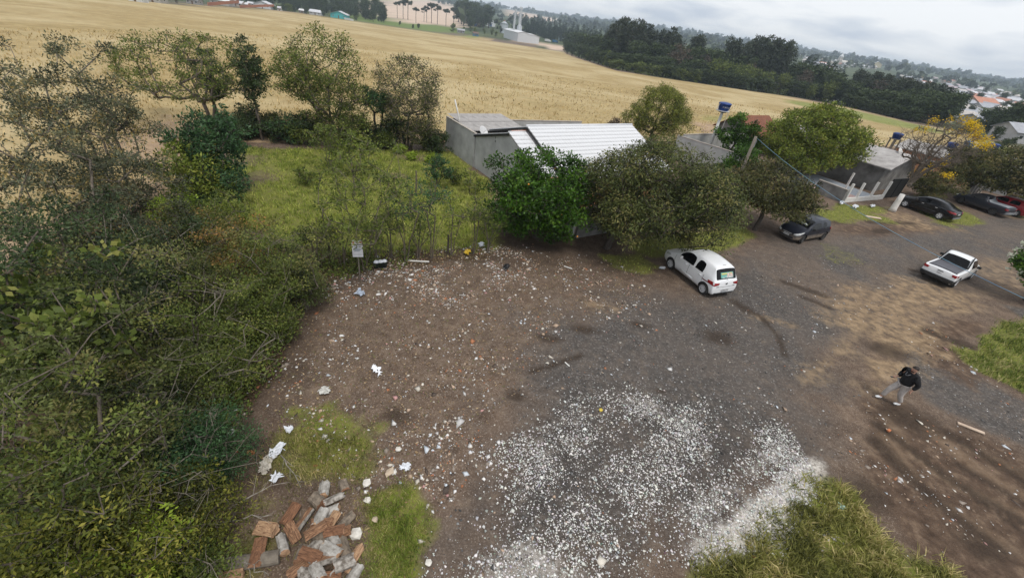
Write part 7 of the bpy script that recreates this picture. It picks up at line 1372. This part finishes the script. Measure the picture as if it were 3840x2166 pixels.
for px, py, h in [(1420, 82, 5), (1548, 108, 4), (1570, 108, 5), (1500, 95, 4), (1700, 122, 9), (1780, 130, 7), (1845, 132, 7), (1860, 138, 6), (1815, 128, 6), (1765, 120, 6), (1740, 118, 5)]:
    p = march(px, py); put('lite' if px > 1690 else 'broad', p, h, 'round bush in the green pasture by the silos', 'bushes of the pasture')
for px, py, h in [(3770, 400, 60), (3800, 410, 60), (3830, 415, 60), (3790, 440, 45), (3745, 430, 45), (3715, 412, 60), (3760, 470, 30), (3600, 355, 40), (3590, 380, 25), (3612, 345, 45), (3680, 450, 40), (3640, 460, 30)]:
    p, hh = on_top(px, py, h); put('broad', p, hh, 'dark tree standing among the town roofs', 'trees in the town')
for px, py, h in [(3755, 560, 2.6), (3710, 575, 2.4), (3790, 545, 2.2)]:
    p = march(px, py); put('broad', p, h, 'round dark bush by the grey roofs beside the green field', 'bushes by the green field')
# ---------------- silos and warehouse
galv = mat('galvanised', (.62, .65, .68), (.50, .53, .56), 1.0, .5, metal=.3); shedw = mat('shed_white', (.70, .71, .72), (.60, .61, .62), .6, .7); pinkb = mat('pink_brick', (.55, .32, .23), (.46, .26, .18), 2, .9); rustm = mat('rust_red', (.45, .16, .10), rough=.8)
c0, c1, c2 = march(1940, 157), march(1877, 132), march(2012, 166)
d2 = np.array([.90, .436]); d1 = np.array([-.436, .90]); l1 = 46.0
l2 = 27.0; hW = height_at(c0, 122); rzW = math.atan2(d2[1], d2[0]); z0 = c0[2]-.5
def dh(a, b): return c0[:2]+d2*a+d1*b
wr_ = thing('warehouse', 'large white grain warehouse with low gable roofs below the silos', 'warehouse', (c0[0], c0[1], z0), rzW)
sgn = 1 if np.cross(d2, d1) > 0 else -1
for k, (x0, x1) in enumerate(((0, l2*.5), (l2*.5, l2))):
    MB().prism([(x0, -.0, 0), (x1, 0, 0), (x1, 0, hW*(1 if k == 0 else .80)), ((x0+x1)/2, 0, hW*(1.16 if k == 0 else .98)), (x0, 0, hW*(1 if k == 0 else .97))], (0, sgn*l1, 0)).obj('hall', shedw, wr_)
    for j in range(8): MB().box((x0+(x1-x0)*(j+.5)/8, -sgn*.06, hW*.45), (.25, .12, hW*.85)).obj('panel_rib', galv, wr_)
for j in range(10): MB().box((-.06, sgn*l1*(j+.5)/10, hW*.48), (.12, .3, hW*.92)).obj('panel_rib', galv, wr_)
MB().prism([(-.6, -sgn*.5, hW*1.0), (l2*.25, -sgn*.5, hW*1.18), (l2*.5+.3, -sgn*.5, hW*1.0), (l2*.5+.3, -sgn*.5, hW*1.03), (l2*.25, -sgn*.5, hW*1.21), (-.6, -sgn*.5, hW*1.03)], (0, sgn*(l1+1), 0)).obj('roof', shedw, wr_)
MB().prism([(l2*.5-.2, -sgn*.5, hW*.97), (l2*.75, -sgn*.5, hW*1.0), (l2+.6, -sgn*.5, hW*.80), (l2+.6, -sgn*.5, hW*.83), (l2*.75, -sgn*.5, hW*1.03), (l2*.5-.2, -sgn*.5, hW*1.0)], (0, sgn*(l1+1), 0)).obj('roof', shedw, wr_)
def silo(label, px, py, r_, H1, dist_from, cap=galv):
    p = dist_from; o = thing('grain_silo', label, 'silo', (p[0], p[1], z0)); pr = []
    for i in range(15): pr += [(r_*(1.0 if i % 2 else 1.012), H1*i/14)]
    MB().lathe([(.01, 0)]+pr+[(r_*1.03, H1), (r_*.2, H1+r_*.55), (.01, H1+r_*.55)], n=24).obj('drum', galv, o, smooth=True); MB().lathe([(.01, H1+r_*.5), (r_*.2, H1+r_*.5), (r_*.2, H1+r_*.75), (.01, H1+r_*.8)], n=10).obj('cap', cap, o)
    for k in range(10): a = 6.283*k/10; MB().tube([(r_*1.02*math.cos(a), r_*1.02*math.sin(a), 0), (r_*1.02*math.cos(a), r_*1.02*math.sin(a), H1)], .1, 4).obj('stiffener', galv, o)
    return o
def zt(p, ty): return height_at((p[0], p[1], z0), ty)
pS = march(1888, 128); pS = np.array([pS[0], pS[1]])*1.03; silo('round galvanised silo with red cap left of the elevator legs', 0, 0, 5.5, zt(pS, 90), pS, rustm)
pS2 = dh(l2*.55, l1*.75); silo('small galvanised bin with yellow band right of the elevator legs', 0, 0, 3.0, zt(pS2, 98), pS2)
for k, (px, ty, lab) in enumerate([(1914, 42, 'slim grain elevator leg on the left of the pair'), (1931, 34, 'thick grain elevator leg with chutes on the right of the pair')]):
    b_ = dh(l2*(.15+.25*k), l1*.55); Ht = zt(b_, ty); o = thing('grain_elevator', lab, 'elevator', (b_[0], b_[1], z0)); w = 1.0+.5*k
    b = MB()
    for sx in (-1, 1):
        for sy in (-1, 1): b.box((sx*w, sy*w, Ht/2), (.35, .35, Ht))
    b.obj('tower_leg', galv, o)
    b = MB(); nb_ = 10
    for j in range(nb_):
        za, zb = Ht*j/nb_, Ht*(j+1)/nb_
        for sx in (-1, 1): b.tube([(sx*w, -w, za), (sx*w, w, zb)], .12, 4); b.tube([(-w, sx*w, za), (w, sx*w, zb)], .12, 4)
    b.obj('bracing', galv, o); MB().box((0, 0, Ht*.5), (w*1.0, w*.8, Ht)).obj('casing', shedw, o); MB().box((0, 0, Ht+.8), (w*2.4, w*1.8, 2.0)).obj('head', galv, o)
    tgt = np.array([pS[0]-b_[0], pS[1]-b_[1]]) if k == 0 else np.array([pS2[0]-b_[0], pS2[1]-b_[1]])
    hh = zt(pS, 84) if k == 0 else zt(pS2, 88); MB().tube([(0, 0, Ht-1), (tgt[0], tgt[1], hh+1)], .45, 8).obj('chute', galv, o, smooth=True)
def vault(label, px, py, w, dp, h, rise, wm, rm, group=None):
    p = march(px, py); o = thing('vaulted_shed', label, 'shed', p, .2, group); pr = [(-w/2, 0), (-w/2, h)]+[(w/2*math.sin(a), h+rise*math.cos(a)) for a in np.linspace(-1.4, 1.4, 9)]+[(w/2, h), (w/2, 0)]
    MB().prism([(x, 0, z-.5) for x, z in pr], (0, dp, 0)).obj('hall', wm, o); ar = [(w/2*1.03*math.sin(a), h+rise*1.03*math.cos(a)+.1) for a in np.linspace(-1.5, 1.5, 11)]; MB().prism([(x, -.4, z-.5) for x, z in ar]+[(x, -.4, z-.8) for x, z in ar[::-1]], (0, dp+.8, 0)).obj('roof', rm, o); MB().box((0, -.05, h*.35), (w*.25, .2, h*.75)).obj('door', mat('blue_door', (.05, .11, .28), rough=.6), o)
vault('pink walled shed with white barrel roof beside the silos', 1783, 98, 20, 24, 5, 5, pinkb, shedw); vault('second barrel roofed shed behind the trees by the silo', 1840, 100, 16, 20, 6, 4, shedw, shedw)
FH = [(1783, 136, 6, 5, 'tiny bright blue house with brown roof in front of the silos', (.06, .22, .38), (.16, .11, .085)), (1728, 124, 8, 6, 'small grey shed in the pasture by the silos', (.30, .30, .31), (.36, .36, .37)), (2105, 152, 9, 6, 'pale blue house at the edge of the tree belt', (.45, .58, .62), (.5, .55, .58))]
def cm_(c, nm='paint'): return mat('%s_%d_%d_%d' % (nm, c[0]*99, c[1]*99, c[2]*99), c, None, .8, .85)
for px, py, w, d, lab, wc, rc in FH:
    p = march(px, py); house('small_house', lab, p, .3, w, d, 2.8, 1.4, cm_(wc), cm_(rc, 'roof'), .5, wins=3)
for k, (px, py, c, lab) in enumerate([(2052, 158, (.62, .62, .60), 'lorry with white canvas body parked by the warehouse'), (2080, 161, (.03, .12, .22), 'lorry with blue body parked by the warehouse')]):
    p = march(px, py); o = thing('lorry', lab, 'lorry', p, .25, 'lorries by the warehouse'); MB().box((-.6, 0, 2.0), (6.0, 2.5, 2.6)).obj('cargo_body', cm_(c, 'lorry'), o, bevel=.08); MB().box((3.4, 0, 1.5), (1.8, 2.3, 2.0)).obj('cab', cm_((.06, .1, .2), 'cab') if k else shedw, o, bevel=.2); MB().box((4.26, 0, 1.95), (.1, 2.0, .7)).obj('windscreen', glassd, o); MB().box((.4, 0, .62), (7.4, 1.0, .25)).obj('chassis', under, o)
    for x in (-2.6, -1.4, 3.2):
        for sg in (-1, 1): MB().lathe([(.01, -.15), (.5, -.15), (.5, .15), (.01, .15)], axis='y', n=14).obj('wheel', rubber, o, (x, sg*1.05, .5))
# ---------------- houses along the far left edge of the field
zinc = (.58, .58, .60)
LH = [(951, 1013, 32, 'white gabled house with small dark window by the brick wall', (.66, .66, .66), zinc, 'y'), (898, 928, 27, 'low orange brick house with pale roof at the field edge', (.50, .24, .14), (.62, .62, .63), 'x'), (926, 950, 23, 'white walled house with pale sheet roof behind the orange house', (.58, .57, .55), zinc, 'x'), (1040, 1054, 41, 'narrow white outbuilding behind a green bush', (.62, .62, .6), zinc, 'x'), (1120, 1144, 50, 'small open shed with bright roof', (.20, .18, .16), (.66, .66, .66), 'x'), (1158, 1202, 57, 'white house with low roof between dark bushes', (.62, .62, .62), zinc, 'x'), (1237, 1299, 70, 'turquoise gabled house with grey roof', (.08, .42, .44), (.50, .50, .51), 'y'), (786, 856, 19, 'long white roofed house behind the brick wall', (.50, .46, .42), (.66, .66, .66), 'x'), (860, 905, 23, 'pale roofed house beside the long white roofed one', (.50, .40, .33), zinc, 'x'), (698, 742, 16, 'dark roofed house at the left field edge', (.35, .33, .31), (.30, .30, .31), 'x'), (480, 530, 6, 'small white house at the left field edge', (.6, .6, .6), zinc, 'x'), (540, 600, 8, 'low grey house at the left field edge', (.4, .38, .35), (.34, .34, .35), 'x')]
for xl, xr, py, lab, wc, rc, rg_ in LH:
    p = march((xl+xr)/2, py); dp = (p-CAM) @ FW; w = (xr-xl)*dp/FPX*.96; d = min(w*.8, 10); house('field_house', lab, p+np.array([0, d/2, 0]), .12, w, d, max(2.4, .24*w), max(1.2, .16*w), cm_(wc), cm_(rc, 'roof'), .05*w, wins=3, ridge=rg_, group='houses along the far field edge')
a, b_ = march(640, 27), march(880, 30); 
for q0, q1, m_, lab in [((780, 22), (900, 30), brickm, 'long low orange brick wall at the far field edge'), ((900, 30), (1030, 39), brickm, 'orange brick wall in front of the white gabled house'), ((1292, 74), (1325, 80), shedw, 'white wall beside the turquoise house')]:
    wall('far_wall', lab, march(*q0), march(*q1), 1.8, .3, m_, False)
for px, py, ty, k, lab in [(1030, 38, 18, 'lite', 'light bush beside the white gabled house'), (1065, 44, 18, 'broad', 'dark bush next to the narrow outbuilding'), (1088, 46, 14, 'lite', 'large light green bush next to the open shed'), (1105, 47, 22, 'broad', 'round dark bush left of the open shed'), (1150, 54, 22, 'broad', 'slim dark tree between shed and white house'), (1213, 63, 32, 'broad', 'dark bush between the white and turquoise houses'), (1305, 72, 46, 'lite', 'bush behind the turquoise house'), (665, 16, -2, 'brown', 'yellow brown tree at the left field edge'), (760, 18, 2, 'broad', 'dark tree left of the long white roof')]:
    p = march(px, py); put(k, p, max(2.5, height_at(p, ty)), lab, 'garden trees of the far houses')
# ---------------- shacks at the field's far corner
for px, py, w, d, lab, wc, rc in [(2915, 328, 9, 7, 'pale roofed shed half hidden by trees at the field corner', (.40, .38, .36), (.56, .55, .54)), (2955, 345, 10, 7, 'bare orange block house under the trees', (.50, .24, .14), (.46, .45, .45)), (3002, 362, 7, 5, 'grey timber shack with pale roof', (.22, .19, .17), (.50, .48, .46)), (3040, 366, 8, 6, 'brown roofed timber shack', (.36, .33, .30), (.30, .22, .19)), (3070, 372, 6, 5, 'small pale roofed shack in the row', (.40, .37, .33), (.46, .42, .40)), (3112, 378, 9, 6, 'cream house with dull red roof at the end of the shacks', (.55, .50, .45), (.28, .15, .14))]:
    p = march(px, py); house('shack', lab, p+np.array([0, 2, 0]), -.15, w, d, 2.6, 1.5, cm_(wc), cm_(rc, 'roof'), .5, wins=3, group='shacks at the field corner')
# ---------------- town
TW = [((.55, .54, .53), (.60, .60, .62), 'white house with pale sheet roof in the distant town'), ((.50, .42, .36), (.42, .20, .14), 'house with faded orange tile roof in the distant town'), ((.45, .44, .44), (.36, .37, .40), 'grey roofed house in the distant town'), ((.58, .54, .46), (.50, .46, .43), 'cream house with beige roof in the distant town'), ((.42, .38, .38), (.46, .38, .40), 'house with dusty pink roof in the distant town')]
random.seed(3); protos = []
for i, (wc, rc, lab) in enumerate(TW): protos.append(house('town_house', lab, march(3700, 400-4*i), .3, 11, 8.5, 3.2, 1.8, cm_(wc), cm_(rc, 'roof'), .6, wins=3, group='houses of the distant town'))
def inside(p, P_):
    x, y = p; r = False; n = len(P_)
    for i in range(n):
        (x1, y1), (x2, y2) = P_[i], P_[(i+1) % n]
        if (y1 > y) != (y2 > y) and x < (x2-x1)*(y-y1)/(y2-y1)+x1: r = not r
    return r
def town(P_, n, sc, seed, tr=.4):
    random.seed(seed); xs = [q[0] for q in P_]; ys = [q[1] for q in P_]; k = 0; used = []
    while k < n:
        px, py = random.uniform(min(xs), max(xs)), random.uniform(min(ys), max(ys))
        if not inside((px, py), P_): continue
        k += 1; p = march(px, py)
        if p is None: continue
        if any(math.hypot(p[0]-u[0], p[1]-u[1]) < 13*sc for u in used): continue
        used.append(p)
        if random.random() < tr: put(random.choice(['broad', 'broad', 'lite']), p, random.uniform(6, 11), 'garden tree among the distant town houses', 'garden trees of the town')
        else: dup(protos[random.choice([0, 0, 1, 2, 2, 3, 4] if np.hypot(p[0], p[1]) > 520 else [0, 2, 3])], p, random.choice([.2, .35, 1.9])+random.uniform(-.15, .15), (sc*random.uniform(.8, 1.25), sc*random.uniform(.8, 1.2), sc*random.uniform(.85, 1.2)))
town([(3590, 345), (3640, 318), (3840, 370), (3840, 470), (3720, 440), (3660, 480), (3560, 440)], 190, 1.0, 1, .22)
town([(3360, 285), (3560, 300), (3640, 315), (3600, 345), (3420, 320)], 50, 1.0, 2, .35)
town([(2985, 192), (3080, 205), (3180, 228), (3310, 250), (3320, 268), (3160, 252), (3130, 300), (3090, 290), (2990, 215)], 90, 1.15, 3, .3)
town([(2690, 152), (2760, 160), (2740, 170), (2690, 164)], 10, 1.3, 4, .2)
town([(3460, 430), (3560, 445), (3560, 460), (3480, 452)], 9, .8, 5, .1); town([(3680, 480), (3840, 510), (3840, 545), (3740, 520)], 22, .9, 6, .2)
p = march(3665, 402); house('town_hall', 'long building with two orange tile roofs in the distant town', p, .25, 22, 14, 4, 3.5, cm_((.5, .36, .28)), cm_((.50, .23, .15), 'roof'), .8, wins=5)
# church
p = march(3143, 240); ht = height_at(p, 197); o = thing('church', 'white church with pointed onion topped tower in the distant town', 'church', p, .3); MB().box((0, 0, ht*.28), (ht*.30, ht*.28, ht*.6)).obj('tower', cm_((.62, .56, .50)), o); MB().lathe([(.01, ht*.58), (ht*.19, ht*.58), (ht*.20, ht*.64), (ht*.13, ht*.74), (ht*.04, ht*.86), (.01, ht)], n=14).obj('spire', shedw, o, smooth=True); MB().prism([(ht*.15, -ht*.25, -1), (ht*.15, ht*.25, -1), (ht*.15, ht*.25, ht*.22), (ht*.15, 0, ht*.36), (ht*.15, -ht*.25, ht*.22)], (ht*.9, 0, 0)).obj('nave', cm_((.60, .56, .50)), o)
for k in range(3): MB().box((0, -ht*.142, ht*(.15+.15*k)), (ht*.06, .1, ht*.08)).obj('window', glassd, o)
p = march(3280, 252); o = house('hall', 'big hall with yellow gable and bright white roof in the distant town', p, 1.2, 34, 24, 9, 7, cm_((.60, .50, .28)), shedw, 1, wins=3)
# power poles near the green field
for k, (bx, by, ty) in enumerate([(3762, 500, 425), (3800, 508, 462), (3846, 520, 455)]):
    p = march(bx, by); h = height_at(p, ty); o = thing('power_pole', 'dark utility pole with crossarm beside the green field', 'pole', p, .3, 'power poles by the green field'); MB().tube([(0, 0, -.3), (0, 0, h)], [.28, .2], 8).obj('shaft', bark_d, o); MB().box((0, 0, h-.8), (2.6, .2, .2)).obj('crossarm', bark_d, o)
# ---------------- far woodland: a mass that nobody could count
rs = np.random.default_rng(77); N = 15000
x = rs.uniform(-2600, 4600, N); y = rs.uniform(520, 3700, N); r_ = np.hypot(x, y); ang = np.arctan2(x, y)
pk = gval(np.maximum(pink, gfar), x, y); keep = (pk < .3) & (fbm(x/160, y/160+4, 3) > .40-.18*smst(r_, 900, 2400)) & (ang > -.75) & (ang < 1.05) & (r_ < 4500)
keep &= ~((ang > .55) & (r_ < 900) & (r_ > 380)) & ~((ang > .42) & (ang < .75) & (r_ > 900) & (r_ < 1900) & (rs.random(N) > .35)); keep &= (ang > .05) | (r_ > 640)
keep &= (rs.random(N) < np.clip(r_/1500, .4, 1)); x, y, r_ = x[keep], y[keep], r_[keep]; n = len(x); h = rs.uniform(9, 17, n)*(1+.7*(rs.random(n) < .08))*(1+.25*smst(r_, 1500, 3500)); z = terr(x, y); M = 14
c = np.repeat(np.c_[x, y, z], M, 0); hh = np.repeat(h, M); d = rs.normal(size=(n*M, 3)); d /= np.linalg.norm(d, axis=1)[:, None]; d[:, 2] = np.abs(d[:, 2])*1.2-.25
P = c+d*np.c_[hh*.42, hh*.42, hh*.48]*rs.uniform(.6, 1, (n*M, 1)); P[:, 2] += hh*.45; a = rs.normal(size=P.shape); a /= np.linalg.norm(a, axis=1)[:, None]; b = np.cross(a, rs.normal(size=P.shape)); b /= np.linalg.norm(b, axis=1)[:, None]; s = (hh*.25)[:, None]
tt = np.repeat(np.clip(rs.normal(.45, .25, n), 0, 1), 4*M)
tag(link('far_woodland', npmesh('far_woodland', np.stack([P-a*s, P+b*s*.8, P+a*s, P-b*s*.8], 1).reshape(-1, 3), np.arange(4*n*M).reshape(-1, 4), leafmat('far_wood', (.014, .026, .014), (.062, .078, .034), trans=.1), attrs={'tint': tt})), 'distant wooded hills seen as one mass', kind='stuff')
print('far trees', n, 'individual', cnt)
# ================================================================= AIR
hz = bpy.data.materials.new('haze_air'); hz.use_nodes = True; t = hz.node_tree; t.nodes.clear(); out = t.nodes.new('ShaderNodeOutputMaterial'); pv = t.nodes.new('ShaderNodeVolumePrincipled'); pv.inputs['Color'].default_value = (.74, .87, 1.0, 1); pv.inputs['Density'].default_value = 0.00023; pv.inputs['Anisotropy'].default_value = 0.1; t.links.new(pv.outputs[0], out.inputs['Volume'])
lo_ = float(GZ.min())-2; b = MB(); b.box((0, 1900, (62+lo_)/2), (11400, 4100, 62-lo_)); o = b.obj('haze', hz); tag(o, 'thin bluish haze lying over the whole valley', kind='stuff')
